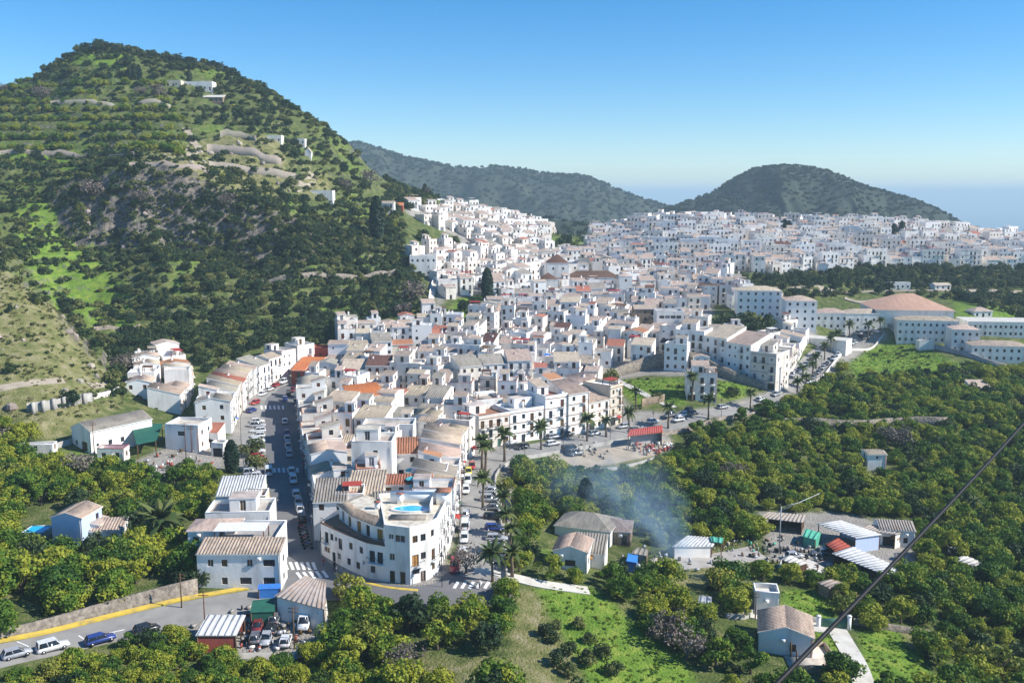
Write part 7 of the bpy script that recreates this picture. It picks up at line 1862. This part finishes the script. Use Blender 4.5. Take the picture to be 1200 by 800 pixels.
# ------------------------------------------------------------------ people: one skinned body each
def person(u, v, ang, label, top='dark_cloth', legs='denim', stride=.25, arm=.2):
    q = hit(u, v); root = empty('person', (q.x, q.y, ground(q.x, q.y) + .14), ang); tag(root, label, 'person')
    P = [(0, 0, .93), (0, 0, 1.12), (0, 0, 1.38), (0, 0, 1.50), (0, 0, 1.60), (0, .01, 1.72),
         (-.09, 0, .90), (-.10, -stride * .5, .50), (-.10, -stride * .35, .08), (-.10, -stride * .35 - .14, .03), (.09, 0, .90), (.10, stride * .35, .50), (.10, stride, .10), (.10, stride - .14, .04),
         (-.19, 0, 1.40), (-.25, arm * .3, 1.14), (-.24, -arm, .92), (-.24, -arm - .05, .84), (.19, 0, 1.40), (.25, -arm * .3, 1.14), (.24, arm, .92), (.24, arm - .04, .84)]
    E = [(0, 1), (1, 2), (2, 3), (3, 4), (4, 5), (0, 6), (6, 7), (7, 8), (8, 9), (0, 10), (10, 11), (11, 12), (12, 13), (2, 14), (14, 15), (15, 16), (16, 17), (2, 18), (18, 19), (19, 20), (20, 21)]
    R = [.15, .13, .16, .06, .085, .085, .10, .065, .045, .035, .10, .065, .045, .035, .07, .045, .035, .04, .07, .045, .035, .04]
    def sk(name, pts, edges, rad, m, rootv=0):
        me = bpy.data.meshes.new(name); me.from_pydata(pts, edges, []); me.materials.append(MATS[m]); o = link(name, me, root)
        md = o.modifiers.new('skin', 'SKIN'); md.use_smooth_shade = True
        for i, r in enumerate(rad): me.skin_vertices[0].data[i].radius = (r, r); me.skin_vertices[0].data[i].use_root = i == rootv
        o.modifiers.new('round', 'SUBSURF').levels = 1; return o
    me0 = bpy.data.meshes.new('x'); me0.from_pydata(P, E, [])
    o = link('body', me0, root); me0.materials.append(MATS['skin'])
    if not me0.skin_vertices: bpy.data.meshes[me0.name].attributes
    mb = MB()
    # clothes and hair follow the body as fitted shells
    try:
        md = o.modifiers.new('skin', 'SKIN'); 
        for i, r in enumerate(R): me0.skin_vertices[0].data[i].radius = (r, r); me0.skin_vertices[0].data[i].use_root = i == 0
        o.modifiers.new('round', 'SUBSURF').levels = 1
    except Exception as ex: print('skin', ex)
    s = MB().tube([(0, 0, .92), (0, 0, 1.12), (0, 0, 1.34), (0, 0, 1.46)], [.18, .165, .20, .10], top, 10)
    for a in (14, 18): s.tube([P[a], P[a + 1], P[a + 2]], [.085, .065, .055], top, 8)
    s.build('jacket', root)
    t = MB().tube([(0, 0, .82), (0, 0, .98)], [.165, .175], legs, 10)
    for a in (6, 10): t.tube([P[a], P[a + 1], P[a + 2]], [.11, .085, .07], legs, 8)
    t.build('trousers', root)
    MB().tube([(0, .02, 1.62), (0, .03, 1.74), (0, .03, 1.82)], [.085, .10, .05], 'hair', 8).build('hair', root)
    MB().tube([(0, -.095, 1.66), (0, -.115, 1.65)], [.018, .012], 'skin', 5).build('nose', root)
for u, v, a, lab, tp, lg in [(392, 668, .4, 'person in dark clothes walking on the pavement below the corner building', 'dark_cloth', 'dark_cloth'), (379, 664, 1.0, 'person in red top beside the street corner', 'red_cloth', 'denim'), (447, 722, 0, 'person in dark coat standing at the road edge below the corner building', 'dark_cloth', 'dark_cloth'),
                             (480, 718, .2, 'person in pale jacket on the far edge of the junction', 'pale_cloth', 'denim'), (596, 560, .6, 'person in dark jacket walking on the bend pavement', 'dark_cloth', 'denim'), (593, 572, .6, 'person in red top walking on the bend pavement', 'red_cloth', 'dark_cloth'), (562, 690, .5, 'person in pale top crossing at the avenue mouth', 'pale_cloth', 'dark_cloth')]:
    person(u, v, a, lab, tp, lg)

# ------------------------------------------------------------------ poles, lamps, gate, bins, odds and ends
def pole(u, v, h, label, m='wood', arms=2, r=.12, name='utility_pole'):
    q = hit(u, v); root = empty(name, (q.x, q.y, q.z)); tag(root, label, 'pole')
    MB().tube([(0, 0, -.5), (0, 0, h)], [r, r * .7], m, 8).build('post', root)
    for k in range(arms): MB().box(-.8, -.05, h - .3 - .6 * k, .8, .05, h - .2 - .6 * k, m).build('crossarm', root)
for u, v, h, lab in [(111, 536, 9, 'utility pole before the gable of the farm warehouse'), (218, 536, 9, 'utility pole on the paved yard of the plain house'), (225, 530, 7, 'thinner utility pole right of the plain house'), (241, 748, 8, 'dark utility pole in front of the scrapyard shed roof'), (213, 712, 6, 'dark pole at the yellow kerb by the orchard wall'),
                     (734, 572, 5, 'brown wooden pole at the foot of the builders yard wall'), (345, 760, 7, 'pole in the scrap yard beside the green bins'), (278, 492, 8, 'utility pole at the near end of the street row'), (885, 725, 5, 'short pole at the corner of the pump house')]:
    pole(u, v, h, lab)
q = hit(913, 645); root = empty('pylon', q); tag(root, 'grey steel pylon with a long slanting boom over the farm sheds', 'pylon')
MB().tube([(0, 0, -1), (0, 0, 10)], [.16, .1], 'galvanised', 8).build('post', root); MB().tube([(-1, 0, 8.6), (9.5, 4, 11.6)], .08, 'galvanised', 6).build('boom', root); MB().beam((0, 0, 9.9), (5, 2, 10.3), .03, 'galvanised').build('stay', root)
LM = MB().tube([(0, 0, 0), (0, 0, 5.6)], [.07, .05], 'iron', 8).mesh('post'); LH = MB().box(-.22, -.22, 5.6, .22, .22, 5.72, 'iron').tube([(0, 0, 5.72), (0, 0, 6.15)], [.14, .22], 'curtained_glass', 6).tube([(0, 0, 6.15), (0, 0, 6.4)], [.24, .04], 'iron', 6).mesh('lantern')
for k, (u, v) in enumerate([(366, 640), (362, 600), (356, 560), (351, 520), (348, 495), (518, 688), (538, 655), (539, 615), (586, 575), (615, 536), (660, 529), (715, 517), (765, 507), (845, 491), (918, 462), (962, 436), (395, 705)]):
    q = hit(u, v); root = empty('street_lamp', (q.x, q.y, q.z + .1))
    tag(root, 'black iron lantern on a post, %s' % ['at the street mouth corner', 'second up the shaded pavement', 'third up the shaded pavement', 'fourth up the shaded pavement', 'last on the shaded pavement', 'at the avenue corner of the pool building', 'on the avenue beside the white cars', 'half way along the sunny avenue facades', 'on the outer wall of the avenue bend', 'beside the first straight palm', 'above the builders yard ramp',
                                                    'left of the red builders roof', 'between two palms over the orchard', 'in front of the lawn on the avenue', 'at the foot of the upper road', 'amid the upper palms', 'on the corner island of the junction'][k], 'street lamp', 'iron street lamps')
    link('post', LM, root); link('lantern', LH, root)
# green gate at the lane
q = hit(978, 736); root = empty('gate', (q.x, q.y, q.z)); tag(root, 'dark green sliding gate between white posts at the head of the concrete path', 'gate')
MB().box(-2.6, -.06, .1, 2.2, .06, 1.9, 'green_shutter').build('leaf', root)
for x in (-2.9, 2.5): MB().box(x - .3, -.3, -.5, x + .3, .3, 2.3, 'bright_wall').box(x - .36, -.36, 2.3, x + .36, .36, 2.42, 'bright_wall').build('post', root)
# cottage terrace and pergola posts
q = hit(948, 772); root = empty('cottage_terrace', (q.x, q.y, q.z)); tag(root, 'tiled terrace with stone walls and wooden posts beside the cottage', 'terrace')
MB().box(-4, -4, -2, 3.5, 3.5, .45, 'terrace_floor').build('floor', root)
for b in ((-4, -4.3, 3.5, -4), (3.5, -4.3, 3.9, 3.9), (-.5, 3.5, 3.5, 3.9)): MB().box(b[0], b[1], -2, b[2], b[3], 1.1, 'stone_front').build('terrace_wall', root)
for x, y in ((-3, -3), (-3, 0), (-3, 3)): MB().box(x - .1, y - .1, .4, x + .1, y + .1, 3.0, 'wood').build('post', root)
# pool beside the blue walled house
q = hit(41, 628); root = empty('garden_pool', (q.x, q.y, q.z + .7)); tag(root, 'small raised turquoise swimming pool left of the blue walled house', 'pool')
MB().box(-2.6, -1.6, -1.5, 2.6, 3.6, .3, 'tan_tiles').build('surround', root); MB().add([(-1.9, -.9, .31), (1.9, -.9, .31), (1.9, 2.9, .31), (-1.9, 2.9, .31)], [(0, 1, 2, 3)], 'pool_water').build('water', root)
for a, b in (((-2.2, -1.2), (2.2, -.9)), ((-2.2, 2.9), (2.2, 3.2)), ((-2.2, -.9), (-1.9, 2.9)), ((1.9, -.9), (2.2, 2.9))): MB().box(a[0], a[1], .3, b[0], b[1], .42, 'pale_concrete').build('rim', root)
# parasols on the roof terraces (turquoise) and one blue parasol on the slope
for k, (u, v, h, m, lab) in enumerate([(483, 548, 9.5, 'teal_canvas', 'farthest of the turquoise parasols on the roof terrace'), (484, 558, 9.5, 'teal_canvas', 'middle turquoise parasol on the roof terrace'), (488, 567, 9.5, 'teal_canvas', 'nearest turquoise parasol behind the rooftop pool'), (641, 414, 8.5, 'blue_canvas', 'bright blue canopy on a roof in the lower town')]):
    q = hit(u, v, h); root = empty('parasol', (q.x, q.y, q.z - 2.4)); tag(root, lab, 'parasol')
    MB().tube([(0, 0, -1.5), (0, 0, 2.4)], .04, 'wood', 6).build('pole', root)
    c = MB(); ring = [(1.6 * math.cos(i * math.pi / 4), 1.6 * math.sin(i * math.pi / 4), 1.95) for i in range(8)]
    c.add(ring + [(0, 0, 2.5)], [(i, (i + 1) % 8, 8) for i in range(8)], m); c.build('canopy', root)
# green bins, drums and scrap in the yard
for k, (u, v) in enumerate([(362, 764), (368, 760), (374, 756)]):
    q = hit(u, v); root = empty('waste_bin', (q.x, q.y, q.z)); tag(root, 'green waste container by the curved yard wall, %s' % ['left one', 'middle one', 'right one'][k], 'waste bin', 'green waste containers')
    MB().box(-.7, -.5, .15, .7, .5, 1.1, 'mint_sheet').build('body', root); MB().slab([(-.75, -.55, 1.15), (.75, -.55, 1.15), (.75, .55, 1.3), (-.75, .55, 1.3)], .08, 'green_shutter').build('lid', root)
def heap(name, label, u, v, R, n, ms, seed, hmax=.8):
    r2 = random.Random(seed); q = hit(u, v); mb = MB()
    for i in range(n):
        x, y = r2.gauss(0, R / 2), r2.gauss(0, R / 2); s = r2.uniform(.12, .5); z = ground(q.x + x, q.y + y) - q.z + r2.uniform(0, .3); a = r2.uniform(0, 3)
        mb.at(x, y, z, a).box(-s, -s * .5, 0, s, s * .5, r2.uniform(.15, hmax), r2.choice(ms)); mb.T = None
    o = mb.build(name); o.location = q; tag(o, kind='stuff')
heap('rubble', '', 300, 742, 7, 70, ['iron', 'galvanised', 'red_wall', 'wood', 'concrete'], 1); heap('rubble', '', 322, 740, 6, 60, ['iron', 'galvanised', 'wood', 'white_wall'], 2)
heap('rubble', '', 762, 528, 5, 60, ['red_cloth', 'stone_front', 'galvanised', 'red_wall'], 3, 1.4); heap('rubble', '', 780, 524, 4, 40, ['pale_concrete', 'galvanised', 'white_wall'], 4, 1.2)
heap('rubble', '', 690, 528, 6, 50, ['concrete', 'dry_stone', 'hill_soil'], 5, .7); heap('rubble', '', 945, 648, 10, 70, ['galvanised', 'wood', 'concrete', 'iron', 'rusty_sheet', 'wood'], 6, .9); heap('rubble', '', 870, 640, 10, 70, ['galvanised', 'wood', 'mint_sheet', 'stone_front', 'rusty_sheet', 'iron'], 7, .9)
heap('rubble', '', 200, 545, 9, 50, ['galvanised', 'white_wall', 'wood', 'red_sheet'], 8, .8); heap('rubble', '', 770, 658, 8, 70, ['wood', 'galvanised', 'pale_concrete', 'iron'], 9, .9)
# boulders on the crag and the dry spur
bm_ = []
for sd in range(4):
    r2 = np.random.RandomState(sd + 70); me = MB(); import itertools
    pts = np.array(list(itertools.product((-1, 0, 1), repeat=3)), float); pts = pts[np.abs(pts).sum(1) > 0]; pts /= np.linalg.norm(pts, axis=1)[:, None]; pts *= r2.uniform(.75, 1.2, (26, 1))
    import bmesh
    b = bmesh.new(); [b.verts.new(p) for p in pts]; bmesh.ops.convex_hull(b, input=b.verts); mm = bpy.data.meshes.new('boulder'); b.to_mesh(mm); b.free(); mm.materials.append(MATS['stone']); bm_.append(mm)
def fr(X, Y, Z, U, V_): 
    return ((inpoly(U, V_, CRAG) | inpoly(U, V_, DRY[3])) & (Y < 560) & (npr.rand(len(X)) < .55)) | (inpoly(U, V_, DRY[0]) & (npr.rand(len(X)) < .35))
X, Y, Z, U, V_ = scrub_pts(2600, -300, -40, 225, 560, fr)
scatter('boulders', np.stack([X, Y, Z], 1), npr.rand(len(X)) * 6.28, npr.uniform(.3, 1.5, len(X)) ** 1.3, bm_)

# ------------------------------------------------------------------ the cable that crosses the view close to the lens
def at_depth(u, v, Y):
    a, e = ray(u, v); return Vector((a * Y, Y, CAMZ - e * Y))
p0 = at_depth(1260, 428, 21.0); p1 = at_depth(905, 806, 10.0); d = p1 - p0
pts = []
for k in range(41):
    t = -0.5 + 2.0 * k / 40; q = p0 + d * t; q.z += (t * (t - 1)) * .35; pts.append(tuple(q))
tag(MB().tube(pts, .029, 'rubber', 8).build('power_cable', smooth=True), 'black overhead cable slanting close in front across the lower right', 'cable')

# ------------------------------------------------------------------ smoke
def smoke():
    a = hit(822, 688); b = hit(695, 592); b = Vector((b.x, b.y, b.z + 9)); d = b - a; L = d.length
    m = bpy.data.materials.new('smoke_air'); m.use_nodes = True; nt = m.node_tree; N = nt.nodes; K = nt.links; N.clear()
    out = N.new('ShaderNodeOutputMaterial'); vol = N.new('ShaderNodeVolumePrincipled'); vol.inputs['Color'].default_value = (.50, .76, 1, 1)
    tc = N.new('ShaderNodeTexCoord'); sx = N.new('ShaderNodeSeparateXYZ'); K.new(tc.outputs['Object'], sx.inputs[0])
    def M(o, *a, **k):
        n = N.new('ShaderNodeMath'); n.operation = o; n.use_clamp = k.get('clamp', False)
        for i, x in enumerate(a):
            if isinstance(x, (int, float)): n.inputs[i].default_value = x
            else: K.new(x, n.inputs[i])
        return n.outputs[0]
    t = M('DIVIDE', sx.outputs['X'], L)
    wv = N.new('ShaderNodeTexNoise'); wv.inputs['Scale'].default_value = .05; wv.inputs['Detail'].default_value = 1; K.new(tc.outputs['Object'], wv.inputs['Vector'])
    off = M('MULTIPLY', M('SUBTRACT', wv.outputs['Fac'], .5), 22)
    yy = M('ADD', sx.outputs['Y'], M('MULTIPLY', off, t)); zz = M('SUBTRACT', sx.outputs['Z'], M('MULTIPLY', M('SINE', M('MULTIPLY', t, 3.14)), 1.5))
    rad = M('ADD', 1.0, M('MULTIPLY', t, 19.0))
    dist = M('DIVIDE', M('SQRT', M('ADD', M('MULTIPLY', yy, yy), M('MULTIPLY', M('MULTIPLY', zz, zz), 3.0))), rad)
    fall = M('SUBTRACT', 1.0, dist, clamp=True)
    nz = N.new('ShaderNodeTexNoise'); nz.inputs['Scale'].default_value = .13; nz.inputs['Detail'].default_value = 4; nz.inputs['Roughness'].default_value = .6; nz.inputs['Distortion'].default_value = .8; K.new(tc.outputs['Object'], nz.inputs['Vector'])
    cl = M('MULTIPLY', M('SUBTRACT', nz.outputs['Fac'], .44, clamp=True), 7.0)
    ends = M('MULTIPLY', M('MULTIPLY', t, 30.0, clamp=True), M('MULTIPLY', M('SUBTRACT', 1.3, t, clamp=True), 2.2, clamp=True))
    thin = M('DIVIDE', 0.9, M('ADD', 1.2, M('MULTIPLY', rad, .85)))
    den = M('MULTIPLY', M('MULTIPLY', M('MULTIPLY', fall, cl), ends), M('MULTIPLY', thin, .85))
    K.new(den, vol.inputs['Density']); K.new(vol.outputs[0], out.inputs['Volume']); MATS['smoke_air'] = m
    mb = MB().box(-1, -22, -7, L * 1.3, 22, 12, 'smoke_air'); o = mb.build('smoke'); o.location = a + Vector((0, 0, .3))
    yaw = math.atan2(d.y, d.x); pit = math.asin(d.z / L); o.rotation_euler = (0, -pit, yaw); tag(o, kind='stuff')
    m.cycles.volume_step_rate = 0.35
smoke()

# ------------------------------------------------------------------ the air
hz = MB().box(-30000, -400, -302, 30000, 70100, 178, 'white_wall').build('haze')
hm_ = bpy.data.materials.new('air'); hm_.use_nodes = True
n_ = hm_.node_tree; n_.nodes.clear()
o_ = n_.nodes.new('ShaderNodeOutputMaterial'); v_ = n_.nodes.new('ShaderNodeVolumePrincipled')
v_.inputs['Color'].default_value = (0.68, 0.90, 1.0, 1)
v_.inputs['Density'].default_value = 0.00016
v_.inputs['Anisotropy'].default_value = 0.0
n_.links.new(v_.outputs[0], o_.inputs['Volume'])
hz.data.materials.clear(); hz.data.materials.append(hm_)
tag(hz, kind='stuff')
